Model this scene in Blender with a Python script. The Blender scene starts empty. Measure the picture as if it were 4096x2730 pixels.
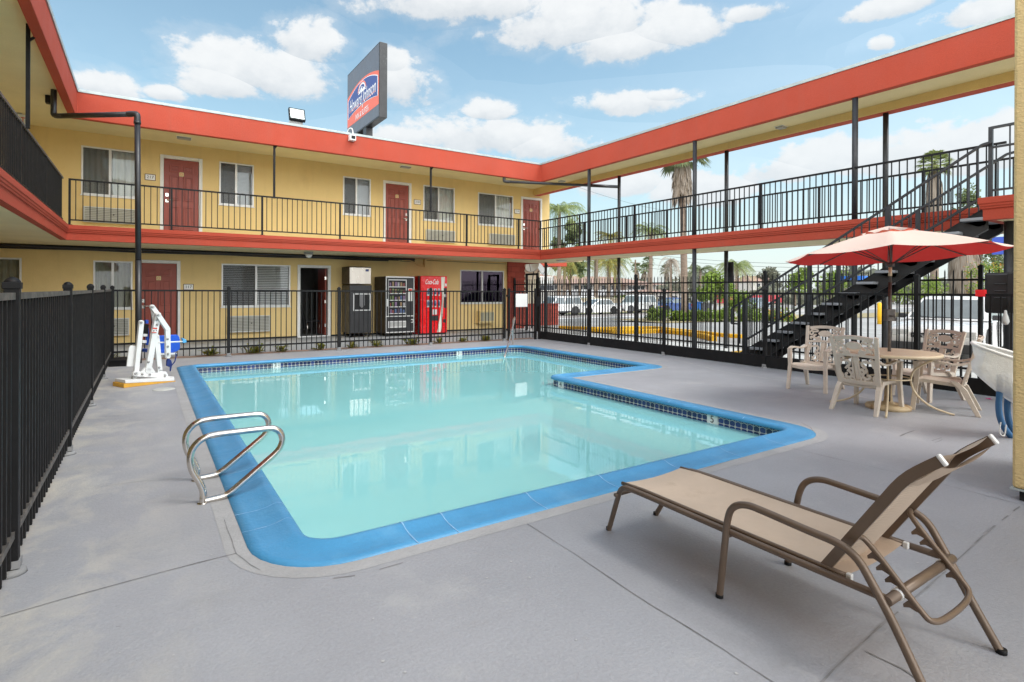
import bpy, math, random
import numpy as np
from mathutils import Vector as V, Matrix
random.seed(7)
sc = bpy.context.scene
COL = sc.collection
PI = math.pi
# ---------------------------------------------------------------- camera calibration (photo pixels -> rays)
F, CY, YAW, PIT, ROL, H = 2221.5, 1162.9, .58382, -.00083, .00435, 1.5
def _R(yaw, p, r):
    c, s = math.cos(r), math.sin(r); Rr = np.array([[c, -s, 0], [s, c, 0], [0, 0, 1]])
    c, s = math.cos(p), math.sin(p); Rp = np.array([[1, 0, 0], [0, c, s], [0, -s, c]])
    Mx = np.array([[1, 0, 0], [0, 0, 1], [0, 1, 0]])
    c, s = math.cos(yaw), math.sin(yaw); Ry = np.array([[c, s, 0], [-s, c, 0], [0, 0, 1]])
    return Ry @ Mx @ Rp @ Rr
CM = _R(YAW, PIT, ROL); CAM = V((0, 0, H))
def ray(u, v):
    d = CM @ np.array([(u - 2048) / F, -(v - CY) / F, 1.]); return V(d)
def onX(u, v, x): d = ray(u, v); return CAM + d * (x / d.x)
def onY(u, v, y): d = ray(u, v); return CAM + d * (y / d.y)
def onZ(u, v, z): d = ray(u, v); return CAM + d * ((z - H) / d.z)
def atD(u, v, dep): return CAM + ray(u, v) * dep
def gz(y): return -.05 - .023 * min(max(y - 12, 0), 68)
def onG(u, v):
    z = -.05
    for _ in range(40): p = onZ(u, v, z); z = .5 * z + .5 * gz(p.y)
    return V((p.x, p.y, gz(p.y)))
def dirG(u, y):      # ground point on the line of sight of column u at depth coordinate y
    d = ray(u, CY); return V((d.x / d.y * y, y, gz(y)))

# ---------------------------------------------------------------- materials
def lin(c):
    return tuple((x / 12.92 if x <= .04045 else ((x + .055) / 1.055) ** 2.4) for x in [k / 255 for k in c])
MATS = {}
def mat(name, c, rough=.6, metal=0, var=.0, vs=3., fine=0, bump=0, bs=60., coat=0, spec=.5, alpha=1, trans=0, emit=0, c2=None, c2s=(.5, .62), c2sc=2., stretch=None, streak=None):
    """principled material; c linear rgb; var = large tone variation, bump = fine relief, c2 = second colour in worn patches"""
    m = bpy.data.materials.new(name); m.use_nodes = True; nt = m.node_tree; N = nt.nodes; Lk = nt.links
    b = N['Principled BSDF']; b.inputs['Roughness'].default_value = rough; b.inputs['Metallic'].default_value = metal
    b.inputs['Specular IOR Level'].default_value = spec
    b.inputs['Coat Weight'].default_value = coat; b.inputs['Alpha'].default_value = alpha
    b.inputs['Transmission Weight'].default_value = trans
    b.inputs['Base Color'].default_value = (*c, 1)
    tc = N.new('ShaderNodeTexCoord'); co = tc.outputs['Object']
    if stretch:
        mp = N.new('ShaderNodeMapping'); mp.inputs['Scale'].default_value = stretch; Lk.new(co, mp.inputs[0]); co = mp.outputs[0]
    cur = None
    def mixc(fac, a, bb, typ='MIX'):
        x = N.new('ShaderNodeMix'); x.data_type = 'RGBA'; x.blend_type = typ
        if hasattr(fac, 'links'): Lk.new(fac, x.inputs[0])
        else: x.inputs[0].default_value = fac
        for s, i in ((a, 6), (bb, 7)):
            if hasattr(s, 'links'): Lk.new(s, x.inputs[i])
            else: x.inputs[i].default_value = (*s, 1)
        return x.outputs[2]
    def noise(sc_, det=4, rgh=.6):
        n = N.new('ShaderNodeTexNoise'); n.inputs['Scale'].default_value = sc_; n.inputs['Detail'].default_value = det
        n.inputs['Roughness'].default_value = rgh; Lk.new(co, n.inputs['Vector']); return n.outputs[0]
    def ramp(s, a, bb, lo, hi):
        r = N.new('ShaderNodeMapRange'); r.inputs[1].default_value = a; r.inputs[2].default_value = bb
        r.inputs[3].default_value = lo; r.inputs[4].default_value = hi; Lk.new(s, r.inputs[0]); return r.outputs[0]
    if var:
        cur = mixc(ramp(noise(vs), .3, .7, 0, 1), tuple(k * (1 - var) for k in c), tuple(min(1, k * (1 + var)) for k in c))
        Lk.new(ramp(noise(vs * 2.3), .3, .7, rough - .08, min(1, rough + .08)), b.inputs['Roughness'])
    if fine:
        base = cur if cur else c
        cur = mixc(ramp(noise(bs * 1.3, 3, .7), .3, .7, 0, 1), mixc(1., base, (1 - fine,) * 3, 'MULTIPLY'), base)
    if c2:
        base = cur if cur else c
        cur = mixc(ramp(noise(c2sc, 8, .68), c2s[0], c2s[1], 0, 1), base, c2)
    if streak:
        base = cur if cur else c; mp2 = N.new('ShaderNodeMapping'); mp2.inputs['Scale'].default_value = (1, 1, .07); Lk.new(tc.outputs['Object'], mp2.inputs[0]); co = mp2.outputs[0]
        cur = mixc(ramp(noise(5, 6, .7), .52, .78, 0, streak[1]), base, streak[0]); co = tc.outputs['Object']
    if cur: Lk.new(cur, b.inputs['Base Color'])
    if bump:
        bp = N.new('ShaderNodeBump'); bp.inputs['Strength'].default_value = bump; bp.inputs['Distance'].default_value = .02
        Lk.new(noise(bs, 5, .65), bp.inputs['Height']); Lk.new(bp.outputs[0], b.inputs['Normal'])
    if emit:
        b.inputs['Emission Color'].default_value = (*c, 1); b.inputs['Emission Strength'].default_value = emit
    MATS[name] = m; return m
def glassmat(name, tint=(1, 1, 1), ior=1.5, rough=0., bump=0, bs=3., gl=(1, 1, 1), milk=None, milkf=0):
    """thin sheet: tinted see-through mixed with a mirror by Fresnel"""
    m = bpy.data.materials.new(name); m.use_nodes = True; nt = m.node_tree; N = nt.nodes; Lk = nt.links
    N.remove(N['Principled BSDF']); out = N['Material Output']
    t = N.new('ShaderNodeBsdfTransparent'); t.inputs[0].default_value = (*tint, 1)
    g = N.new('ShaderNodeBsdfGlossy'); g.inputs['Roughness'].default_value = rough; g.inputs[0].default_value = (*gl, 1)
    fr = N.new('ShaderNodeFresnel'); fr.inputs[0].default_value = ior
    mx = N.new('ShaderNodeMixShader'); Lk.new(fr.outputs[0], mx.inputs[0]); Lk.new(t.outputs[0], mx.inputs[1]); Lk.new(g.outputs[0], mx.inputs[2])
    if milk:
        df = N.new('ShaderNodeBsdfDiffuse'); df.inputs[0].default_value = (*milk, 1); m2 = N.new('ShaderNodeMixShader'); m2.inputs[0].default_value = milkf
        Lk.new(t.outputs[0], m2.inputs[1]); Lk.new(df.outputs[0], m2.inputs[2]); Lk.new(m2.outputs[0], mx.inputs[1])
    if bump:
        tc = N.new('ShaderNodeTexCoord'); mp = N.new('ShaderNodeMapping'); Lk.new(tc.outputs['Object'], mp.inputs[0])
        mp.inputs['Scale'].default_value = (1, 1, 1)
        n = N.new('ShaderNodeTexNoise'); n.inputs['Scale'].default_value = bs; n.inputs['Detail'].default_value = 3; Lk.new(mp.outputs[0], n.inputs['Vector'])
        bp = N.new('ShaderNodeBump'); bp.inputs['Strength'].default_value = bump; bp.inputs['Distance'].default_value = .03
        Lk.new(n.outputs[0], bp.inputs['Height']); Lk.new(bp.outputs[0], g.inputs['Normal']); Lk.new(bp.outputs[0], fr.inputs['Normal'])
    Lk.new(mx.outputs[0], out.inputs[0]); MATS[name] = m; return m
def leafmat(name, c, c2, rough=.55):
    m = mat(name, c, rough, var=.35, vs=1.7, spec=.3); nt = m.node_tree; N = nt.nodes; Lk = nt.links
    b = N['Principled BSDF']; g = N.new('ShaderNodeNewGeometry'); x = N.new('ShaderNodeMix'); x.data_type = 'RGBA'
    Lk.new(g.outputs['Random Per Island'], x.inputs[0]); x.inputs[6].default_value = (*c, 1); x.inputs[7].default_value = (*c2, 1)
    Lk.new(x.outputs[2], b.inputs['Base Color'])
    tr = N.new('ShaderNodeBsdfTranslucent'); Lk.new(x.outputs[2], tr.inputs[0]); ms = N.new('ShaderNodeMixShader'); ms.inputs[0].default_value = .3
    Lk.new(b.outputs[0], ms.inputs[1]); Lk.new(tr.outputs[0], ms.inputs[2]); Lk.new(ms.outputs[0], N['Material Output'].inputs[0]); return m

ORANGE = (.47, .064, .031); YEL = (.82, .61, .27)
m_orange = mat('orange stucco', ORANGE, .8, var=.06, vs=.7, fine=.14, bump=.35, bs=45, c2=(.42, .062, .034), c2s=(.54, .8), c2sc=1.3, streak=((.36, .075, .045), .45))
m_yel = mat('yellow stucco', YEL, .85, var=.05, vs=.6, fine=.10, bump=.4, bs=40, c2=(.70, .50, .22), c2s=(.54, .85), c2sc=.9, streak=((.60, .44, .21), .40))
m_yel2 = mat('coarse yellow stucco', (.80, .60, .29), .9, var=.05, vs=2, fine=.10, bump=.7, bs=30, stretch=(1, 1, 2.2))
m_soffit = mat('beige soffit stucco', (.80, .70, .44), .9, var=.07, vs=.8, fine=.10, bump=.4, bs=45)
m_cap = mat('galvanised roof edging', (.48, .54, .54), .4, .5, var=.12, vs=5)
m_doorred = mat('red door paint', (.30, .056, .033), .45, var=.07, vs=4)
m_white = mat('white paint', (.78, .78, .76), .5, var=.05, vs=8)
m_alu = mat('aluminium window frame', (.70, .70, .69), .4, .2, var=.06, vs=8)
m_black = mat('black powder coat', (.009, .009, .010), .55, spec=.25, var=.3, vs=6)
m_charc = mat('charcoal post paint', (.030, .032, .037), .45, var=.25, vs=4)
m_rail = mat('weathered black rail top', (.085, .078, .072), .55, var=.3, vs=9, c2=(.20, .175, .15), c2s=(.5, .7), c2sc=14)
m_pipe = mat('black drain pipe', (.022, .022, .025), .38, var=.2, vs=5, spec=.6)
m_brick = mat('brick', (.30, .05, .032), .85, var=.1, vs=3, bump=.3, bs=40)
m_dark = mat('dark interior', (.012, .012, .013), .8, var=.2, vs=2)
m_grey = mat('grey plastic', (.35, .35, .34), .5, var=.1, vs=5)
m_steel = mat('brushed stainless tube', (.68, .63, .58), .17, 1, var=.10, vs=9, c2=(.42, .33, .20), c2s=(.62, .72), c2sc=11)
m_wht = mat('white moulded plastic', (.80, .80, .79), .35, var=.04, vs=6)
m_blue = mat('blue seat plastic', (.012, .09, .55), .4, var=.1, vs=5)
m_skyblue = mat('light blue rubber', (.10, .42, .75), .45, var=.1, vs=5)
m_navy = mat('navy strap', (.012, .03, .16), .7, var=.2, vs=9)
m_ylwkerb = mat('yellow kerb paint', (.90, .50, .012), .6, var=.1, vs=2, fine=.12, bs=30)
m_wedge = mat('ochre wedge', (.72, .38, .05), .7, var=.1, vs=6)
m_bolt = mat('steel bolt', (.38, .36, .35), .35, .8, var=.1, vs=20)
m_grill = mat('grille enamel', (.60, .60, .57), .5, var=.05, vs=6)
m_cream = mat('cream appliance', (.66, .52, .24), .55, var=.07, vs=8)
m_paper = mat('white sign sheet', (.82, .82, .80), .5, var=.03, vs=4)
m_redtxt = mat('red sign ink', (.62, .05, .03), .5, var=.05, vs=4)
m_blk = mat('black ink', (.02, .02, .02), .5, var=.05, vs=4)
m_tan = mat('tan resin', (.68, .60, .51), .5, var=.10, vs=5, fine=.1, bs=60, c2=(.58, .46, .36), c2s=(.54, .8), c2sc=7)
m_tan2 = mat('cream tube frame', (.70, .58, .40), .4, var=.06, vs=6)
m_tabletop = mat('frosted table top', (.62, .56, .50), .18, var=.1, vs=8, spec=.6)
m_brown = mat('taupe lounger frame', (.165, .118, .086), .40, .25, var=.10, vs=6, spec=.5)
m_umbtop = None
m_trunk = mat('palm trunk bark', (.22, .165, .125), .9, var=.25, vs=4, bump=.6, bs=12, stretch=(1, 1, 3))
m_bark = mat('tree bark', (.16, .115, .08), .9, var=.25, vs=4, bump=.6, bs=14)
m_dead = leafmat('dry palm fronds', (.30, .235, .175), (.44, .38, .32), .9)
m_palm = leafmat('palm fronds', (.14, .20, .06), (.34, .37, .14))
m_palmy = leafmat('yellowing palm fronds', (.35, .26, .06), (.20, .24, .06))
m_palmd = leafmat('dark palm fronds', (.10, .14, .06), (.22, .25, .12))
m_leafb = leafmat('bright leaves', (.12, .20, .03), (.26, .34, .06))
m_leafd = leafmat('dull leaves', (.09, .13, .06), (.20, .24, .10))
m_leafe = leafmat('grey green leaves', (.15, .165, .12), (.26, .25, .18))
m_flower = leafmat('orange blossoms', (.75, .22, .03), (.65, .42, .04))
m_weed = leafmat('weed leaves', (.16, .22, .03), (.32, .26, .06))

# ---------------------------------------------------------------- mesh builder
OFF = {}
class MB:
    def __init__(s): s.v = []; s.f = []; s.sm = []; s.mi = []; s.uv = {}
    def poly(s, pts, smooth=False, mi=0, uv=None):
        i = len(s.v); s.v += [tuple(p) for p in pts]; s.f.append(tuple(range(i, i + len(pts)))); s.sm.append(smooth); s.mi.append(mi)
        if uv: s.uv[len(s.f) - 1] = uv
        return s
    def box(s, a, b, mi=0):
        x0, y0, z0 = [min(p, q) for p, q in zip(a, b)]; x1, y1, z1 = [max(p, q) for p, q in zip(a, b)]
        return s.obox(((x0 + x1) / 2, (y0 + y1) / 2, (z0 + z1) / 2), ((x1 - x0) / 2, 0, 0), (0, (y1 - y0) / 2, 0), (0, 0, (z1 - z0) / 2), mi)
    def obox(s, c, ax, ay, az, mi=0):
        c, ax, ay, az = V(c), V(ax), V(ay), V(az)
        if ax.cross(ay).dot(az) < 0: ax = -ax
        P = [c + ax * i + ay * j + az * k for k in (-1, 1) for j in (-1, 1) for i in (-1, 1)]
        n = len(s.v); s.v += [tuple(p) for p in P]
        for q in ((0, 2, 3, 1), (4, 5, 7, 6), (0, 1, 5, 4), (2, 6, 7, 3), (0, 4, 6, 2), (1, 3, 7, 5)):
            s.f.append(tuple(n + k for k in q)); s.sm.append(False); s.mi.append(mi)
        return s
    def bar(s, p, q, w, h, up=(0, 0, 1), mi=0):
        p, q = V(p), V(q); d = q - p; L = d.length; d.normalize(); up = V(up)
        if abs(d.dot(up)) > .98: up = V((1, 0, 0)) if abs(d.x) < .9 else V((0, 1, 0))
        sd = d.cross(up).normalized(); u2 = sd.cross(d)
        return s.obox((p + q) / 2, d * (L / 2), sd * (w / 2), u2 * (h / 2), mi)
    def tube(s, pts, r, n=8, closed=False, caps=True, mi=0):
        pts = [V(p) for p in pts]; m = len(pts); rr = r if isinstance(r, (list, tuple)) else [r] * m
        T = []
        for i in range(m):
            a = pts[i - 1] if (i > 0 or closed) else pts[i]; b = pts[(i + 1) % m] if (i < m - 1 or closed) else pts[i]
            t = (b - a); T.append(t.normalized() if t.length > 1e-9 else V((0, 0, 1)))
        ref = V((0, 0, 1)) if abs(T[0].z) < .9 else V((1, 0, 0)); nrm = (ref - T[0] * ref.dot(T[0])).normalized()
        i0 = len(s.v)
        for i in range(m):
            nrm = nrm - T[i] * nrm.dot(T[i]); nrm.normalize(); bn = T[i].cross(nrm)
            for k in range(n):
                a = 2 * PI * k / n; s.v.append(tuple(pts[i] + (nrm * math.cos(a) + bn * math.sin(a)) * rr[i]))
        for i in range(m if closed else m - 1):
            j = (i + 1) % m
            for k in range(n):
                k2 = (k + 1) % n; s.f.append((i0 + i * n + k, i0 + i * n + k2, i0 + j * n + k2, i0 + j * n + k)); s.sm.append(True); s.mi.append(mi)
        if caps and not closed:
            s.f.append(tuple(i0 + k for k in range(n - 1, -1, -1))); s.f.append(tuple(i0 + (m - 1) * n + k for k in range(n))); s.sm += [False] * 2; s.mi += [mi] * 2
        return s
    def lathe(s, prof, c=(0, 0, 0), n=20, mi=0, smooth=True, ax=None, ang=(0, 2 * PI)):
        c = V(c); X, Y, Z = (V((1, 0, 0)), V((0, 1, 0)), V((0, 0, 1))) if ax is None else ax
        i0 = len(s.v); m = len(prof)
        for r, z in prof:
            for k in range(n):
                a = 2 * PI * k / n; s.v.append(tuple(c + X * (r * math.cos(a)) + Y * (r * math.sin(a)) + Z * z))
        for i in range(m - 1):
            for k in range(n):
                k2 = (k + 1) % n; s.f.append((i0 + i * n + k, i0 + i * n + k2, i0 + (i + 1) * n + k2, i0 + (i + 1) * n + k)); s.sm.append(smooth); s.mi.append(mi)
        if prof[0][0] > 1e-6: s.f.append(tuple(i0 + k for k in range(n - 1, -1, -1))); s.sm.append(False); s.mi.append(mi)
        if prof[-1][0] > 1e-6: s.f.append(tuple(i0 + (m - 1) * n + k for k in range(n))); s.sm.append(False); s.mi.append(mi)
        return s
    def prism(s, P, vec, mi=0, smooth=False):
        P = [V(p) for p in P]; vec = V(vec); n = len(P)
        nr = V((0, 0, 0))
        for i in range(n): nr += P[i].cross(P[(i + 1) % n])
        if nr.dot(vec) > 0: P = P[::-1]
        Q = [p + vec for p in P]; s.poly(P, False, mi); s.poly(Q[::-1], False, mi)
        for i in range(n):
            j = (i + 1) % n; s.poly([P[j], P[i], Q[i], Q[j]], smooth, mi)
        return s
    def sweep(s, path, prof, closed=False, mi=0, smooth=False, uvs=False):
        """path 2-D polyline, prof [(offset to the right, z)], mitred"""
        n = len(path); R = []
        for i in range(n):
            p = V(path[i]).to_2d()
            a = V(path[i - 1]).to_2d() if (i > 0 or closed) else None; b = V(path[(i + 1) % n]).to_2d() if (i < n - 1 or closed) else None
            d1 = (p - a).normalized() if a is not None else (b - p).normalized(); d2 = (b - p).normalized() if b is not None else d1
            n1 = V((d1.y, -d1.x)); n2 = V((d2.y, -d2.x)); mm = (n1 + n2); mm = mm / max(.2, 1 + n1.dot(n2))
            R.append([(p.x + mm.x * o, p.y + mm.y * o, z) for o, z in prof])
        for i in range(n if closed else n - 1):
            j = (i + 1) % n
            for k in range(len(prof) - 1): s.poly([R[i][k], R[j][k], R[j][k + 1], R[i][k + 1]], smooth, mi)
        if not closed:
            s.poly(R[0], False, mi); s.poly(R[-1][::-1], False, mi)
        return s
    def rings(s, A, B, mi=0, smooth=True, uv=None):
        n = len(A)
        for i in range(n):
            j = (i + 1) % n; s.poly([A[i], A[j], B[j], B[i]], smooth, mi, None if uv is None else [(uv[0][i], uv[1]), (uv[0][i + 1], uv[1]), (uv[0][i + 1], uv[2]), (uv[0][i], uv[2])])
        return s
    def text(s, t, o, xd, yd, size, mi=0, shear=0, sx=1., depth=.0, align='CENTER'):
        cu = bpy.data.curves.new('lettering', 'FONT'); cu.body = t; cu.size = size; cu.shear = shear; cu.align_x = align; cu.align_y = 'CENTER'
        ob = bpy.data.objects.new('lettering', cu); COL.objects.link(ob)
        dg = bpy.context.evaluated_depsgraph_get(); me = bpy.data.meshes.new_from_object(ob.evaluated_get(dg))
        o, xd, yd = V(o), V(xd).normalized(), V(yd).normalized(); zd = xd.cross(yd)
        i0 = len(s.v); s.v += [tuple(o + xd * (w.co.x * sx) + yd * w.co.y + zd * depth) for w in me.vertices]
        for p in me.polygons: s.f.append(tuple(i0 + k for k in p.vertices)); s.sm.append(False); s.mi.append(mi)
        bpy.data.objects.remove(ob); bpy.data.curves.remove(cu); bpy.data.meshes.remove(me); return s
    def build(s, name, mats, parent=None, bevel=0, loc=None, weld=False, seg=2):
        me = bpy.data.meshes.new(name); a = np.array(s.v, float).reshape(-1, 3)
        if parent is not None: off = OFF[parent.name]
        elif loc is not None: off = tuple(loc)
        else: off = ((a[:, 0].min() + a[:, 0].max()) / 2, (a[:, 1].min() + a[:, 1].max()) / 2, a[:, 2].min())
        me.from_pydata([tuple(p) for p in (a - np.array(off))], [], s.f); me.validate()
        if len(me.polygons) == len(s.f):
            me.polygons.foreach_set('use_smooth', s.sm); me.polygons.foreach_set('material_index', s.mi)
            if s.uv:
                ul = me.uv_layers.new(name='UVMap')
                for fi, uvs in s.uv.items():
                    for k, li in enumerate(me.polygons[fi].loop_indices): ul.data[li].uv = uvs[k]
        for m in (mats if isinstance(mats, (list, tuple)) else [mats]): me.materials.append(m)
        ob = bpy.data.objects.new(name, me); COL.objects.link(ob)
        if parent is not None: ob.parent = parent
        else: ob.location = off
        OFF[ob.name] = off
        if weld or bevel:
            import bmesh
            bm = bmesh.new(); bm.from_mesh(me); bmesh.ops.remove_doubles(bm, verts=bm.verts, dist=1e-5); bm.to_mesh(me); bm.free()
        if bevel:
            bv = ob.modifiers.new('edge', 'BEVEL'); bv.width = bevel; bv.segments = seg; bv.limit_method = 'ANGLE'; bv.angle_limit = .6; bv.harden_normals = False
        return ob
def tag(o, label=None, cat=None, group=None, kind=None):
    if label: o['label'] = label
    if cat: o['category'] = cat
    if group: o['group'] = group
    if kind: o['kind'] = kind
    return o
def thing(name, label, cat, loc=(0, 0, 0), group=None):
    o = bpy.data.objects.new(name, None); o.empty_display_size = .2; COL.objects.link(o); o.location = loc; OFF[o.name] = tuple(loc)
    return tag(o, label, cat, group)
def copy_tree(o, parent=None):
    c = o.copy(); COL.objects.link(c)
    if parent is not None: c.parent = parent
    OFF[c.name] = OFF.get(o.name, (0, 0, 0))
    for ch in list(o.children): copy_tree(ch, c)
    return c
def arc(c, r, a0, a1, n, u, v):
    c, u, v = V(c), V(u), V(v); return [c + u * (r * math.cos(a0 + (a1 - a0) * i / n)) + v * (r * math.sin(a0 + (a1 - a0) * i / n)) for i in range(n + 1)]
def smoothpath(P, it=2):
    P = [V(p) for p in P]
    for _ in range(it):
        Q = [P[0]]
        for i in range(len(P) - 1): Q += [P[i] * .75 + P[i + 1] * .25, P[i] * .25 + P[i + 1] * .75]
        Q.append(P[-1]); P = Q
    return P

# ================================================================ GROUND, DECK, POOL
m_deck = mat('painted concrete deck', (.37, .372, .398), .5, var=.12, vs=.55, fine=.14, bump=.22, bs=48, c2=(.46, .455, .45), c2s=(.56, .84), c2sc=1.25)
def dirt_by_fence(m):
    nt = m.node_tree; N = nt.nodes; Lk = nt.links; bs = N['Principled BSDF']; tc = N.new('ShaderNodeTexCoord'); sp = N.new('ShaderNodeSeparateXYZ'); Lk.new(tc.outputs['Object'], sp.inputs[0])
    mr = N.new('ShaderNodeMapRange'); mr.inputs[1].default_value = .45; mr.inputs[2].default_value = -.5; Lk.new(sp.outputs[0], mr.inputs[0])
    def nz(sc, st, d=9):
        mp = N.new('ShaderNodeMapping'); mp.inputs['Scale'].default_value = st; Lk.new(tc.outputs['Object'], mp.inputs[0]); n = N.new('ShaderNodeTexNoise'); n.inputs['Scale'].default_value = sc; n.inputs['Detail'].default_value = d; n.inputs['Roughness'].default_value = .72; n.inputs['Distortion'].default_value = .6; Lk.new(mp.outputs[0], n.inputs['Vector']); return n.outputs[0]
    def rng(x, a, b_, lo=0, hi=1):
        r = N.new('ShaderNodeMapRange'); r.inputs[1].default_value = a; r.inputs[2].default_value = b_; r.inputs[3].default_value = lo; r.inputs[4].default_value = hi; Lk.new(x, r.inputs[0]); return r.outputs[0]
    ml = N.new('ShaderNodeMath'); ml.operation = 'MULTIPLY'; Lk.new(mr.outputs[0], ml.inputs[0]); Lk.new(rng(nz(2.6, (1, .7, 1)), .46, .66), ml.inputs[1])
    src = bs.inputs['Base Color'].links[0].from_socket
    def mix(f, a, c):
        x = N.new('ShaderNodeMix'); x.data_type = 'RGBA'; Lk.new(f, x.inputs[0]); Lk.new(a, x.inputs[6]); x.inputs[7].default_value = (*c, 1); return x.outputs[2]
    o = mix(ml.outputs[0], src, (.50, .475, .43))
    o = mix(rng(nz(1.1, (.6, 2.4, 1)), .56, .80, 0, .55), o, (.27, .265, .27))          # broad damp looking trowel marks
    o = mix(rng(nz(5.5, (1, 1, 1), 4), .64, .74, 0, .5), o, (.46, .455, .455))
    sm_ = mix(rng(nz(26, (1, 1, 1), 3), .70, .76, 0, .6), o, (.22, .215, .215)); Lk.new(sm_, bs.inputs['Base Color'])
dirt_by_fence(m_deck)
m_patch = mat('patched concrete ring', (.41, .405, .41), .6, var=.09, vs=2.5, fine=.12, bump=.25, bs=40, c2=(.33, .32, .32), c2s=(.5, .75), c2sc=3)
m_walk = mat('grey concrete walkway', (.30, .31, .32), .55, var=.07, vs=1.1, fine=.1, bump=.15, bs=50)
m_asph = mat('pale worn asphalt', (.42, .41, .395), .85, var=.1, vs=.25, fine=.25, bump=.3, bs=30)
m_pav = mat('pale concrete pavement', (.68, .68, .67), .8, var=.07, vs=.5, fine=.1, bump=.2, bs=30)
m_soil = mat('red brown planter soil', (.30, .17, .12), .95, var=.3, vs=4, bump=.7, bs=18, c2=(.20, .19, .17), c2s=(.45, .6), c2sc=3)
m_joint = mat('dark joint sealant', (.235, .23, .235), .8, var=.3, vs=7)
m_scuff = mat('pale scuff', (.47, .47, .47), .7, var=.05, vs=9)
def pool_contour(off, seg=8):
    P = [(.77, 3.30, .22), (5.83, 3.30, .20), (5.83, 7.65, .16), (8.35, 7.65, .12), (8.35, 12.3, .36), (.77, 12.3, .10)]
    out = []; n = len(P)
    for i in range(n):
        x, y, r = P[i]; px_, py_, _ = P[i - 1]; nx, ny, _ = P[(i + 1) % n]
        d1 = V((x - px_, y - py_)).normalized(); d2 = V((nx - x, ny - y)).normalized()
        n1 = V((d1.y, -d1.x)); n2 = V((d2.y, -d2.x)); convex = d1.x * d2.y - d1.y * d2.x > 0
        v = V((x, y)) + (n1 + n2) * off
        if convex:
            rr = max(.005, r + off); c = v - (n1 + n2) * rr; A, B = n1, n2
        else:
            rr = max(.005, r - off); c = v + (n1 + n2) * rr; A, B = -n1, -n2
        for k in range(seg + 1):
            a = k / seg * PI / 2; out.append(c + A * (rr * math.cos(a)) + B * (rr * math.sin(a)))
    # straight runs subdivided so that long quads stay planar
    return [(p.x, p.y) for p in out]
def fill(outer, inner, z, name, m, **kw):
    import bmesh
    bm = bmesh.new()
    for loop in (outer, inner):
        if not loop: continue
        vs = [bm.verts.new((x, y, z)) for x, y in loop]
        for i in range(len(vs)): bm.edges.new((vs[i], vs[(i + 1) % len(vs)]))
    bmesh.ops.triangle_fill(bm, use_beauty=True, use_dissolve=False, edges=bm.edges[:], normal=(0, 0, 1))
    for f in bm.faces:
        if f.normal.z < 0: f.normal_flip()
    me = bpy.data.meshes.new(name); bm.to_mesh(me); bm.free(); me.materials.append(m)
    o = bpy.data.objects.new(name, me); COL.objects.link(o); OFF[o.name] = (0, 0, 0); return o
rect = lambda x0, y0, x1, y1: [(x0, y0), (x1, y0), (x1, y1), (x0, y1)]
# the deck (inside the fence) and the walkway under the balcony
deck = tag(fill(rect(-6, -8, 10.17, 13.93), pool_contour(.268), 0, 'pool_deck', m_deck), kind='structure')
mb = MB().poly([(-6, 13.93, -.004), (11.88, 13.93, -.004), (11.88, 14.34, -.004), (-6, 14.34, -.004)]).build('planter_soil', m_soil); tag(mb, kind='structure')
mb = MB().box((-6, 14.34, -.2), (11.88, 18.02, .0)).box((10.172, 13.2, -.2), (11.88, 14.338, .0)).build('walkway', m_walk); tag(mb, kind='structure')
MB().box((10.02, -8, -.2), (10.17, 13.9, -.005)).build('kerb', m_walk, deck)
def strip(P, w, z=.003, jit=.012, name='deck_joint', m=m_joint, gap=0):
    P = [onZ(u, v, 0) for u, v in P]; b = MB(); Q = []
    for i in range(len(P) - 1):
        k = max(2, int((P[i + 1] - P[i]).length / .12))
        Q += [P[i].lerp(P[i + 1], j / k) for j in range(k)]
    Q.append(P[-1]); off = 0
    L, Rr = [], []
    for i, p in enumerate(Q):
        d = (Q[min(i + 1, len(Q) - 1)] - Q[max(i - 1, 0)]).normalized(); s = V((d.y, -d.x, 0)); off = off * .7 + random.uniform(-jit, jit) * .3
        ww = w * random.uniform(.45, 1.2); c = p + s * off; L.append((c.x + s.x * ww, c.y + s.y * ww, z)); Rr.append((c.x - s.x * ww, c.y - s.y * ww, z))
    for i in range(len(Q) - 1):
        if random.random() > gap: b.poly([L[i], L[i + 1], Rr[i + 1], Rr[i]])
    return b.build(name, m, deck)
strip([(0, 2472), (245, 2400), (800, 2253), (949, 2216)], .0045)
strip([(2110, 2098), (2300, 2219), (2529, 2375), (2895, 2600), (3110, 2740)], .003)
strip([(3170, 1795), (3643, 1906), (4071, 2016)], .003)
strip([(4078, 2028), (3903, 2173), (3700, 2350), (3406, 2608), (3270, 2745)], .005, gap=.25)
strip([(3460, 2608), (3560, 2662), (3643, 2700), (3720, 2745)], .006, jit=.03)
strip([(900, 2080), (925, 2160), (949, 2216), (1000, 2262), (1090, 2303), (1250, 2322), (1420, 2305), (1700, 2228)], .0035, jit=.02, gap=.3)
strip([(3215, 1765), (3255, 1738), (3240, 1712), (3205, 1690)], .004, jit=.02)
strip([(3000, 1820), (2750, 1898)], .0025, jit=.02, gap=.4)
strip([(3597, 1747), (3620, 1735), (3660, 1724)], .01, jit=.02)
strip([(3730, 1765), (3765, 1752)], .005, jit=.02); strip([(3740, 1772), (3770, 1760)], .003, jit=.02)
strip([(2700, 1440), (2900, 1490), (3200, 1535), (3500, 1600)], .02, z=.002, jit=.03, m=m_scuff, gap=.1)
strip([(2500, 1545), (2700, 1570), (2780, 1580)], .012, z=.002, jit=.03, m=m_scuff, gap=.2)
strip([(330, 1790), (520, 1740), (700, 1712)], .004, z=.002, jit=.02, m=m_scuff, gap=.3)
strip([(300, 1960), (560, 1925), (740, 1915)], .004, z=.002, jit=.02, m=m_scuff, gap=.3)
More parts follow.
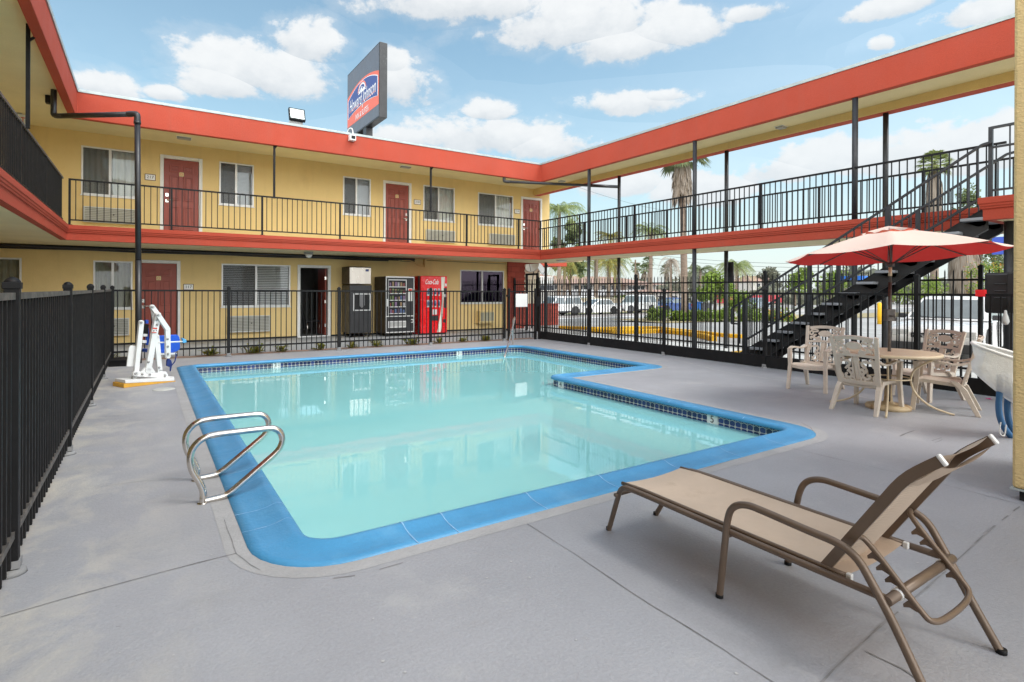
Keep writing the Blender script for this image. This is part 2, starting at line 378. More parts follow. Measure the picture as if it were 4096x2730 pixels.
b = MB()     # small paint flakes and grit lying about
for _ in range(90):
    u, v = random.uniform(60, 4000), random.uniform(1480, 2700); p = onZ(u, v, 0)
    if (.45 < p.x < 6.15 and 2.95 < p.y < 12.6) or p.y > 13 or p.x < -.4 or p.x > 9.9: continue
    if (6.1 < p.x < 8.7 and p.y > 7.3): continue
    r = random.uniform(.003, .009); a = random.random() * 6
    b.poly([(p.x + r * math.cos(a + k * 1.6) * random.uniform(.5, 1.3), p.y + r * math.sin(a + k * 1.6) * random.uniform(.5, 1.3), .003) for k in range(4)])
tag(b.build('paint_flakes', m_scuff, deck), kind='stuff')
P1_, P2_ = [(x, y, .0022) for x, y in pool_contour(.274)], [(x, y, .0014) for x, y in pool_contour(.385)]
MB().rings(P1_, P2_, smooth=False).build('patch_ring', m_patch, deck)
# ---- open ground: parking lot, street (one gently falling sheet with the court left out)
b = MB(); xs = [-600, -6, 10.17, 14, 20, 30, 45, 70, 120, 600]; ys = [-600, -8, 5, 12, 18.02, 22, 26, 30, 34, 40, 50, 80, 140, 600]
for i in range(len(xs) - 1):
    for j in range(len(ys) - 1):
        if 0 < i < 2 and 0 < j < 4: continue
        q = [(xs[i], ys[j]), (xs[i + 1], ys[j]), (xs[i + 1], ys[j + 1]), (xs[i], ys[j + 1])]; b.poly([(x, y, gz(y)) for x, y in q], True)
tag(b.build('ground', m_asph, loc=(0, 0, 0), weld=True), kind='structure')
def sheet(name, P, m, dz, n=24, kind='structure'):
    """strip of paving between two ground polylines"""
    b = MB(); A, B = P
    for i in range(n):
        q = []
        for (p0, p1), t in (((A[0], A[1]), i / n), ((A[0], A[1]), (i + 1) / n), ((B[0], B[1]), (i + 1) / n), ((B[0], B[1]), i / n)):
            x = p0[0] + (p1[0] - p0[0]) * t; y = p0[1] + (p1[1] - p0[1]) * t; q.append((x, y, gz(y) + dz))
        b.poly(q)
    return tag(b.build(name, m, loc=(0, 0, 0)), kind=kind)
sheet('pavement', (((10.18, 18.0), (10.18, -8)), ((13.2, 18.0), (13.2, -8))), m_pav, .01)
sheet('pavement', (((13.2, 30.5), (90, 30.5)), ((13.2, 28.9), (90, 28.9))), m_pav, .02)
m_street = mat('street asphalt', (.46, .42, .395), .9, var=.06, vs=.3, fine=.2, bump=.2, bs=20)
sheet('road', (((-20, 38.4), (140, 38.4)), ((-20, 30.6), (140, 30.6))), m_street, .012)
m_line = mat('white road paint', (.72, .72, .70), .7, var=.1, vs=3)
for k in range(5):
    x = 14.2 + k * 2.75; sheet('parking_line', (((x, 13.4), (x, 8.6)), ((x + .1, 13.4), (x + .1, 8.6))), m_line, .014, 4)
# yellow kerbs
def kerb(pts, w, h, name='kerb'):
    P = [onG(u, v) for u, v in pts]; b = MB()
    b.sweep([(p.x, p.y) for p in P], [(-w / 2, 0), (-w / 2, h - .02), (-w / 2 + .02, h), (w / 2 - .02, h), (w / 2, h - .02), (w / 2, 0)])
    b.v = [(x, y, z + gz(y) + .0) for x, y, z in b.v]
    return tag(b.build(name, m_ylwkerb), kind='structure')
kerb([(2238, 1316), (2385, 1321), (2540, 1318), (2620, 1318), (2760, 1334), (2900, 1350), (2968, 1354)], .16, .13)
kerb([(2370, 1332), (2450, 1336), (2560, 1336), (2640, 1332), (2740, 1342), (2820, 1356), (2856, 1366)], .18, .16)
kerb([(2930, 1424), (2985, 1418), (3040, 1413)], .12, .1)

# ---- swimming pool
m_cop = mat('blue coping paint', (.07, .30, .56), .38, var=.10, vs=1.6, fine=.07, bump=.22, bs=34, spec=.5, c2=(.14, .38, .62), c2s=(.52, .8), c2sc=2.2)
m_bas = mat('pool plaster', (.80, .86, .84), .7, var=.06, vs=1.4, fine=.08, bs=14, c2=(.55, .70, .66), c2s=(.56, .8), c2sc=1.6)
m_copj = mat('coping seam', (.30, .52, .76), .5, var=.2, vs=9)
def tile_material():
    m = bpy.data.materials.new('navy waterline tile'); m.use_nodes = True; nt = m.node_tree; N = nt.nodes; Lk = nt.links; bs = N['Principled BSDF']
    bs.inputs['Roughness'].default_value = .18
    uv = N.new('ShaderNodeUVMap'); sp = N.new('ShaderNodeSeparateXYZ'); Lk.new(uv.outputs[0], sp.inputs[0])
    def mt(op, a, b_=None, c=None):
        n = N.new('ShaderNodeMath'); n.operation = op
        for k, x in enumerate((a, b_, c)):
            if x is None: continue
            if hasattr(x, 'links'): Lk.new(x, n.inputs[k])
            else: n.inputs[k].default_value = x
        return n.outputs[0]
    TW = .078; u = mt('DIVIDE', sp.outputs[0], TW); v = sp.outputs[1]; f = mt('FRACT', u); fc = mt('ABSOLUTE', mt('SUBTRACT', f, .5))
    vert = mt('GREATER_THAN', fc, .455)
    wave = mt('LESS_THAN', mt('ABSOLUTE', mt('SUBTRACT', v, mt('MULTIPLY_ADD', mt('COSINE', mt('MULTIPLY', u, 2 * PI)), -.007, .128))), .0045)
    low = mt('LESS_THAN', mt('ABSOLUTE', mt('SUBTRACT', v, .066)), .0035)
    dx = mt('MULTIPLY', mt('SUBTRACT', .5, fc), TW); dy = mt('SUBTRACT', v, .066); rr = mt('SQRT', mt('ADD', mt('MULTIPLY', dx, dx), mt('MULTIPLY', dy, dy)))
    circ = mt('LESS_THAN', mt('ABSOLUTE', mt('SUBTRACT', rr, .011)), .004)
    allm = mt('MAXIMUM', mt('MAXIMUM', vert, wave), mt('MAXIMUM', low, circ))
    wn = N.new('ShaderNodeTexWhiteNoise'); wn.noise_dimensions = '1D'; Lk.new(mt('FLOOR', u), wn.inputs['W'])
    c1 = N.new('ShaderNodeMix'); c1.data_type = 'RGBA'; Lk.new(wn.outputs[0], c1.inputs[0]); c1.inputs[6].default_value = (.010, .016, .06, 1); c1.inputs[7].default_value = (.022, .04, .19, 1)
    c2 = N.new('ShaderNodeMix'); c2.data_type = 'RGBA'; Lk.new(allm, c2.inputs[0]); Lk.new(c1.outputs[2], c2.inputs[6]); c2.inputs[7].default_value = (.52, .50, .47, 1)
    Lk.new(c2.outputs[2], bs.inputs['Base Color']); return m
m_tile = tile_material()
pool = thing('swimming_pool', 'L-shaped swimming pool with bright blue coping and a navy tile band', 'swimming pool', (0, 0, 0))
prof = [(.03, -.030), (-.012, -.028), (-.034, -.018), (-.040, -.002), (-.034, .016), (-.012, .030), (.012, .036), (.035, .031), (.075, .017), (.13, .008), (.20, .005), (.27, .004), (.272, -.03)]
C = [[(x, y, z) for x, y in pool_contour(o)] for o, z in prof]
b = MB()
for i in range(len(C) - 1): b.rings(C[i], C[i + 1], smooth=True)
COPB = b
# coping seams: thin lines across the coping
def seam(p, nrm):
    p = V(p); t = V((-nrm[1], nrm[0], 0)); nn = V((nrm[0], nrm[1], 0)); pr = [(o, z) for o, z in prof if -.036 <= o <= .2705 and z > -.02]
    for i in range(len(pr) - 1):
        a = p + nn * pr[i][0] + V((0, 0, pr[i][1] + .0025)); c = p + nn * pr[i + 1][0] + V((0, 0, pr[i + 1][1] + .0025)); w = t * random.uniform(.002, .0045)
        b.poly([a - w, a + w, c + w, c - w], mi=1)
y = 3.75
while y < 12.1:
    seam((.77, y, 0), (-1, 0)); y += random.choice((.31, .62, .62))
for x in (1.35, 1.62, 2.3, 3.0, 3.75, 4.5, 5.2): seam((x, 3.30, 0), (0, -1))
for yy in (3.9, 5.0, 6.2, 7.0): seam((5.83, yy, 0), (1, 0))
COPB.build('coping', [m_cop, m_copj], pool, weld=True)
A0 = pool_contour(.008); per = [0]
for i in range(len(A0)): per.append(per[-1] + math.dist(A0[i], A0[(i + 1) % len(A0)]))
b = MB(); T0 = [(x, y, -.02) for x, y in A0]; T1 = [(x, y, -.175) for x, y in A0]
b.rings(T0, T1, smooth=False, uv=(per, .155, 0)); b.build('tile_band', m_tile, pool)
b = MB(); A1 = pool_contour(.012)
W1 = [(x, y, -.172) for x, y in A1]; W2 = [(x, y, -1.0) for x, y in pool_contour(-.02)]; W3 = [(x, y, -1.12) for x, y in pool_contour(-.07)]
b.rings(W1, W2); b.rings(W2, W3); b.build('basin_wall', m_bas, pool, weld=True)
fl = fill([p for p in pool_contour(-.07)], None, -1.12, 'basin_floor', m_bas); fl.parent = pool
m_water = glassmat('pool water surface', tint=(.70, .975, .985), ior=1.33, bump=.03, bs=3.2, milk=(.44, .97, 1.0), milkf=.48)
wt = fill([p for p in pool_contour(.004)], None, -.135, 'water', m_water); tag(wt, kind='structure')
# depth markers set in the tile band
def marker(o, xd, txt, w=.15, small=None):
    o = V(o); xd = V(xd); n = xd.cross(V((0, 0, 1))); b = MB(); b.obox(o + n * .003, xd * (w / 2), n * .004, V((0, 0, .056)))
    t = b.build('depth_marker', m_paper, pool); b = MB()
    b.text(txt, o + n * .009 - xd * (.028 if small else 0) + V((0, 0, -.002)), xd, (0, 0, 1), .125)
    if small:
        b.text('1', o + n * .009 + xd * .042 + V((0, 0, .028)), xd, (0, 0, 1), .055); b.text('2', o + n * .009 + xd * .042 + V((0, 0, -.030)), xd, (0, 0, 1), .055)
        b.obox(o + n * .009 + xd * .042, xd * .02, n * .0008, V((0, 0, .003)))
    d = b.build('numeral', m_blk, t)
zc = -.082
marker((onY(1107, 1455, 12.3).x, 12.308, zc), (1, 0, 0), '3', small=1)
marker((onY(1838, 1410, 12.3).x, 12.308, zc), (1, 0, 0), '3', small=1)
marker((5.838, 7.33, zc), (0, -1, 0), '4')
marker((5.838, onX(2850, 1675, 5.838).y, zc), (0, -1, 0), '5')
# debris on the pool floor
b = MB()
for _ in range(260):
    c = random.choice([(onZ(1310, 2065, -1.1), .25, 18), (onZ(2000, 1960, -1.1), 1.3, 80), (onZ(2300, 1900, -1.1), .7, 60), (onZ(1700, 1880, -1.1), 1.8, 30)])
    p = c[0] + V((random.gauss(0, c[1]), random.gauss(0, c[1] * .6), 0)); r = random.uniform(.004, .016); a = random.random() * 6
    if not (.9 < p.x < 5.6 and 3.45 < p.y < 12): continue
    b.poly([(p.x + r * math.cos(a), p.y + r * math.sin(a), -1.112), (p.x + r * .6 * math.cos(a + 2), p.y + r * .6 * math.sin(a + 2), -1.112), (p.x + r * math.cos(a + 4), p.y + r * math.sin(a + 4), -1.112)])
tag(b.build('leaf_litter', mat('leaf litter', (.10, .16, .05), .8, var=.4, vs=3), loc=(0, 0, 0)), kind='stuff')
# stainless hand rails at the pool edge
RP = [(385, 1440), (395, 1290), (372, 1215), (330, 1130), (265, 1040), (222, 940), (205, 820), (235, 690), (330, 575), (450, 510), (560, 480), (900, 440), (1300, 395), (1400, 400), (1470, 450), (1500, 540), (1480, 640), (1420, 730), (1200, 920), (900, 1180), (760, 1300), (680, 1345), (560, 1375), (415, 1408)]
RP = [onY(700 + x / 3.484, 1600 + y / 3.484, 4.43) for x, y in RP]
RP = smoothpath(RP, 2)
for dy, lab in ((0, 'bent stainless pool hand rail, the one of the pair nearer the camera'), (.55, 'bent stainless pool hand rail, the farther one of the pair on the left coping')):
    b = MB(); b.tube([p + V((0, dy, 0)) for p in RP], .0225, 14)
    b.lathe([(.0, .004), (.036, .004), (.036, .0), (.0, .0)][:3], (RP[0].x, RP[0].y + dy, 0.0), 18)
    tag(b.build('hand_rail', m_steel), lab, 'hand rail', 'stainless hand rails on the left pool edge')
g0 = onX(2050, 1378, 8.32); x0 = 8.32
P = [V((8.47, 12.77, -.02)), V((8.44, 12.72, .45)), V((8.41, 12.66, .68)), V((8.37, 12.55, .765)), V((8.30, 12.42, .74)), V((8.05, 12.15, .52)), V((7.55, 11.62, .05)), V((7.25, 11.35, -.22)), V((7.1, 11.2, -.6)), V((7.05, 11.15, -1.1))]
b = MB(); b.tube(smoothpath(P, 2), .024, 12); tag(b.build('grab_rail', m_steel), 'single bowed steel rail leading into the far corner of the pool', 'hand rail')
# drain cover
p = onZ(655, 1558.6, 0); b = MB(); b.lathe([(.0, .012), (.12, .012), (.145, .004), (.148, 0)], p, 28)
tag(b.build('drain_cover', mat('drain cover plastic', (.50, .50, .47), .6, var=.08, vs=8)), 'round pale cover set in the deck beside the pool lift', 'drain cover')

# ================================================================ MOTEL BUILDING
YW = 18.0
bld = thing('motel_building', 'two storey yellow stucco motel with orange fascia, balconies and raised walkway round the pool court', 'motel building', (0, 0, 0))
m_glass = glassmat('window glass', tint=(.95, .96, .96), ior=1.38, gl=(.95, .97, 1))
m_glassd = glassmat('tinted window glass', tint=(.34, .16, .42), ior=1.42, gl=(.85, .75, .9))
m_screen = mat('insect screen', (.10, .105, .11), .9, alpha=.55, var=.05, vs=3)
m_curt = mat('beige curtain', (.82, .81, .72), .9, var=.08, vs=2)
m_blind = mat('white blind slats', (.88, .88, .88), .5, var=.04, vs=3)
m_curtg = mat('olive grey curtain', (.34, .33, .25), .9, var=.12, vs=2)
holes = []
def window(u0, v0, u1, v1, kind, um=None, glass=None, z0=None):
    a = onY(u0, v0, YW); c = onY(u1, v1, YW); x0, z1, x1 = a.x, a.z, c.x; z0 = c.z if z0 is None else z0
    holes.append((x0, x1, z0, z1)); xm = onY(um, v0, YW).x if um else (x0 + x1) / 2
    y = YW + .02; f = .042; b = MB()
    for p, q in (((x0, y - .035, z0), (x0 + f, y + .05, z1)), ((x1 - f, y - .035, z0), (x1, y + .05, z1)), ((x0 + f, y - .033, z0), (x1 - f, y + .05, z0 + f)), ((x0 + f, y - .033, z1 - f), (x1 - f, y + .05, z1)),
                 ((xm - .03, y - .028, z0 + f), (xm + .03, y + .045, z1 - f))): b.box(p, q)
    b.box((x0 - .02, y - .055, z0 - .03), (x1 + .02, y - .021, z0 - .001))
    w = b.build('window', m_alu, bld, bevel=.004)
    for k, (p, q) in enumerate(((x0 + f, xm - .03), (xm + .03, x1 - f))):
        MB().box((p, y + .012, z0 + f), (q, y + .014, z1 - f)).build('pane', glass or m_glass, w)
    if kind in ('curtain', 'blind', 'blind_open'):
        MB().poly([(x0 + f, y - .012, z0 + f), (xm - .03, y - .012, z0 + f), (xm - .03, y - .012, z1 - f), (x0 + f, y - .012, z1 - f)]).build('insect_screen', m_screen, w)
    if kind.startswith('curtain'):
        b = MB(); n = int((x1 - x0) / .018); P = []
        for i in range(n + 1):
            x = x0 + (x1 - x0) * i / n; P.append((x, y + .14 + .028 * math.sin(x * 48 + 1.1 * math.sin(x * 7)) + .012 * math.sin(x * 19)))
        for i in range(n): b.poly([(*P[i], z0 - .05), (*P[i + 1], z0 - .05), (*P[i + 1], z1 + .05), (*P[i], z1 + .05)], True)
        b.build('curtain', m_curtg if kind == 'curtain_dark' else m_curt, w, weld=True)
    elif kind == 'blind':
        b = MB(); z = z0; st = .046
        while z < z1: b.obox(((x0 + x1) / 2, y + .09, z), ((x1 - x0) / 2, 0, 0), (0, .017, .012), (0, -.0006, .0009)); z += st
        b.box((x0, y + .15, z0), (x1, y + .155, z1))
        b.build('blind', m_blind, w)
    elif kind == 'plain':
        MB().box((x0, y + .10, z0), (x1, y + .11, z1)).build('curtain', mat('dark purple curtain', (.050, .022, .065), .9, var=.3, vs=2), w)
    elif kind == 'blind_open':
        b = MB(); z = z0; st = .052
        while z < z1: b.obox(((x0 + x1) / 2, y + .09, z), ((x1 - x0) / 2, 0, 0), (0, .019, .0155), (0, -.0006, .0012)); z += st
        b.build('blind', m_blind, w)
    return w
def door(u0, v0, u1, zf, side, v1=None):
    a = onY(u0, v0, YW); c = onY(u1, v1 or v0, YW); x0, x1, zt = a.x, c.x, a.z; holes.append((x0 + .03, x1 - .03, zf, zt - .03)); f = .085
    b = MB()
    b.box((x0, YW - .022, zf), (x0 + f, YW + .1, zt)).box((x1 - f, YW - .022, zf), (x1, YW + .1, zt)).box((x0 + f, YW - .021, zt - f), (x1 - f, YW + .1, zt))
    L, R_, T = x0 + f + .004, x1 - f - .004, zt - f - .004
    d = MB().box((L, YW + .045, zf + .012), (R_, YW + .09, T)); W = R_ - L; Hh = T - zf
    for cx in (.30, .70):
        for z0, z1 in ((.835, .925), (.475, .79), (.10, .40)):
            w = W * .145; X = L + W * cx; za, zb = zf + Hh * z0, zf + Hh * z1
            for p, q in (((X - w, 0, za), (X - w + .032, 0, zb)), ((X + w - .032, 0, za), (X + w, 0, zb)), ((X - w + .032, 0, za), (X + w - .032, 0, za + .032)), ((X - w + .032, 0, zb - .032), (X + w - .032, 0, zb))):
                d.box((p[0], YW + .022, p[2]), (q[0], YW + .0452, q[2]))
            d.box((X - w + .062, YW + .030, za + .062), (X + w - .062, YW + .0453, zb - .062))
    D = d.build('door', m_doorred, bld, bevel=.005); b.build('door_frame', m_white, D, bevel=.004)
    hx = L + .075 if side < 0 else R_ - .075; hz = zf + 1.02; s = -side
    h = MB().box((hx - .035, YW + .022, hz - .06), (hx + .035, YW + .046, hz + .02)).box((hx - .035, YW + .024, hz + .10), (hx + .035, YW + .046, hz + .19))
    h.tube([(hx, YW + .03, hz), (hx, YW - .035, hz), (hx + s * .03, YW - .05, hz), (hx + s * .15, YW - .05, hz + .005)], .013, 8); h.build('handle', m_steel, D)
    b = MB(); X = (L + R_) / 2; Z = zf + Hh * .815; b.box((X - .055, YW + .028, Z - .055), (X + .055, YW + .0445, Z + .055))
    P = b.build('no_smoking_plate', mat('cream plate', (.72, .60, .30), .5) if 'cream plate' not in MATS else MATS['cream plate'], D)
    r = MB(); r.tube([(X + .033 * math.cos(k / 16 * 2 * PI), YW + .0265, Z + .033 * math.sin(k / 16 * 2 * PI)) for k in range(16)], .004, 5, closed=True); r.bar((X - .022, YW + .0265, Z + .022), (X + .022, YW + .0265, Z - .022), .006, .004); r.build('symbol', m_redtxt, P)
    return D
ZF = 2.92
# upper floor
window(325, 582, 550, 795, 'curtain', 441); window(877, 646, 1015, 829, 'blind', 945); window(1372, 705, 1482, 953, 'blind', 1426, z0=onY(1372, 857.7, YW).z)
window(1693, 740, 1818, 890, 'curtain', 1755); window(1912, 770, 2052, 910, 'curtain', 1982)
door(640.5, 618, 810, ZF, -1, 637); door(1532.5, 721.4, 1645.4, ZF, 1, 733.6); door(2084, 786.5, 2167.6, ZF, -1, 797)
# lower floor
window(-170, 1026, 86, 1235, 'curtain_dark', -42); window(373, 1042.7, 530, 1235, 'curtain_dark', 451); window(886, 1055, 1161, 1226, 'blind_open', 1025); window(1840.5, 1080, 2015, 1213, 'plain', 1929, m_glassd)
door(545, 1039, 722, .0, -1, 1043)
# open doorway
a = onY(1190, 1060, YW); c = onY(1323, 1062, YW); ox0, ox1, ozt = a.x, c.x, a.z; holes.append((ox0 + .03, ox1 - .03, 0.0, ozt - .03))
b = MB(); f = .085
b.box((ox0, YW - .022, 0), (ox0 + f, YW + .12, ozt)).box((ox1 - f, YW - .022, 0), (ox1, YW + .12, ozt)).box((ox0 + f, YW - .021, ozt - f), (ox1 - f, YW + .12, ozt)).box((ox0 + f, YW - .02, -.0), (ox1 - f, YW + .12, .035))
df = b.build('door_frame', m_white, bld, bevel=.004)
b = MB().box((ox1 - f - .06, YW + .13, .04), (ox1 - f - .012, YW + 1.0, ozt - f - .01)); dd = b.build('open_door', m_doorred, bld, bevel=.004)
for z in (.35, 1.1, 1.85): MB().box((ox1 - f - .075, YW + .10, z - .05), (ox1 - f - .005, YW + .128, z + .05)).build('hinge', m_steel, dd)
X1W = 13.7
def wall(z0, z1, x0, x1, name):
    hs = [h for h in holes if h[3] > z0 and h[2] < z1]; xs = sorted({x0, x1, *[k for h in hs for k in h[:2] if x0 < k < x1]}); zs = sorted({z0, z1, *[min(max(k, z0), z1) for h in hs for k in h[2:]]})
    b = MB()
    for i in range(len(xs) - 1):
        for j in range(len(zs) - 1):
            cx, cz = (xs[i] + xs[i + 1]) / 2, (zs[j] + zs[j + 1]) / 2
            if any(h[0] < cx < h[1] and h[2] < cz < h[3] for h in hs): continue
            b.poly([(xs[i], YW, zs[j]), (xs[i + 1], YW, zs[j]), (xs[i + 1], YW, zs[j + 1]), (xs[i], YW, zs[j + 1])])
    for h in hs:
        X0, X1, Z0, Z1 = h; d = YW + .16
        b.poly([(X0, YW, Z0), (X0, YW, Z1), (X0, d, Z1), (X0, d, Z0)]).poly([(X1, YW, Z0), (X1, d, Z0), (X1, d, Z1), (X1, YW, Z1)]).poly([(X0, YW, Z1), (X1, YW, Z1), (X1, d, Z1), (X0, d, Z1)]).poly([(X0, YW, Z0), (X0, d, Z0), (X1, d, Z0), (X1, YW, Z0)])
    b.poly([(x1, YW, z0), (x1, YW + 6, z0), (x1, YW + 6, z1), (x1, YW, z1)])
    return b.build(name, m_yel, bld)
wall(0, 2.582, -3.3, 12.35, 'lower_wall'); wall(2.90, 5.53, -3.3, X1W, 'upper_wall')
b = MB().box((-3.5, -8, 0), (-3.3, 24, 2.582)).box((-3.5, -8, 2.90), (-3.3, 24, 5.53)); b.build('wing_wall', m_yel, bld)
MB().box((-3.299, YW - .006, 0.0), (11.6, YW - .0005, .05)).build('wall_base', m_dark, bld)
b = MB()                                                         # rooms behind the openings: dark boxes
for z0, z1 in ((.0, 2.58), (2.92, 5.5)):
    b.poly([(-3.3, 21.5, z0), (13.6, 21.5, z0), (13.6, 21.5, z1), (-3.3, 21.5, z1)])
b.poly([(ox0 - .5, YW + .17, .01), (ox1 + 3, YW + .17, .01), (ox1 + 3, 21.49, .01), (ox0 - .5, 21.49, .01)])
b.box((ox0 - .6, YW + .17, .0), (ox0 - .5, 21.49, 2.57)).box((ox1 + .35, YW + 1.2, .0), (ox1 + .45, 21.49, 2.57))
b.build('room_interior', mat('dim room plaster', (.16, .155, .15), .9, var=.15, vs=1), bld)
# brick pier at the end of the wall
def brick_material():
    m = mat('red painted brick', (.36, .055, .033), .8, var=.1, vs=3, bump=0); nt = m.node_tree; N = nt.nodes; Lk = nt.links; bs = N['Principled BSDF']
    tc = N.new('ShaderNodeTexCoord'); mp = N.new('ShaderNodeMapping'); mp.inputs['Rotation'].default_value = (PI / 2, 0, 0); Lk.new(tc.outputs['Object'], mp.inputs[0])
    br = N.new('ShaderNodeTexBrick'); br.inputs['Scale'].default_value = 1; br.inputs['Brick Width'].default_value = .40; br.inputs['Row Height'].default_value = .2; br.inputs['Mortar Size'].default_value = .012
    br.inputs['Color1'].default_value = (.37, .06, .036, 1); br.inputs['Color2'].default_value = (.30, .045, .028, 1); br.inputs['Mortar'].default_value = (.22, .035, .024, 1); br.inputs['Mortar Smooth'].default_value = .3
    Lk.new(mp.outputs[0], br.inputs[0]); Lk.new(br.outputs[0], bs.inputs['Base Color'])
    bp = N.new('ShaderNodeBump'); bp.inputs['Strength'].default_value = .6; bp.inputs['Distance'].default_value = .02; iv = N.new('ShaderNodeMath'); iv.operation = 'SUBTRACT'; iv.inputs[0].default_value = 1
    Lk.new(br.outputs[1], iv.inputs[1]); Lk.new(iv.outputs[0], bp.inputs['Height']); Lk.new(bp.outputs[0], bs.inputs['Normal']); return m
m_brk = brick_material()
b = MB().box((11.66, YW - .09, 0), (12.42, YW + 5, 2.581)); z = .1
while z < 2.5: b.box((12.421, YW - .10, z), (12.445, YW + .1, z + .11)); z += .2
b.build('brick_pier', m_brk, bld)
# balcony slab with moulded edge
edge = [(-1.47, -8), (-1.47, 15.83), (11.65, 15.83), (11.65, 3.07), (10.5, 3.07), (10.5, -1)]
sp = [(0, 2.577), (0, 2.738), (.022, 2.748), (.022, 2.772), (.036, 2.784), (.036, 2.812), (.050, 2.824), (.050, 2.915), (-.12, 2.917), (-.12, 2.577), (0, 2.577)]
MB().sweep(edge, sp).build('slab_moulding', m_orange, bld, bevel=.006)
b = MB().box((-3.3, 15.951, 2.58), (X1W - .0, 18.0, 2.912)).box((-3.3, -8, 2.58), (-1.591, 15.949, 2.912)).box((11.771, -3, 2.58), (13.19, 15.949, 2.912)).box((10.621, -1, 2.58), (11.769, 2.949, 2.912))
b.build('balcony_slab', m_soffit, bld)
MB().box((13.191, -3, 2.577), (13.25, 24, 2.917)).build('slab_edge', m_orange, bld)
# roof: fascia, capping, soffits
fe = [(-1.29, -8), (-1.29, 15.85), (11.67, 15.85), (11.67, -3)]
MB().sweep(fe, [(0, 5.335), (0, 5.935), (-.15, 5.936), (-.15, 5.335), (0, 5.335)]).build('roof_fascia', m_orange, bld, bevel=.012)
MB().sweep(fe, [(.018, 5.925), (.026, 5.985), (-.35, 5.992), (-.35, 5.94), (.004, 5.94), (.004, 5.925), (.018, 5.925)]).build('roof_capping', m_cap, bld)
b = MB().box((-3.5, 15.999, 5.525), (X1W + .1, 18.001, 5.58)).box((-3.5, -8, 5.526), (-1.439, 15.998, 5.58)).box((11.819, -3, 5.45), (12.90, 15.998, 5.5)); b.build('soffit', m_soffit, bld)
b = MB().box((12.905, -3, 5.274), (12.93, 17.999, 5.9)); b.build('beam_face', m_yel, bld)
b = MB().box((12.931, -3, 5.27), (13.22, 24, 5.93)); b.build('rear_fascia', m_orange, bld, bevel=.01)
b = MB().box((-3.5, 16.2, 5.86), (13.2, 24, 5.93)).box((-3.5, -8, 5.861), (-1.64, 16.199, 5.93)).box((12.0, -3, 5.862), (13.2, 16.199, 5.93)); b.build('roof_deck', m_grey, bld)
# round steel columns of the raised walkway
def column(x, y, z0, z1, r=.053, name='column'):
    b = MB().tube([(x, y, z0), (x, y, z1)], r, 18); b.box((x - .09, y - .09, z0), (x + .09, y + .09, z0 + .012)); b.build(name, m_charc, bld)
for y in (13.36, 9.3, 5.45, 1.4):
    column(11.74, y, 2.916, 5.336); column(11.74, y, -.05, 2.579); column(13.05, y, 2.916, 5.272); column(13.05, y, -.12, 2.579)
column(13.0, 17.3, -.12, 2.579); column(10.95, 2.88, -.04, 2.579, .062)
# thin bracket posts from railing to eaves
def bracket(x, y, dx, dy):
    b = MB().bar((x, y, 3.93), (x, y, 5.52), .05, .05, up=(0, 1, 0)); b.bar((x, y, 5.26), (x + dx, y + dy, 5.36), .03, .03); b.bar((x, y, 5.505), (x + dx, y + dy, 5.505), .04, .03); b.build('bracket_post', m_black, bld)
bracket(onY(1097, 700, 15.95).x, 15.95, .06, -.08); bracket(onY(1723, 760, 15.95).x, 15.95, .06, -.08)
bracket(-1.50, onX(112, 300, -1.50).y, .09, .0)
# near right: stucco wall beside the camera
rw = thing('stucco_wall', 'coarse yellow stucco wall end on a dark footing at the right edge of the deck', 'wall', (5.3, 0, 0))
wx = onZ(4046, 1950, .09); b = MB().box((wx.x, -3.5, .09), (wx.x + 1.4, wx.y, 6.2)); b.build('wall', m_yel2, rw, bevel=.02)
MB().box((wx.x + .035, -3.5, 0), (wx.x + 1.38, wx.y - .035, .0899)).build('footing', m_dark, rw)
MB().box((wx.x - .008, -3.5, .078), (wx.x + 1.39, wx.y + .008, .0905)).build('weep_screed', m_cap, rw)

# ---- railings
def railing(name, label, p0, p1, zt, zb, zf, posts, sp=.128, group='black steel railings of the upper floor', pw=.042, mt=None):
    p0, p1 = V((*p0, 0)), V((*p1, 0)); d = (p1 - p0); L = d.length; d.normalize(); r = thing(name, label, 'railing', (*((p0 + p1) / 2).to_2d(), zf), group)
    MB().bar(p0 + V((0, 0, zt)), p1 + V((0, 0, zt)), .042, .036).build('handrail', mt or m_black, r)
    MB().bar(p0 + V((0, 0, zb)), p1 + V((0, 0, zb)), .032, .03).build('bottom_rail', m_black, r)
    b = MB(); n = int(L / sp)
    for i in range(1, n):
        p = p0 + d * (L * i / n); b.bar(p + V((0, 0, zb + .015)), p + V((0, 0, zt - .018)), .017, .017, up=d)
    b.build('baluster_panel', m_black, r)
    for t in posts:
        p = p0 + d * t; b = MB().bar(p + V((0, 0, zf)), p + V((0, 0, zt - .018)), pw, pw, up=d); b.box((p.x - .05, p.y - .05, zf), (p.x + .05, p.y + .05, zf + .01)); b.build('post', m_black, r)
    return r
YR = 15.88; xa = -1.44; px_ = [onY(u, 900, YR).x for u in (686, 1049, 1360, 1632, 1866, 2074)]
railing('railing', 'black balcony railing in front of the upper doors along the back wing', (xa, YR), (11.71, YR), 3.945, 3.035, 2.918, [.02] + [x - xa for x in px_] + [11.69 - xa])
railing('railing', 'dark balcony railing of the left wing, seen nearly edge on', (-1.54, YR - .1), (-1.54, -6), 3.945, 3.035, 2.918, [2.5 + k * 2.5 for k in range(8)], mt=m_rail)
railing('railing', 'railing on the pool side of the raised walkway at right', (11.71, YR - .06), (11.71, 3.12), 3.945, 3.035, 2.918, [YR - onX(u, 800, 11.71).y for u in (2314, 2532, 3034)] )
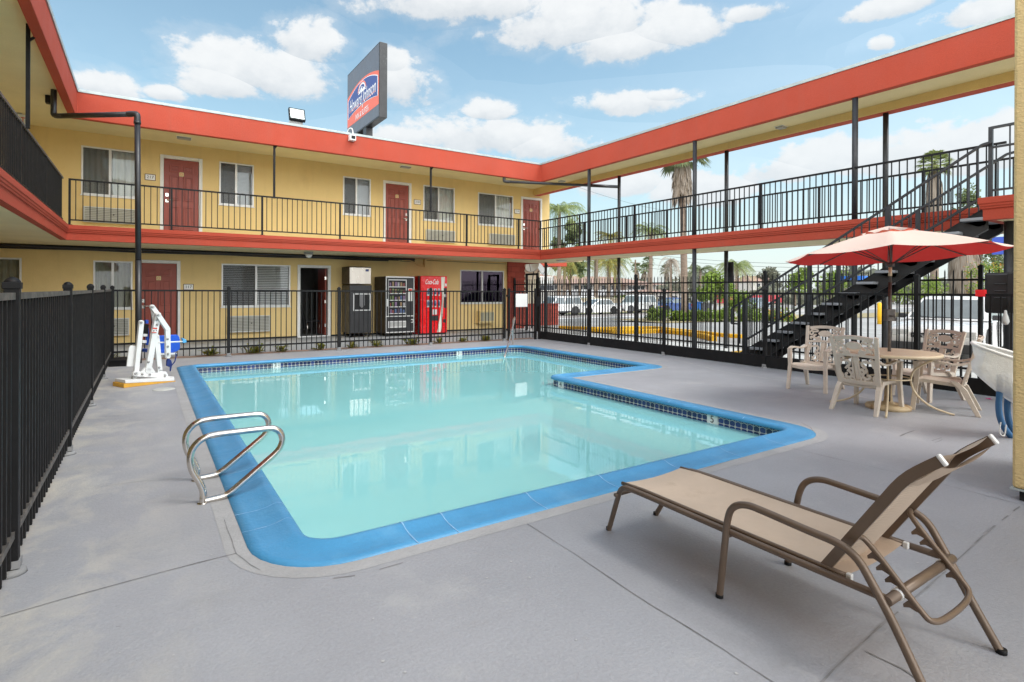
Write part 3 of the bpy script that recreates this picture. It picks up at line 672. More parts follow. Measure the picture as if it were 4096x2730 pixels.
railing('railing', 'railing on the street side of the raised walkway at right', (13.1, 17.9), (13.1, -2), 3.93, 3.035, 2.918, [YR + 2 - onX(u, 800, 13.1).y for u in (2340, 2510, 2670, 2935, 3280, 3700)])

# ================================================================ POOL FENCES
m_foot = mat('post footing concrete', (.27, .27, .275), .85, var=.15, vs=6)
def fence(name, label, p0, p1, posts, zt=1.475, zb=.23, zlow=.06, sp=.115, pw=.062, board=None, spike=None, capz=1.53, group='black steel pool fences', foot=True, rails=None, mrail=None, pk=.017):
    p0, p1 = V((*p0, 0)), V((*p1, 0)); d = p1 - p0; L = d.length; d.normalize(); n_ = V((d.y, -d.x, 0)); r = thing(name, label, 'fence', (*((p0 + p1) / 2).to_2d(), 0), group)
    for k, z in enumerate(rails or (zt, zb)):
        MB().bar(p0 + V((0, 0, z - .018)), p1 + V((0, 0, z - .018)), .036, .036).build('top_rail' if k == 0 else 'bottom_rail', mrail or m_black, r)
    b = MB(); n = int(L / sp)
    for i in range(1, n):
        p = p0 + d * (L * i / n)
        if spike: b.bar(p + V((0, 0, zlow)), p + V((0, 0, spike - .04)), pk, pk, up=d).lathe([(.010, spike - .04), (.001, spike)], p, 6)
        else: b.bar(p + V((0, 0, zlow)), p + V((0, 0, zt - .036)), pk, pk, up=d)
    b.build('picket_panel', m_black, r)
    if board:
        b = MB().bar(p0 + V((0, 0, (board[0] + board[1]) / 2)) + n_ * .02, p1 + V((0, 0, (board[0] + board[1]) / 2)) + n_ * .02, .006, board[1] - board[0]); n = int(L / sp)
        b.build('kick_board', m_black, r)
    for t in posts:
        tz = capz
        if isinstance(t, tuple): t, tz = t
        p = p0 + d * t; b = MB().bar(p + V((0, 0, .0)), p + V((0, 0, tz)), pw, pw, up=d)
        h = pw / 2 + .006; b.box((p.x - h, p.y - h, tz - .035), (p.x + h, p.y + h, tz)); b.lathe([(h * 1.0, tz), (h * .72, tz + .016), (h * .3, tz + .026), (0.001, tz + .028)], p, 12)
        q = b.build('post', m_black, r, bevel=.003)
        if foot:
            b = MB().lathe([(.066, 0), (.062, .02), (.05, .03), (.001, .03)], p, 14); b.box((p.x - pw * .62, p.y - pw * .62, .036), (p.x + pw * .62, p.y + pw * .62, .075)); b.build('footing', m_foot, q)
    return r
fence('pool_fence', 'long black picket fence along the left edge of the deck', (-.58, -4), (-.58, 13.72), [4 + y for y in (-1.2, 1.33, 3.87, 6.38, 8.86, 11.41)], zt=1.475, mrail=m_rail, pk=.022, sp=.108)
fence('pool_fence', 'black picket fence in front of the vending machines, far side of the pool', (-.58, 13.75), (8.86, 13.75), [.03] + [x + .58 for x in (1.55, 3.98, 6.45, 8.82)])
fence('pool_fence', 'black picket fence with solid kick board on the street side of the deck', (10.1, 13.70), (10.1, 2.05), [13.70 - y for y in (11.45, 8.85, 6.32)] + [(13.70 - 3.77, 1.76)], board=(.015, .225), zb=.245, zlow=.02)
g = fence('pool_gate', 'black picket gate carrying a white sheet, far right corner of the pool fence', (8.96, 13.75), (9.98, 13.75), [.02, .98], group='black steel pool fences', foot=False)
tag(g, cat='gate')
MB().box((8.9, 13.70, 1.30), (8.99, 13.78, 1.36)).build('hinge', m_black, g); MB().box((8.9, 13.70, .30), (8.99, 13.78, .36)).build('hinge', m_black, g); MB().box((9.93, 13.69, 1.0), (10.06, 13.78, 1.30)).build('latch', m_black, g)
MB().bar((10.1, 13.75, 0), (10.1, 13.75, 1.56), .07, .07, up=(1, 0, 0)).build('gate_post', m_black, g, bevel=.003)
a, c = onY(2063, 1176, 13.71), onY(2109, 1228, 13.71); tag(MB().box((a.x, 13.702, c.z), (c.x, 13.712, a.z)).build('notice_sheet', m_paper), 'blank white notice sheet hanging on the black pool gate', 'notice')
XF = 11.9
yy = [onX(u, 1200, XF).y for u in (2543, 3060)]
fence('spiked_fence', 'taller black spiked fence along the parking lot under the raised walkway', (XF, 16.30), (XF, 1.0), [(16.3 - y, 1.95) for y in yy] + [(.03, 1.95), (8.8 + 4.0, 1.95)], rails=(1.73, .19), zlow=.03, spike=1.90, sp=.125, foot=False, capz=1.95, group='taller spiked fences')
fence('spiked_fence', 'short run of spiked fence between the brick pier and the gate frame', (XF, 17.88), (XF, 17.05), [(.04, 1.95)], rails=(1.73, .19), zlow=.03, spike=1.90, sp=.125, foot=False, capz=1.95, group='taller spiked fences')
g = thing('spiked_gate', 'black spiked gate with a tall square frame beside the brick pier', 'gate', (XF, 16.7, 0))
b = MB()
for y in (17.02, 16.34): b.bar((XF, y, -.02), (XF, y, 2.12), .07, .07, up=(1, 0, 0))
b.bar((XF, 17.055, 2.085), (XF, 16.305, 2.085), .07, .07); b.build('gate_frame', m_black, g, bevel=.003)
b = MB().bar((XF, 16.98, 1.72), (XF, 16.38, 1.72), .036, .036).bar((XF, 16.98, .2), (XF, 16.38, .2), .036, .036)
for k in range(6): b.bar((XF, 16.93 - k * .1, .05), (XF, 16.93 - k * .1, 1.9), .018, .018, up=(1, 0, 0))
b.build('picket_panel', m_black, g)

# ================================================================ STAIRCASE
m_tread = mat('grey concrete tread', (.30, .32, .35), .6, var=.1, vs=6, fine=.1)
m_stair = mat('dark stair steel', (.020, .020, .022), .5, var=.3, vs=2)
st = thing('staircase', 'black steel staircase with grey treads rising to the raised walkway behind the parasol', 'staircase', (11, 5, 0))
XN, XFAR = 10.5, 11.45
zt_ = lambda y: .14 + (7.27 - y) / .30 * .1915      # tread line
for i in range(1, 14):
    y = 7.27 - .30 * i; z = .14 + .1915 * i
    b = MB().box((XN, y - .02, z - .045), (XFAR, y - .31, z)); b.build('tread', m_tread, st, bevel=.008)
for x, nm in ((XN + .17, 'stringer'), (XFAR - .12, 'stringer')):
    P = [(x, 7.42, -.05), (x, 7.42, .08), (x, 3.05, .08 + (7.42 - 3.05) / .3 * .1915 - .06), (x, 3.05, .08 + (7.42 - 3.05) / .3 * .1915 - .40), (x, 6.95, -.05)]
    b = MB().prism(P, (.012, 0, 0)); sl = .1915 / .3
    for dz in (0, -.335):
        b.bar((x + .03, 7.36, .10 + dz + (.0 if dz == 0 else .36 - .0) * 0 + (0 if dz == 0 else .05)), (x + .03, 3.06, .08 + (7.42 - 3.06) * sl - .06 + dz + (0 if dz == 0 else -.01)), .075, .012)
    for i in range(1, 14):
        y = 7.27 - .30 * i; z = .14 + .1915 * i; b.prism([(x, y - .02, z - .046), (x, y - .29, z - .046), (x, y - .29, z - .10), (x, y - .2, z - .13)], (.06, 0, 0))
    b.build(nm, m_stair, st)
def stair_rail(x, bot, top, kink, lowa, lowb, newels, tag_):
    A, B = onX(*bot, x), onX(*top, x); A.x = B.x = x
    sl = (B.z - A.z) / (B.y - A.y); f = lambda y: A.z + (y - A.y) * sl
    C, D = onX(*lowa, x), onX(*lowb, x); g_ = lambda y: C.z + (y - C.y) * (D.z - C.z) / (D.y - C.y)
    y0 = A.y
    loop = [(x, y0 - .18 - .0, f(y0) - .32), (x, y0 - .0, f(y0) - .32), (x, y0, f(y0)), (x, B.y, B.z)] + ([(x, B.y - .12, B.z + .02)] if kink else [])
    b = MB()
    for i in range(len(loop) - 1): b.bar(loop[i], loop[i + 1], .040, .034)
    b.build('handrail', m_charc, st); MB().bar(C, D, .036, .034).build('bottom_rail', m_charc, st)
    b = MB(); n = int(abs(A.y - B.y) / .135); ys = y0 - .2
    while ys > B.y + .02:
        b.bar((x, ys, g_(ys)), (x, ys, f(ys)), .017, .017, up=(0, 1, 0)); ys -= .125
    b.build('baluster_panel', m_charc, st)
    for u in newels:
        y = onX(u, 1200, x).y; b = MB().bar((x, y, max(-.05, zt_(y) - .12)), (x, y, f(y) - .01), .06, .06, up=(0, 1, 0)); b.build('newel_post', m_charc, st)
stair_rail(XN - .03, (2927, 1235), (3930, 580), True, (2990, 1357), (3914, 800), (2981, 3237, 3553), 'near')
stair_rail(XFAR + .03, (3052, 1233), (4027, 618), True, (3110, 1330), (4040, 800), (3110, 3354, 3670), 'far')
lr = thing('landing_railing', 'railing round the stair landing at the upper right', 'railing', (10.6, 2.5, 2.92), 'black steel railings of the upper floor')
b = MB().bar((10.55, 2.99, 2.92), (10.55, 2.99, 3.97), .05, .05, up=(0, 1, 0)); b.build('post', m_charc, lr)
MB().bar((10.55, 2.99, 3.955), (10.55, -1, 3.955), .042, .036).build('handrail', m_charc, lr)
b = MB().bar((10.55, 2.99, 3.02), (10.55, -1, 3.02), .03, .03).bar((10.55, 2.99, 3.66), (10.55, -1, 3.66), .03, .03)
for k in range(1, 18): b.bar((10.55, 2.99 - k * .22, 3.03), (10.55, 2.99 - k * .22, 3.95), .017, .017, up=(0, 1, 0))
b.build('baluster_panel', m_charc, lr)

# ================================================================ THINGS ON THE WALLS
def ac(u0, v0, u1, v1, label, knob=None):
    a, c = onY(u0, v0, YW - .10), onY(u1, v1, YW - .10); r = thing('air_conditioner', label, 'air conditioner', ((a.x + c.x) / 2, YW, c.z), 'wall air conditioners under the windows')
    MB().box((a.x + .02, YW - .092, c.z + .02), (c.x - .02, YW - .001, a.z - .02)).build('core', m_curtg, r)
    hb = MB().box((a.x, YW - .115, c.z), (a.x + .025, YW - .001, a.z)).box((c.x - .025, YW - .115, c.z), (c.x, YW - .001, a.z)).box((a.x + .025, YW - .114, a.z - .025), (c.x - .025, YW - .001, a.z)).box((a.x + .025, YW - .114, c.z), (c.x - .025, YW - .001, c.z + .025)); hb.build('housing', m_grill, r, bevel=.004)
    b = MB(); z = c.z + .03
    while z < a.z - .02: b.obox(((a.x + c.x) / 2, YW - .108, z), ((c.x - a.x) / 2 - .015, 0, 0), (0, .010, -.010), (0, .0035, .0035)); z += .044
    b.build('grille', m_grill, r); b = MB(); x = (a.x + c.x) / 2 + .05
    b.lathe([(.018, 0), (.016, .02), (.001, .022)], (x, YW - .122, a.z * .55 + c.z * .45), 10, ax=(V((1, 0, 0)), V((0, 0, 1)), V((0, -1, 0)))); b.build('knob', m_dark, r)
    MB().box((a.x - .02, YW - .03, c.z - .035), (c.x + .02, YW - .001, c.z - .002)).build('sill', m_yel, r)
ac(333.6, 825, 553, 900, 'wide louvred air conditioner under the upper window behind the drain pipe')
ac(1706.6, 918, 1820.6, 972, 'louvred air conditioner right of the upper door by plaque 218')
ac(1960, 934.5, 2059.7, 983, 'louvred air conditioner left of the upper corner door by plaque 219')
ac(375, 1276, 516.5, 1342, 'louvred air conditioner low on the wall left of the ground floor door')
ac(913.6, 1265.6, 1080, 1326, 'louvred air conditioner under the wide window with blinds')
a, c = onY(1921, 1244.6, YW - .28), onY(1977, 1290, YW - .28); r = thing('window_air_conditioner', 'cream boxy air conditioner sticking out under the dark purple window', 'air conditioner', ((a.x + c.x) / 2, YW, c.z))
b = MB().box((a.x, YW - .28, c.z), (c.x, YW - .001, a.z)); b.build('housing', m_cream, r, bevel=.01); w = c.x - a.x
b = MB()
for p, q in ((.04, .30), (.34, .66), (.70, .97)):
    b.box((a.x + w * p, YW - .286, c.z + .06), (a.x + w * q, YW - .2801, a.z - .06))
b.build('vent_panel', m_curtg, r)
b = MB().box((a.x - .04, YW - .26, c.z - .03), (c.x + .03, YW - .001, c.z - .001)); b.build('support_shelf', m_cream, r)
def plaque(u, v, txt, label):
    p = onY(u, v, YW - .01); r = thing('room_plaque', label, 'room sign', (p.x, YW, p.z - .07), 'room number plaques')
    MB().box((p.x - .125, YW - .012, p.z - .085), (p.x + .125, YW - .001, p.z + .085)).build('frame', mat('plaque frame', (.12, .05, .03), .5) if 'plaque frame' not in MATS else MATS['plaque frame'], r)
    q = MB().box((p.x - .11, YW - .016, p.z - .07), (p.x + .11, YW - .0121, p.z + .07)).build('plate', m_paper, r)
    b = MB().text(txt, (p.x, YW - .018, p.z), (1, 0, 0), (0, 0, 1), .11); b.build('numeral', m_blk, q)
plaque(601, 710, '217', 'room plaque 217 on the upper wall beside the left door'); plaque(1669.5, 809.5, '218', 'room plaque 218 on the upper wall right of the middle door')
plaque(2069, 847, '219', 'room plaque 219 on the upper wall left of the corner door'); plaque(754, 1149, '117', 'room plaque 117 on the ground floor wall right of the red door')
# conduits under the balcony
b = MB()
for dz, dy, rr in ((-.04, -.06, .035), (-.055, -.13, .028), (-.10, -.05, .022)):
    P = [V((x, YW + dy, 2.58 + dz + .008 * math.sin(x * 2.1 + dy * 40))) for x in np.arange(-3.2, 8.2 + dy * 4, .5)]; b.tube(P, rr, 8)
tag(b.build('conduit', m_pipe), 'bundle of dark conduits running under the balcony along the wall', 'conduit')
b = MB().box((8.15, YW - .12, 2.30), (8.22, YW - .001, 2.57))
for k in range(3): b.tube(smoothpath([(7.2, YW - .06 - k * .03, 2.52 - k * .02), (7.7, YW - .06 - k * .03, 2.50), (7.9, YW - .07, 2.40 - k * .03), (8.15, YW - .06, 2.36 - k * .02)]), .014, 6)
b.box((6.85, YW - .09, 2.40), (7.25, YW - .001, 2.48)); tag(b.build('conduit_box', m_yel), 'yellow painted junction box and bent conduits at the right end of the cable run', 'junction box')
b = MB().tube([(8.2, YW - .05, 2.53), (11.6, YW - .05, 2.50)], .008, 6); tag(b.build('cable', m_charc), 'thin loose cable strung along the top of the ground floor wall', 'cable')
p = onY(1235, 1012, 16.6); r = thing('security_light', 'small grey security lamp with round lens under the balcony above the open doorway', 'light', (p.x, p.y, 2.45))
MB().box((p.x - .12, p.y - .03, 2.50), (p.x + .12, p.y + .10, 2.578)).build('housing', m_grey, r, bevel=.01)
MB().lathe([(.001, -.10), (.06, -.085), (.09, -.04), (.095, 0)], (p.x, p.y - .02, 2.50), 18).build('lens', m_white, r)
# drain pipe hanging clear of the left balcony
E0 = V((-.14, 13.42, 4.99)); S0 = V((-1.50, 14.5, 4.99))
b = MB().tube(smoothpath([S0 + V((-.06, .04, .53)), S0 + V((-.06, .04, .10)), S0 + V((-.06, .04, .0)), S0 + V((.12, -.09, 0)), S0 + V((.3, -.23, 0))], 2), .052, 14)
b.tube([S0 + V((.1, -.08, 0)), E0 + V((-.05, .04, .0))], .052, 14)
b.tube(smoothpath([E0 + V((-.16, .12, 0)), E0 + V((-.03, .02, .005)), E0 + V((0, 0, -.02)), E0 + V((0, 0, -.16))], 2), .058, 14)
b.tube([E0 + V((0, 0, -.1)), V((-.115, 13.42, 2.05))], .052, 14); b.tube([V((-.115, 13.42, 2.06)), V((-.105, 13.42, .0))], .056, 14)
b.tube([E0 + V((0, 0, -.14)), E0 + V((0, 0, -.2))], .064, 14)
tag(b.build('drain_pipe', m_pipe), 'black drain pipe with an elbow dropping from the left balcony eaves to the deck', 'pipe')
A = onY(2016, 727, 15.95); B = onZ(2471, 748, A.z)
Bm = A.lerp(B, .55); b = MB().tube(smoothpath([A + V((0, 0, .38)), A + V((0, 0, .06)), A, A + (B - A).normalized() * .2], 2), .05, 12)
b.tube([A + (B - A).normalized() * .1, B.lerp(A, .24)], .048, 12); b.tube([B.lerp(A, .26), B], .056, 12); tag(b.build('overflow_pipe', m_pipe), 'long black pipe slung under the eaves across the corner of the upper walkway', 'pipe')
b = MB().box((-1.75, 15.0, 5.36), (-1.62, 15.14, 5.526)); tag(b.build('soffit_box', m_black, bevel=.01), 'small black box on the soffit left of the drain pipe elbow', 'box')
# soffit lamps
def lamp(u, v, z, label, rx=.16, round_=False):
    p = onZ(u, v, z); r = thing('soffit_light', label, 'light', (p.x, p.y, z), 'small soffit lights')
    if round_: MB().lathe([(.17, 0), (.17, -.02), (.14, -.045), (.001, -.06)], (p.x, p.y, z), 24).build('lens', m_white, r); MB().lathe([(.19, .0), (.19, -.02), (.171, -.022)], (p.x, p.y, z), 24).build('trim_ring', m_grey, r)
    else: MB().box((p.x - rx, p.y - .09, z - .05), (p.x + rx, p.y + .09, z)).build('lens', m_grey, r, bevel=.01); MB().box((p.x - rx - .02, p.y - .11, z - .012), (p.x + rx + .02, p.y + .11, z - .0005)).build('trim_ring', m_white, r)
lamp(736, 551, 5.525, 'flat soffit light above the left upper door'); lamp(1622, 667, 5.525, 'flat soffit light above the middle upper door')
lamp(2247, 724, 5.45, 'flat soffit light over the near end of the raised walkway by the corner', .1); lamp(3125, 507, 5.45, 'flat soffit light over the raised walkway between the tall columns', .1)
lamp(2246, 1042, 2.58, 'round ceiling light under the raised walkway slab', round_=True)
# exit sign
p = V((-2.43, 16.9, 5.345)); r = thing('exit_sign', 'white exit sign with red letters hanging under the left soffit', 'exit sign', (p.x, 16.9, p.z - .1))
MB().box((p.x - .20, 16.9, p.z - .15), (p.x + .14, 16.94, p.z + .15)).build('panel', m_paper, r, bevel=.005); b = MB().text('EXIT', (p.x - .03, 16.896, p.z), (1, 0, 0), (0, 0, 1), .22, sx=.62); b.build('letters', m_redtxt, r)
MB().box((p.x - .05, 16.91, p.z + .15), (p.x + .05, 16.93, 5.527)).build('bracket', m_grey, r)
# flood light and camera on the roof edge
p = onY(1185, 490, 16.1); r = thing('flood_light', 'square flood light on a grey box on the roof edge', 'flood light', (p.x, 16.1, 5.95))
MB().box((p.x - .18, 16.02, 5.93), (p.x + .16, 16.25, 6.12)).build('base', m_grey, r, bevel=.008)
c_ = V((p.x, 16.03, 6.29)); ax_, uy = V((.21, 0, 0)), V((0, .07, .17)); nz = ax_.cross(uy).normalized()
MB().obox(c_, ax_, uy, nz * .05).build('frame', m_black, r, bevel=.008); MB().obox(c_ + nz * -.0, ax_ * .86, uy * .82, nz * .0515).build('lens', mat('lamp lens', (.55, .62, .60), .15, var=.2, vs=9), r)
p = onY(1411, 551, 15.7); r = thing('security_camera', 'small white security camera hanging over the roof edge left of the sign', 'camera', (p.x, 15.7, p.z - .09))
MB().box((p.x - .085, 15.66, p.z - .085), (p.x + .085, 15.83, p.z + .075)).build('housing', m_white, r, bevel=.01); MB().box((p.x - .05, 15.653, p.z - .045), (p.x + .06, 15.6599, p.z + .045)).build('lens', m_dark, r)
b = MB().tube(smoothpath([(p.x + .02, 15.75, p.z + .07), (p.x + .02, 15.75, p.z + .22), (p.x - .02, 15.8, p.z + .30), (p.x - .08, 15.9, p.z + .26), (p.x - .08, 15.95, p.z + .1)]), .016, 8); b.build('cable', m_white, r)

# ================================================================ SIGN
m_sgrey = mat('sign grey face', (.115, .115, .13), .35, var=.06, vs=.8, spec=.6); m_sframe = mat('sign cabinet', (.028, .028, .030), .4, var=.25, vs=2, c2=(.10, .10, .10), c2s=(.62, .72), c2sc=3)
m_sor = mat('sign orange', (.72, .14, .08), .4); m_sbl = mat('sign blue', (.045, .07, .24), .4); m_swh = mat('sign white', (.82, .82, .82), .4); m_spk = mat('sign salmon', (.75, .22, .16), .4)
sx, sy0, sy1, sz0, sz1 = 8.19, 22.56, 27.0, 8.76, 11.92
sg = thing('pylon_sign', 'tall grey and blue motel sign with orange arch rising behind the roof', 'sign', (sx + .17, (sy0 + sy1) / 2, 0))
MB().box((sx, sy0, sz0), (sx + .34, sy1, sz1)).build('cabinet', m_sframe, sg, bevel=.01)
b = MB().box((sx + .02, 24.3, 0), (sx + .32, 24.7, sz0)).box((sx + .02, 25.5, 0), (sx + .32, 25.9, sz0)); b.build('pole', m_sframe, sg)
SW, SH = sy1 - sy0, sz1 - sz0
def SP(s, t, d=.004): return V((sx - d, sy1 - s * SW, sz0 + t * SH))       # s left->right as seen, t up
fc = MB().poly([SP(.012, .018, .006), SP(.988, .018, .006), SP(.988, .982, .006), SP(.012, .982, .006)]).build('face', m_sgrey, sg)
def arch(s0, s1, tb, te, tp, n=28):       # flat bottom at tb, sides to te, arched top peaking at tp
    P = [SP(s0, tb), SP(s1, tb)]
    return [(s0, tb), (s1, tb)] + [(s1 + (s0 - s1) * k / n, te + (tp - te) * (1 - (2 * k / n - 1) ** 2)) for k in range(n + 1)]
def flat(P, d, m, nm): return MB().poly([SP(s, t, d) for s, t in P]).build(nm, m, sg)
flat(arch(.012, .988, .175, .62, .725), .010, m_sor, 'orange_badge')
def badge(e, d, m, nm):
    n = 28; top = [(.985 - e + (-.97 + 2 * e) * k / n, .575 - e * .3 + (.135 - e * .2) * (1 - (2 * k / n - 1) ** 2)) for k in range(n + 1)]
    bot = [(.015 + e + (.97 - 2 * e) * k / n, .285 + e * .5 + .060 * (1 - (2 * k / n - 1) ** 2)) for k in range(n + 1)]; flat(bot + top, d, m, nm)
badge(.02, .014, m_swh, 'white_outline'); badge(.035, .018, m_sbl, 'blue_field')
b = MB(); b.text('Howard Johnson', SP(.5, .45, .024), (0, -1, 0), (0, 0, 1), .86, shear=.30, sx=.62, depth=0); b.build('lettering', m_swh, sg)
b = MB().text('INN & SUITES', SP(.5, .232, .024), (0, -1, 0), (0, 0, 1), .36, sx=.85); b.build('lettering', m_swh, sg)
b = MB().bar(SP(.10, .385, .024), SP(.44, .385, .024), .004, .022).bar(SP(.52, .385, .024), SP(.9, .385, .024), .004, .022); b.build('underline', m_sor, sg)
def half(r0, r1, cx, ct, d, m, nm, a0=.06, a1=.94):
    n = 20; O = [(cx - r1 * math.cos(PI * (a0 + (a1 - a0) * k / n)), ct + 1.15 * r1 * math.sin(PI * (a0 + (a1 - a0) * k / n))) for k in range(n + 1)]
    I = [(cx - r0 * math.cos(PI * (a0 + (a1 - a0) * k / n)), ct + 1.15 * r0 * math.sin(PI * (a0 + (a1 - a0) * k / n))) for k in range(n + 1)]
    b = MB()
    for k in range(n): b.poly([SP(*O[k], d), SP(*O[k + 1], d), SP(*I[k + 1], d), SP(*I[k], d)])
    b.build(nm, m, sg)
half(.115, .135, .5, .535, .022, m_spk, 'emblem_arc'); half(.095, .112, .5, .535, .022, m_swh, 'emblem_arc')
b = MB().poly([SP(*q, .022) for q in ((.375, .535), (.44, .535), (.48, .58), (.52, .60), (.50, .62))]).poly([SP(*q, .022) for q in ((.46, .535), (.625, .535), (.56, .59), (.52, .565), (.50, .60))]); b.build('emblem_roof', m_swh, sg)

# ================================================================ VENDING MACHINES
def px3(u0, v0, u1, v1, y):
    a, c = onY(u0, v0, y), onY(u1, v1, y); return a.x, c.x, c.z, a.z
yf = 17.12
x0, x1, zb, zt0 = px3(1398, 1141, 1486, 1332, yf); _, _, zc_, zt1 = px3(1398, 1066, 1486, 1138, yf)
m_mach = mat('dark machine enamel', (.022, .022, .024), .38, var=.2, vs=3); m_machb = mat('brown machine side', (.060, .042, .026), .5, var=.15, vs=3)
m_ss = mat('brushed steel panel', (.62, .57, .51), .32, .85, var=.09, vs=2.2, stretch=(3, 3, .3)); m_trim = mat('bright trim', (.66, .66, .65), .35, .3, var=.05, vs=5)
im = thing('ice_machine', 'tall ice dispenser with a steel upper box, leftmost of the machines', 'ice machine', ((x0 + x1) / 2, 17.5, 0), 'machines against the ground floor wall')
MB().box((x0, yf, zb), (x1, YW - .06, zt0)).build('cabinet', m_mach, im, bevel=.012)
MB().box((x0 - .0, yf + .02, zc_ - .01), (x1 - .02, YW - .06, zt1)).build('upper_box', m_machb, im, bevel=.01)
MB().box((x0 + .005, yf + .0, zc_ + .01), (x1 - .025, yf + .0199, zt1 - .03)).build('steel_front', m_ss, im, bevel=.006)
w = x1 - x0; b = MB().box((x1 - .2, yf - .004, zt1 - .15), (x1 - .10, yf - .0005, zt1 - .08)); b.build('badge', m_sbl, im)
fx0, fx1, fz0, fz1 = px3(1413, 1175, 1482, 1243, yf)
b = MB().box((fx0, yf - .012, fz0), (fx0 + .03, yf - .0005, fz1)).box((fx1 - .03, yf - .012, fz0), (fx1, yf - .0005, fz1)).box((fx0 + .03, yf - .011, fz1 - .03), (fx1 - .03, yf - .0005, fz1)).box((fx0 + .03, yf - .011, fz0), (fx1 - .03, yf - .0005, fz0 + .03)); b.build('trim_frame', m_trim, im)
MB().box((fx0 + .03, yf - .004, fz0 + .03), (fx1 - .03, yf - .0004, fz1 - .03)).build('recess', m_dark, im)
b = MB().box((fx0 + .17, yf - .03, fz1 - .36), (fx0 + .36, yf - .005, fz1 - .04)); b.prism([(fx0 + .17, yf - .03, fz1 - .36), (fx0 + .36, yf - .03, fz1 - .36), (fx0 + .265, yf - .03, fz1 - .46)], (0, .02, 0)); b.build('ice_chute', MATS['snack wrapper dull'] if 'snack wrapper dull' in MATS else mat('dull chute', (.14, .14, .145), .5), im, bevel=.008)
for xx in (x0 + .06, x1 - .06):
    for y in (yf + .08, YW - .15): MB().tube([(xx, y, 0), (xx, y, zb + .01)], .025, 8).build('foot', m_black, im)
yf = 16.95; x0, x1, zb, zt0 = px3(1541, 1106, 1653.5, 1328.5, yf)
sm_ = thing('snack_machine', 'black glass fronted snack vending machine between the ice and soda machines', 'vending machine', ((x0 + x1) / 2, 17.4, 0), 'machines against the ground floor wall')
MB().box((x0, yf, zb - .02), (x1, YW - .08, zt0)).build('cabinet', m_machb, sm_, bevel=.01)
W, Hh = x1 - x0, zt0 - zb
def Q(s0, t0, s1, t1, d0, d1): return ((x0 + W * s0, yf - d1, zb + Hh * t0), (x0 + W * s1, yf - d0, zb + Hh * t1))
MB().box(*Q(0, 0, 1, 1, .001, .05)).build('door', m_mach, sm_, bevel=.006)
b = MB()
for q in ((0, 0, .022, 1), (.978, 0, 1, 1), (.022, .978, .978, 1), (.022, 0, .978, .018), (.022, .285, .978, .30), (.09, .93, .72, .945), (.70, .30, .722, .93), (.09, .30, .10, .93)): b.box(*Q(*q, .0502, .06))
for q in ((.09, .09, .72, .108), (.09, .19, .72, .208), (.09, .108, .115, .19), (.695, .108, .72, .19)): b.box(*Q(*q, .0504, .062))
b.build('trim_frame', m_trim, sm_); MB().box(*Q(.115, .108, .695, .19, .0502, .053)).build('delivery_flap', m_grey, sm_)
MB().box(*Q(.10, .30, .70, .93, .0501, .0525)).build('display_back', m_dark, sm_)
b = MB()
for k in range(5): b.box(*Q(.105, .335 + k * .118, .695, .348 + k * .118, .053, .075))
b.build('shelf', m_trim, sm_)
snk = [mat('snack wrapper ' + n, c, .4, var=.3, vs=20) for n, c in (('red', (.22, .05, .05)), ('violet', (.16, .10, .18)), ('tan', (.26, .17, .09)), ('silver', (.32, .31, .32)), ('blue', (.07, .11, .22)), ('green', (.13, .18, .06)))]
b = MB()
for k in range(5):
    for j in range(6):
        if random.random() < .12: continue
        s0 = .125 + j * .094; b.box(*Q(s0, .35 + k * .118, s0 + random.uniform(.05, .08), .35 + k * .118 + random.uniform(.05, .085), .054, .07), mi=random.randrange(6))
b.build('snack_packets', snk, sm_, bevel=.004)
b = MB().box(*Q(.78, .56, .93, .79, .0502, .062)); b.build('keypad', m_grill, sm_, bevel=.003); MB().box(*Q(.80, .735, .91, .78, .0622, .065)).build('display', m_redtxt, sm_)
b = MB().box(*Q(.86, .17, .97, .235, .0502, .06)); b.build('coin_return', m_trim, sm_); MB().box(*Q(.885, .185, .945, .22, .0602, .063)).build('slot', m_dark, sm_)
b = MB().box(*Q(.03, .47, .075, .60, .0502, .075)); b.build('handle', m_trim, sm_, bevel=.004)
for xx in (x0 + .08, x1 - .08):
    for y in (yf + .06, YW - .2): MB().box((xx - .04, y - .04, 0), (xx + .04, y + .04, zb - .02)).build('foot', m_black, sm_)
yf = 16.98; x0, x1, zb, zt0 = px3(1681, 1104, 1786, 1331, yf)
m_cred = mat('glossy red vending front', (.72, .008, .012), .25, var=.04, vs=2, coat=.4)
so = thing('soda_machine', 'bright red soda vending machine with white script and a white wave', 'vending machine', ((x0 + x1) / 2, 17.4, 0), 'machines against the ground floor wall')
MB().box((x0 - .005, yf + .16, zb - .04), (x1, YW - .08, zt0 - .0)).build('cabinet', m_cred, so, bevel=.01); MB().box((x0 - .02, yf + .05, zb), (x1, yf + .159, zt0 - .0)).build('side_band', m_mach, so, bevel=.006)
MB().box((x0, yf - .05, zb), (x1, yf + .049, zt0)).build('front', m_cred, so, bevel=.025, seg=3)
W, Hh = x1 - x0, zt0 - zb; ys_ = yf - .052
def FQ(s, t, d=0): return V((x0 + W * s, ys_ - d, zb + Hh * t))
wl, wr = [], []
for k in range(25):
    t = k / 24; c0 = .85 - .17 * (1 - t) ** 1.6 + .02 * math.sin(t * 5); wd = .052 + .018 * math.cos(t * 6.0); wl.append(FQ(c0 - wd, t * .97 + .015)); wr.append(FQ(c0 + wd, t * .97 + .015))
b = MB()
for k in range(24): b.poly([wl[k], wr[k], wr[k + 1], wl[k + 1]])
b.build('wave_stripe', m_cream if False else mat('ivory stripe', (.74, .72, .62), .4), so)
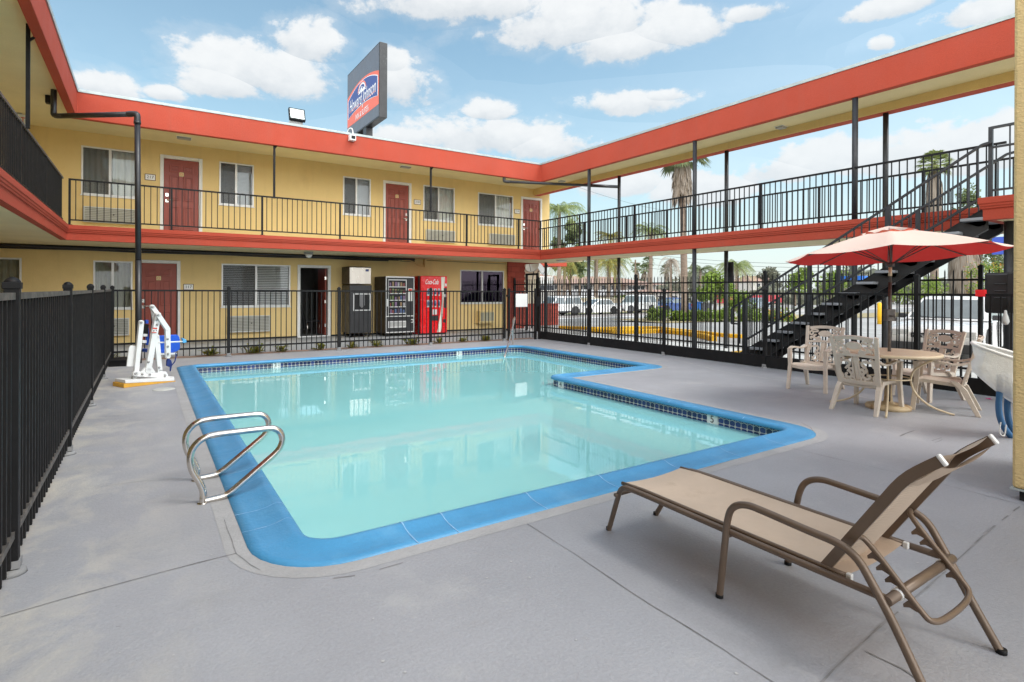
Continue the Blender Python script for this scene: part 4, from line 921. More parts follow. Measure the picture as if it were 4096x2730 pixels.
MB().text('Coca-Cola', FQ(.40, .893, .002), (1, 0, 0), (0, 0, 1), .235, shear=.45, sx=.47).text('Coca-Cola', FQ(.404, .893, .003), (1, 0, 0), (0, 0, 1), .235, shear=.45, sx=.47).build('script_lettering', m_swh, so)
MB().text('Coca-Cola', (x0 - .0085, yf + .62, zb + Hh * .62), (0, 0, 1), (0, 1, 0), .30, shear=.4, sx=.9).build('side_lettering', m_swh, so)
b = MB(); k2 = MB()
for r_ in range(2):
    for j in range(4):
        s = .27 + j * .135; t = .655 - r_ * .20; b.box((x0 + W * (s - .042), ys_ - .006, zb + Hh * t), (x0 + W * (s + .042), ys_ + .003, zb + Hh * (t + .125))); k2.lathe([(.001, 0), (.03, 0), (.034, .10), (.018, .15), (.016, .18), (.001, .18)], (x0 + W * s, ys_ - .008, zb + Hh * t + .05), 8)
b.build('selection_window', m_trim, so, bevel=.003); k2.build('bottle_picture', [snk[4]], so)
b = MB().box((x0 + W * .86, ys_ - .006, zb + Hh * .44), (x0 + W * .975, ys_ + .004, zb + Hh * .79)).box((x0 + W * .84, ys_ - .006, zb + Hh * .18), (x0 + W * .95, ys_ + .004, zb + Hh * .24)).box((x0 + W * .36, ys_ - .012, zb + Hh * .22), (x0 + W * .66, ys_ + .004, zb + Hh * .31)); b.build('dark_panel', m_mach, so, bevel=.004)
b = MB().box((x0 + W * .44, ys_ - .006, zb + Hh * .325), (x0 + W * .60, ys_ + .003, zb + Hh * .415)).box((x0 + W * .905, ys_ - .008, zb + Hh * .82), (x0 + W * .965, ys_ + .003, zb + Hh * .87)).box((x0 + W * .88, ys_ - .009, zb + Hh * .63), (x0 + W * .96, ys_ - .0055, zb + Hh * .68)); b.build('label_panel', m_trim, so)
MB().box((x0 + .01, yf + .02, .0), (x1 - .02, YW - .15, zb - .001)).build('plinth', m_black, so)
# chair and desk inside the open doorway
t = thing('office_chair', 'dark chair inside the open doorway', 'chair', (ox1 - .3, 18.9, 0)); X = ox1 - .34
MB().box((X - .22, 18.75, .42), (X + .24, 19.2, .48)).build('seat', m_black, t, bevel=.02); MB().tube(smoothpath([(X - .25, 18.9, .2), (X - .27, 18.9, .5), (X - .33, 18.9, .75), (X - .38, 18.9, .98)]), .05, 8).build('backrest', m_black, t)
for dx in (-.18, .2):
    for y in (18.8, 19.15): MB().tube([(X + dx, y, .0), (X + dx, y, .42)], .018, 6).build('leg', m_steel, t)

# ================================================================ POOL LIFT
A = onZ(500, 1552, 0); B = onZ(701, 1525, 0); ld = (B - A).normalized(); ln = V((ld.y, -ld.x, 0)); ln = ln if ln.dot(CAM - A) > 0 else -ln
LC = (A + B) / 2
def LP(x, y, d=0.):      # photo crop pixel -> point on the vertical plane of the lift, d towards the viewer
    r = ray(460 + x / 4.356, 1200 + y / 4.356); t = (A + ln * (d + .02) - CAM).dot(ln) / r.dot(ln); return CAM + r * t
K = .00092
lf = thing('pool_lift', 'white pool lift with a blue seat and a yellow wedge base', 'pool lift', (LC.x, LC.y, 0))
def lbar(nm, pts, w, th, d=0., m=None, par=None, rnd=True):
    b = MB(); pts = [LP(x, y, d) for x, y in pts]; w *= K
    for i in range(len(pts) - 1): b.bar(pts[i], pts[i + 1], th, w, up=(pts[i + 1] - pts[i]).cross(ln))
    if rnd:
        for p in pts: b.lathe([(w / 2, -th / 2), (w / 2, th / 2)], p, 16, ax=(ld, V((0, 0, 1)), ln))
    return b.build(nm, m or m_wht, par or lf, bevel=.004)
b = MB(); a0, a1 = onZ(495, 1553, 0), onZ(703, 1527, 0)
b.prism([a0, a1, a1 + V((0, 0, .012)), a0 + V((0, 0, .065))], -ln * .34); b.build('wedge', m_wedge, lf, bevel=.004)
z0, z1 = a0 + V((0, 0, .067)) + ld * .02, a1 + V((0, 0, .014)) - ld * .02; b = MB().prism([z0, z1, z1 + V((0, 0, .05)), z0 + V((0, 0, .05))], -ln * .32); base = b.build('base_plate', m_wht, lf, bevel=.006)
lbar('lower_bar', [(350, 1288), (870, 1322)], 84, .05, -.10); lbar('rear_mast', [(455, 392), (362, 1285)], 74, .05, -.16)
lbar('main_mast', [(742, 262), (568, 1235)], 92, .06, -.10); lbar('support_leg', [(722, 640), (776, 1250)], 78, .05, -.14)
lbar('upper_link', [(645, 122), (742, 262)], 74, .05, -.13); lbar('thin_link', [(640, 150), (684, 420)], 38, .03, -.17)
lbar('bent_arm', [(742, 262), (912, 512), (918, 985)], 78, .055, -.06)
b = MB().prism([LP(x, y, -.13) for x, y in ((520, 1165), (620, 1165), (680, 1255), (440, 1255))], ln * .04); b.build('gusset', m_wht, lf)
b = MB().prism([LP(x, y, -.10) for x, y in ((830, 1250), (890, 1250), (925, 1300), (930, 1340), (1030, 1340), (1040, 1385), (830, 1400))], -ln * .12); b.build('hinge_block', m_wht, lf, bevel=.006)
b = MB().prism([LP(x, y, -.10) for x, y in ((320, 1330), (375, 1330), (395, 1430), (300, 1440))], -ln * .06); b.build('pivot_foot', m_grey, lf)
b = MB()
for x, y, d in ((455, 396, -.13), (742, 266, -.03), (725, 347, -.065), (732, 432, -.065), (645, 122, -.10), (583, 1083, -.065), (768, 1181, -.11), (354, 1288, -.07), (476, 1297, -.07), (604, 1304, -.07), (870, 1325, -.07), (914, 682, -.03), (918, 814, -.03), (921, 941, -.03)):
    b.lathe([(.017, 0), (.017, .010), (.010, .014), (.001, .014)], LP(x, y, d), 10, ax=(ld, V((0, 0, 1)), ln))
b.build('bolts', m_bolt, lf)
b = MB().prism([LP(x, y, -.20) for x, y in ((245, 845), (262, 812), (290, 793), (365, 803), (326, 1165), (205, 1165))], -ln * .025); b.build('foot_rest', m_wht, lf, bevel=.004)
b = MB().prism([LP(x, y, -.22) for x, y in ((488, 425), (592, 430), (585, 640), (488, 645))], -ln * .14); q = b.build('battery_box', m_black, lf, bevel=.008)
MB().prism([LP(x, y, -.215) for x, y in ((494, 592), (566, 597), (566, 640), (494, 640))], -ln * .004).prism([LP(x, y, -.215) for x, y in ((482, 704), (552, 706), (552, 755), (482, 755))], -ln * .05).build('label_plate', m_wht, q)
b = MB().prism([LP(x, y, -.20) for x, y in ((545, 352), (590, 352), (588, 418), (545, 418))], -ln * .06).prism([LP(x, y, -.24) for x, y in ((566, 470), (596, 490), (602, 790), (552, 790))], -ln * .05); b.build('control_box', m_blue, lf, bevel=.008)
seat = MB().prism([LP(x, y, -.34) for x, y in ((745, 628), (960, 612), (1085, 606), (1115, 625), (1138, 690), (1142, 860), (1070, 908), (745, 932))], -ln * .05); seat.prism([LP(x, y, -.30) for x, y in ((690, 870), (1040, 890), (1040, 925), (690, 935))], -ln * .40); s_ = seat.build('seat', m_blue, lf, bevel=.018, seg=3)
lbar('seat_frame', [(770, 947), (1052, 937)], 30, .05, -.28); b = MB().tube([LP(745, 747, -.12), LP(1205, 727, -.12)], .012, 10); b.build('arm_rail', m_wht, lf)
b = MB().prism([LP(x, y, -.10) for x, y in ((1170, 660), (1205, 675), (1248, 700), (1252, 748), (1190, 755), (1185, 700))], -ln * .05); b.build('arm_pad', m_skyblue, lf, bevel=.008)
b = MB().prism([LP(x, y, -.12) for x, y in ((930, 1010), (985, 1060), (1000, 1130), (960, 1175), (900, 1150), (905, 1060))], -ln * .03).tube([LP(x, y, -.10) for x, y in ((1060, 920), (1062, 1000), (1040, 1080), (985, 1145), (965, 1240))], .010, 6).tube([LP(965, 1150, -.11), LP(962, 1245, -.11)], .011, 6); b.build('strap', m_navy, lf, bevel=.006)
b = MB().obox(LP(693, 535, -.066), ld * .038 - V((0, 0, .004)), ln * .002, V((.000, 0, .034)) + ld * .006); q = b.build('warning_label', m_paper, lf)
b = MB().obox(LP(696, 499, -.06), ld * .034 - V((0, 0, .004)), ln * .002, V((0, 0, .010))).obox(LP(683, 571, -.06), ld * .034 - V((0, 0, .004)), ln * .002, V((0, 0, .006))).text('DANGER', LP(696, 499, -.057), ld, (0, 0, 1), .001); b.build('label_print', m_redtxt, q)
b = MB().obox(LP(676, 535, -.06), ld * .012, ln * .002, V((0, 0, .003))).obox(LP(676, 547, -.06), ld * .012, ln * .002, V((0, 0, .003))).obox(LP(721, 535, -.06), ld * .005, ln * .002, V((0, 0, .008))); b.build('label_text', m_blk, q)
# black tray beside the lift
p0, p1 = onZ(432, 1469, 0), onZ(509, 1466, 0); b = MB(); d = (p1 - p0); n_ = V((-d.y, d.x, 0)).normalized() * .5
b.prism([p0, p1, p1 + n_, p0 + n_], (0, 0, .10)); b.prism([p0 - d * .03 - n_ * .05 + V((0, 0, .10)), p1 + d * .03 - n_ * .05 + V((0, 0, .10)), p1 + d * .03 + n_ * 1.05 + V((0, 0, .10)), p0 - d * .03 + n_ * 1.05 + V((0, 0, .10))], (0, 0, .03))
tag(b.build('plastic_tub', m_black, bevel=.01), 'low black plastic tub lying behind the pool lift at the fence corner', 'tub')

# ================================================================ SUN LOUNGER
def sling_material():
    m = mat('beige sling weave', (.68, .55, .44), .8, var=.09, vs=2.6, c2=(.56, .43, .32), c2s=(.56, .78), c2sc=5); nt = m.node_tree; N = nt.nodes; Lk = nt.links; bs = N['Principled BSDF']
    tc = N.new('ShaderNodeTexCoord'); w = N.new('ShaderNodeTexWave'); w.bands_direction = 'X'; w.inputs['Scale'].default_value = 42; w.inputs['Distortion'].default_value = .0; Lk.new(tc.outputs['Object'], w.inputs[0])
    w2 = N.new('ShaderNodeTexWave'); w2.bands_direction = 'Y'; w2.inputs['Scale'].default_value = 60; Lk.new(tc.outputs['Object'], w2.inputs[0])
    mu = N.new('ShaderNodeMath'); mu.operation = 'ADD'; Lk.new(w.outputs[1], mu.inputs[0]); Lk.new(w2.outputs[1], mu.inputs[1])
    bp = N.new('ShaderNodeBump'); bp.inputs['Strength'].default_value = .25; bp.inputs['Distance'].default_value = .004; Lk.new(mu.outputs[0], bp.inputs['Height']); Lk.new(bp.outputs[0], bs.inputs['Normal'])
    src = bs.inputs['Base Color'].links[0].from_socket; x = N.new('ShaderNodeMix'); x.data_type = 'RGBA'; x.blend_type = 'MULTIPLY'; x.inputs[7].default_value = (.80, .77, .74, 1)
    mr = N.new('ShaderNodeMapRange'); mr.inputs[1].default_value = .4; mr.inputs[2].default_value = 1.6; Lk.new(mu.outputs[0], mr.inputs[0]); Lk.new(mr.outputs[0], x.inputs[0]); Lk.new(src, x.inputs[6]); Lk.new(x.outputs[2], bs.inputs['Base Color'])
    tr = N.new('ShaderNodeBsdfTranslucent'); tr.inputs[0].default_value = (.40, .33, .26, 1); ms = N.new('ShaderNodeMixShader'); ms.inputs[0].default_value = .18
    Lk.new(bs.outputs[0], ms.inputs[1]); Lk.new(tr.outputs[0], ms.inputs[2]); Lk.new(ms.outputs[0], N['Material Output'].inputs[0]); return m
m_sling = sling_material()
lo = thing('sun_lounger', 'taupe framed sun lounger with beige sling and raised back in the foreground', 'sun lounger', (2.62, 1.6, 0))
XA, XB = 2.34, 2.962          # arm / leg planes
SA, SB = 2.385, 2.90           # sling rails
def zs(y): return .333 + (y - 1.1) * .012 if y < 2.25 else .3468 - (y - 2.25) * .06
b = MB(); n = 26; mX = 14
G = []
for i in range(n + 1):
    y = 2.395 - (2.395 - 1.13) * i / n; row = []
    for k in range(mX + 1):
        s = k / mX; row.append((SA + (SB - SA) * s, y, zs(y) + .016 - .028 * (1 - (2 * s - 1) ** 2) * (.55 + .45 * math.sin(PI * min(1, i / n * 1.15)))))
    G.append(row)
for i in range(n):
    for k in range(mX): b.poly([G[i][k], G[i][k + 1], G[i + 1][k + 1], G[i + 1][k]], True)
b.build('seat_sling', m_sling, lo, weld=True)
for x, s in ((SA, 1), (SB, -1)):
    b = MB().tube([(x - s * .004, y, zs(y) + .012) for y in np.linspace(2.40, 1.13, 16)], .011, 10); b.build('sling_rail', m_brown, lo)
    MB().box((x - .013, 1.108, zs(1.12) - .004), (x + .009, 1.13, zs(1.12) + .026)).build('end_cap', m_wht, lo, bevel=.004)
for x, fx in ((XA + .02, 2.43), (XB - .02, 2.855)):
    P = smoothpath([(x + (fx - x) * 1.0, 2.565, 0), (x + (fx - x) * .5, 2.46, .22), (x + (fx - x) * .1, 2.395, .335), (x, 2.29, .346), (x, 1.8, .338), (x, 1.3, .331), (x, .965, .330)], 3)
    MB().tube(P, .0155, 12).build('side_rail', m_brown, lo)
    MB().lathe([(.017, 0), (.017, .02)], (fx, 2.565, 0), 10).build('foot_cap', m_black, lo)
for x, o in ((XA, -1), (XB, 1)):
    foot = -.02 * o * -1
    P = smoothpath([(x - o * .012, 1.705, 0), (x - o * .004, 1.672, .26), (x, 1.655, .40), (x + o * .008, 1.625, .475), (x + o * .01, 1.55, .512), (x + o * .012, 1.45, .508), (x + o * .012, 1.25, .494), (x + o * .012, 1.13, .490), (x + o * .01, 1.06, .455), (x + o * .006, 1.015, .38), (x, .966, .30), (x + o * .0, .90, .18), (x + o * .01, .80, 0)], 3)
    q = MB().tube(P, .0165, 12).build('arm_and_legs', m_brown, lo); 
    MB().lathe([(.019, 0), (.019, .018)], (P[0].x, P[0].y, 0), 10).lathe([(.020, 0), (.020, .02)], (P[-1].x, P[-1].y, 0), 10).build('foot_cap', m_black, q)
for y, z in ((2.43, .275), (1.665, .315)):
    MB().tube([(XA + .01, y, z), (XB - .01, y, z)], .011, 10).build('cross_tube', m_brown, lo)
MB().tube(smoothpath([(SA, 2.10, .335), (SA + .02, 2.07, .305), (SA + .09, 2.05, .298), (SB - .09, 2.05, .298), (SB - .02, 2.07, .305), (SB, 2.10, .335)], 2), .008, 8).build('spreader', m_brown, lo)
MB().tube([(XA, .966, .330), (XB, .966, .330)], .019, 14).build('rear_tube', m_brown, lo)
for x in (XA + .10, XB - .10): MB().tube([(x - .02, .966, .330), (x + .02, .966, .330)], .0225, 14).build('collar', m_wht, lo)
# raised back
b0, b1 = V((0, 1.232, .320)), V((0, .935, .785)); bd = (b1 - b0)
prf = [b0 + bd * t for t in np.linspace(0, .94, 12)] + [V((0, y_, z_)) for y_, z_ in ((.930, .788), (.905, .816), (.880, .839), (.848, .866), (.815, .892))]
for x in (SA, SB):
    nn_ = [(prf[min(i + 1, len(prf) - 1)] - prf[max(0, i - 1)]).normalized().cross(V((1, 0, 0))) for i in range(len(prf))]
    up__, dn__ = [p + k * .020 for p, k in zip(prf, nn_)], [p - k * .020 for p, k in zip(prf, nn_)]; b = MB()
    for i in range(len(prf) - 1):
        for sx_ in (-.0085, .0085): b.poly([up__[i] + V((x + sx_, 0, 0)), up__[i + 1] + V((x + sx_, 0, 0)), dn__[i + 1] + V((x + sx_, 0, 0)), dn__[i] + V((x + sx_, 0, 0))], True)
        for L__ in (up__, dn__): b.poly([L__[i] + V((x - .0085, 0, 0)), L__[i + 1] + V((x - .0085, 0, 0)), L__[i + 1] + V((x + .0085, 0, 0)), L__[i] + V((x + .0085, 0, 0))], True)
    b.poly([up__[0] + V((x - .0085, 0, 0)), up__[0] + V((x + .0085, 0, 0)), dn__[0] + V((x + .0085, 0, 0)), dn__[0] + V((x - .0085, 0, 0))])
    q = b.build('back_rail', m_brown, lo); e = prf[-1]; d = (prf[-1] - prf[-2]).normalized(); MB().bar(e + V((x, 0, 0)), e + d * .016 + V((x, 0, 0)), .021, .044, up=d.cross(V((1, 0, 0)))).build('end_cap', m_wht, q, bevel=.006)
b = MB(); G = []; nr = len(prf)
pr2 = [prf[0] + (prf[i] - prf[0]) for i in range(nr)]
for i, p in enumerate(pr2):
    row = []; d = (pr2[min(i + 1, nr - 1)] - pr2[max(0, i - 1)]).normalized(); nn = d.cross(V((1, 0, 0))); nn = nn if nn.y > 0 else -nn
    for k in range(mX + 1):
        s = k / mX; sag = .040 * (1 - (2 * s - 1) ** 2) * (1 if i < nr - 4 else .45); row.append(p + V((SA + (SB - SA) * s, 0, 0)) + nn * (.018 - sag))
    G.append(row)
for i in range(nr - 1):
    for k in range(mX): b.poly([G[i][k], G[i][k + 1], G[i + 1][k + 1], G[i + 1][k]], True)
b.build('back_sling', m_sling, lo, weld=True)
hr = [p + (pr2[-2] - pr2[-3]) * 0 for p in ()]
b = MB()                                   # headrest wrap
for k in range(mX):
    s0, s1 = k / mX, (k + 1) / mX; f = lambda s: .03 + .07 * (1 - (2 * s - 1) ** 2)
    pa = pr2[-1]; pb = pr2[-5]
    b.poly([pa + V((SA + (SB - SA) * s0, .0, -.012 - f(s0) * .42)), pa + V((SA + (SB - SA) * s1, .0, -.012 - f(s1) * .42)), pb + V((SA + (SB - SA) * s1, -.012, -.01 - f(s1) * .30)), pb + V((SA + (SB - SA) * s0, -.012, -.01 - f(s0) * .30))], True)
b.build('head_rest', m_sling, lo, weld=True)
# ratchet frame
u0 = b0 + bd * .42; rA, rB = SA + .055, SB - .055
piv = V((0, 1.098, .515)); low = V((0, .862, .265))
MB().tube(smoothpath([V((rA - .04, 0, 0)) + piv, V((rA, 0, 0)) + piv + (low - piv) * .06, V((rA, 0, 0)) + piv + (low - piv) * .9, V((rA + .015, 0, 0)) + low, V((rA + .10, 0, 0)) + low + V((0, -.012, -.012)), V((rB - .10, 0, 0)) + low + V((0, -.012, -.012)), V((rB - .015, 0, 0)) + low, V((rB, 0, 0)) + piv + (low - piv) * .9, V((rB, 0, 0)) + piv + (low - piv) * .06, V((rB + .04, 0, 0)) + piv], 3), .0115, 10).build('ratchet_frame', m_brown, lo)
dl = (low - piv); L_ = dl.length; dl.normalize(); un = V((0, dl.z, -dl.y)); un = un if un.z < 0 else -un
for x in (rA, rB):
    b = MB(); P = [piv + dl * (L_ * .18)]
    for k in range(5):
        s = L_ * (.20 + k * .135)
        P += [piv + dl * s + un * .012, piv + dl * (s + .004) + un * .040, piv + dl * (s + .014) + un * .046, piv + dl * (s + .022) + un * .026, piv + dl * (s + .038) + un * .016]
    P.append(piv + dl * (L_ * .90)); b.prism([p + V((x - .005, 0, 0)) for p in P], (.010, 0, 0)); b.build('ratchet_teeth', m_brown, lo)

# ================================================================ PARASOL, TABLE, CHAIRS
TC = V((7.95, 3.27, 0)); TZ = .73
def two_side(name, ca, cb):
    m = mat(name, ca, .8, var=.05, vs=2); nt = m.node_tree; N = nt.nodes; Lk = nt.links; bs = N['Principled BSDF']; g = N.new('ShaderNodeNewGeometry'); x = N.new('ShaderNodeMix'); x.data_type = 'RGBA'
    Lk.new(g.outputs['Backfacing'], x.inputs[0]); x.inputs[6].default_value = (*ca, 1); x.inputs[7].default_value = (*cb, 1); Lk.new(x.outputs[2], bs.inputs['Base Color'])
    tr = N.new('ShaderNodeBsdfTranslucent'); tr.inputs[0].default_value = (.62, .03, .025, 1); ms = N.new('ShaderNodeMixShader'); ms.inputs[0].default_value = .22
    Lk.new(bs.outputs[0], ms.inputs[1]); Lk.new(tr.outputs[0], ms.inputs[2]); Lk.new(ms.outputs[0], N['Material Output'].inputs[0]); return m
m_canopy = two_side('faded parasol cloth', (.92, .74, .64), (.62, .045, .04))
m_tarn = mat('red valance cloth', (.70, .16, .10), .8)
um = thing('parasol', 'faded salmon parasol with a red underside over the patio table', 'parasol', (TC.x, TC.y, 0))
pol0, pol1 = V((TC.x, TC.y, .05)), V((TC.x + .035, TC.y - .01, 2.26))
MB().tube([pol0, V((TC.x + .012, TC.y, 1.15)), V((TC.x + .02, TC.y, 1.62))], .019, 12).tube([V((TC.x + .02, TC.y, 1.60)), pol1], .017, 12).build('pole', m_rail, um)
MB().tube([V((TC.x + .02, TC.y, 1.70)), V((TC.x + .023, TC.y, 1.83))], .021, 12).build('pole_sleeve', m_tan2, um)
MB().obox(V((TC.x + .012, TC.y - .0, 1.20)), (.05, -.03, 0), (.02, .03, 0), (0, 0, .075)).tube([V((TC.x - .02, TC.y - .03, 1.19)), V((TC.x - .06, TC.y - .09, 1.19)), V((TC.x - .06, TC.y - .10, 1.13))], .010, 8).build('crank', m_rail, um, bevel=.02)
fw = V((.9248, .3805, -.035)); rt = V((.3805, -.9248, 0)); up_ = (V((0, 0, 1)) - rt * .052 + V((.9248, .3805, 0)) * .035).normalized(); rtt = rt + V((0, 0, .052)); ctr = V((TC.x + .02, TC.y, 1.975))
R_ = 1.22; NV = 8; vt = []
for k in range(NV):
    a = 2 * PI * k / NV + .02; vt.append(ctr + rtt * (R_ * math.sin(a)) - fw * (R_ * math.cos(a)))
top = ctr + up_ * .335
b = MB(); ng = 10
def cpt(k, s, t):
    A_, B_ = vt[k % NV], vt[(k + 1) % NV]; e = A_.lerp(B_, s); p = top.lerp(e, t); sag = .030 * math.sin(PI * s) * t; return p - up_ * (sag - .02 * math.sin(PI * t) * 1.2)
for k in range(NV):
    for i in range(ng):
        for j in range(ng): b.poly([cpt(k, j / ng, i / ng), cpt(k, (j + 1) / ng, i / ng)][::-1] + [cpt(k, j / ng, (i + 1) / ng), cpt(k, (j + 1) / ng, (i + 1) / ng)] if i else [cpt(k, (j) / ng, (i + 1) / ng), cpt(k, (j + 1) / ng, (i + 1) / ng), cpt(k, 0, 0)], True)
b.build('canopy', m_canopy, um, weld=True)
b = MB()
for k in range(NV):
    for j in range(6):
        s0, s1 = j / 6, (j + 1) / 6; wob = lambda s, kk=k: .012 * math.sin(s * 9 + kk * 2)
        A0_, A1_ = cpt(k, s0, .265) + up_ * (.018 + wob(s0)), cpt(k, s1, .265) + up_ * (.018 + wob(s1)); b.poly([A0_, A1_, top + up_ * .035], True); b.poly([A0_, A1_, A1_ - up_ * .028, A0_ - up_ * .028], True, 1)
b.build('vent_cap', [m_canopy, m_tarn], um, weld=True)
hub = ctr + up_ * -.10 + V((0, 0, .16))
for k in range(NV):
    b = MB().tube([top - up_ * .03, vt[k] + (ctr - vt[k]).normalized() * .02 - up_ * .004], .008, 6); q = b.build('rib', m_rail, um); MB().tube([ctr - up_ * .13, top.lerp(vt[k], .48) - up_ * .012], .007, 6).build('strut', m_rail, q)
MB().lathe([(.001, -.03), (.045, -.03), (.05, .0), (.03, .03), (.001, .035)], top - up_ * .04, 14).lathe([(.02, -.03), (.042, -.02), (.042, .02), (.02, .03)], ctr - up_ * .13, 14).build('hub', m_rail, um)
b = MB().lathe([(.001, 0), (.25, 0), (.255, .03), (.24, .05), (.07, .07), (.05, .10), (.035, .34), (.001, .34)], (TC.x + .03, TC.y + .02, 0), 28)
tag(b.build('parasol_stand', mat('rusty cream base', (.60, .46, .28), .6, var=.15, vs=5, c2=(.32, .16, .06), c2s=(.5, .66), c2sc=7)), 'round cream parasol stand with rust under the table', 'parasol stand')
tb = thing('patio_table', 'round patio table with a frosted top and curved cream tube legs', 'table', (TC.x, TC.y, 0))
MB().lathe([(.03, TZ - .012), (.525, TZ - .012), (.53, TZ - .004), (.525, TZ + .002), (.03, TZ + .002)], TC, 48).build('tabletop', m_tabletop, tb)
MB().lathe([(.525, TZ - .034), (.553, TZ - .034), (.557, TZ - .012), (.553, TZ + .003), (.531, TZ + .004)], TC, 48).build('rim', m_tan2, tb)
for k in range(4):
    a = k * PI / 2 + .35; d = V((math.cos(a), math.sin(a), 0)); b = MB().tube(smoothpath([TC + d * .52 + V((0, 0, TZ - .03)), TC + d * .40 + V((0, 0, TZ - .10)), TC + d * .25 + V((0, 0, .52)), TC + d * .22 + V((0, 0, .38)), TC + d * .27 + V((0, 0, .22)), TC + d * .42 + V((0, 0, .08)), TC + d * .62 + V((0, 0, .016)), TC + d * .66 + V((0, 0, .013))], 3), .0125, 8); b.build('leg', m_tan2, tb)
MB().tube([TC + V((.235 * math.cos(k / 24 * 2 * PI), .235 * math.sin(k / 24 * 2 * PI), .40)) for k in range(24)], .010, 6, closed=True).build('ring', m_tan2, tb)

def make_chair(label):
    """resin armchair with a pierced scroll back; local: front -Y, seat width X"""
    r = thing('garden_chair', label, 'chair', (0, 0, 0), 'tan resin chairs round the patio table')
    b = MB(); G = []                                    # seat: dished panel with thickness
    for i in range(9):
        y = -.25 + .46 * i / 8; row = []
        for k in range(9):
            x = (-.235 + .47 * k / 8) * (1 - .10 * i / 8); z = .405 - .035 * i / 8 - .018 * (1 - (2 * k / 8 - 1) ** 2) - (.028 if i == 0 else 0) ; row.append((x, y - (.02 if i == 0 else 0) * 0, z))
        G.append(row)
    for i in range(8):
        for k in range(8): b.poly([G[i][k], G[i][k + 1], G[i + 1][k + 1], G[i + 1][k]], True)
    per = G[0] + [G[i][8] for i in range(1, 9)] + G[8][-2::-1] + [G[i][0] for i in range(7, 0, -1)]
    for i in range(len(per)):
        p, q = per[i], per[(i + 1) % len(per)]; b.poly([p, q, (q[0] * .97, q[1], q[2] - .045), (p[0] * .97, p[1], p[2] - .045)])
    b.build('seat', m_tan, r, weld=True)
    T0, T1 = V((0, .20, .36)), V((0, .36, .93))         # back plane bottom/top
    bp = lambda x, t, d=0.: V((x, 0, 0)) + T0.lerp(T1, t) + V((0, -.93 * d, .27 * d)) + V((0, .05 * (1 - (x / .26) ** 2) * .6, 0))
    for s in (-1, 1):
        P = [bp(s * .225, -.05), bp(s * .235, .3), bp(s * .25, .7), bp(s * .262, 1.0), bp(s * .268, 1.03)]; b = MB()
        for i in range(len(P) - 1): b.bar(P[i], P[i + 1] + (P[i + 1] - P[i]) * .02, .048, .030, up=(0, -1, .3))
        b.build('back_post', m_tan, r, bevel=.006)
    b = MB(); n = 16
    def rail(f, w, th=.022, lo_=-.225, hi=.225, d=0.):
        for i in range(n):
            x0_, x1_ = lo_ + (hi - lo_) * i / n, lo_ + (hi - lo_) * (i + 1) / n; b.bar(bp(x0_, f(x0_), d), bp(x1_, f(x1_), d), th, w, up=(0, .28, .96))
    rail(lambda x: .965 + .045 * (1 - (x / .24) ** 2), .045); rail(lambda x: .60 + .02 * (1 - (x / .24) ** 2), .032); rail(lambda x: .035 - .02 * (1 - (x / .24) ** 2), .045)
    def ell(cx, ct, rx, rt_, a0=0, a1=2 * PI, w=.019, k=14, spin=1.):
        P = []
        for i in range(k + 1):
            a = a0 + (a1 - a0) * i / k; q = 1 - (1 - spin) * i / k; P.append(bp(cx + rx * q * math.cos(a), ct + rt_ * q * math.sin(a)))
        for i in range(k): b.bar(P[i], P[i + 1] + (P[i + 1] - P[i]) * .1, .016, w * 1.3, up=V((0, -.93, .27)).cross(P[i + 1] - P[i])) 
    for s in (-1, 1):
        ell(s * .115, .165, .062, .095, PI / 2, PI / 2 + s * 4.4 * PI / 2.2, .020, 18, .25); ell(s * .115, .44, .060, .09, -PI / 2, -PI / 2 - s * 4.0, .020, 16, .3)
        ell(s * .185, .30, .022, .25, -PI / 2, PI / 2, .014, 8) if s > 0 else ell(s * .185, .30, .022, .25, PI / 2, PI * 1.5, .014, 8)
        b.bar(bp(s * .035, .06), bp(s * .035, .58), .016, .016, up=(0, -1, .3)); ell(s * .13, .76, .055, .075, 0, s * 5.0, .022, 16, .3); ell(s * .20, .84, .025, .05, 0, 2 * PI, .016, 10)
        b.bar(bp(s * .06, .66), bp(s * .21, .72), .016, .024, up=(0, -1, .3)); ell(s * .19, .70, .028, .05, 0, 5, .014, 10, .4)
        ell(s * .165, .52, .05, .06, 0, s * 4.6, .018, 12, .35); ell(s * .205, .44, .018, .08, 0, 2 * PI, .016, 8); ell(s * .09, .68, .035, .035, 0, 2 * PI, .016, 8); ell(s * .10, .30, .03, .05, 0, s * 4.4, .018, 10, .4); ell(s * .155, .90, .05, .03, 0, 2 * PI, .016, 8); ell(s * .06, .09, .03, .04, 0, 2 * PI, .014, 8)
        ell(s * .20, .12, .020, .07, 0, 2 * PI, .014, 8); ell(s * .065, .26, .025, .06, 0, 2 * PI, .016, 8)
    b.prism([bp(-.018, .08), bp(.018, .08), bp(.014, .30), bp(.026, .50), bp(.02, .58), bp(-.02, .58), bp(-.026, .50), bp(-.014, .30)], V((0, -.02, .006)))
    P = [bp(.095 * math.cos(i / 12 * 2 * PI), .825 + .085 * math.sin(i / 12 * 2 * PI)) for i in range(12)]; b.prism(P, V((0, -.018, .005)))
    b.build('back_lattice', m_tan, r)
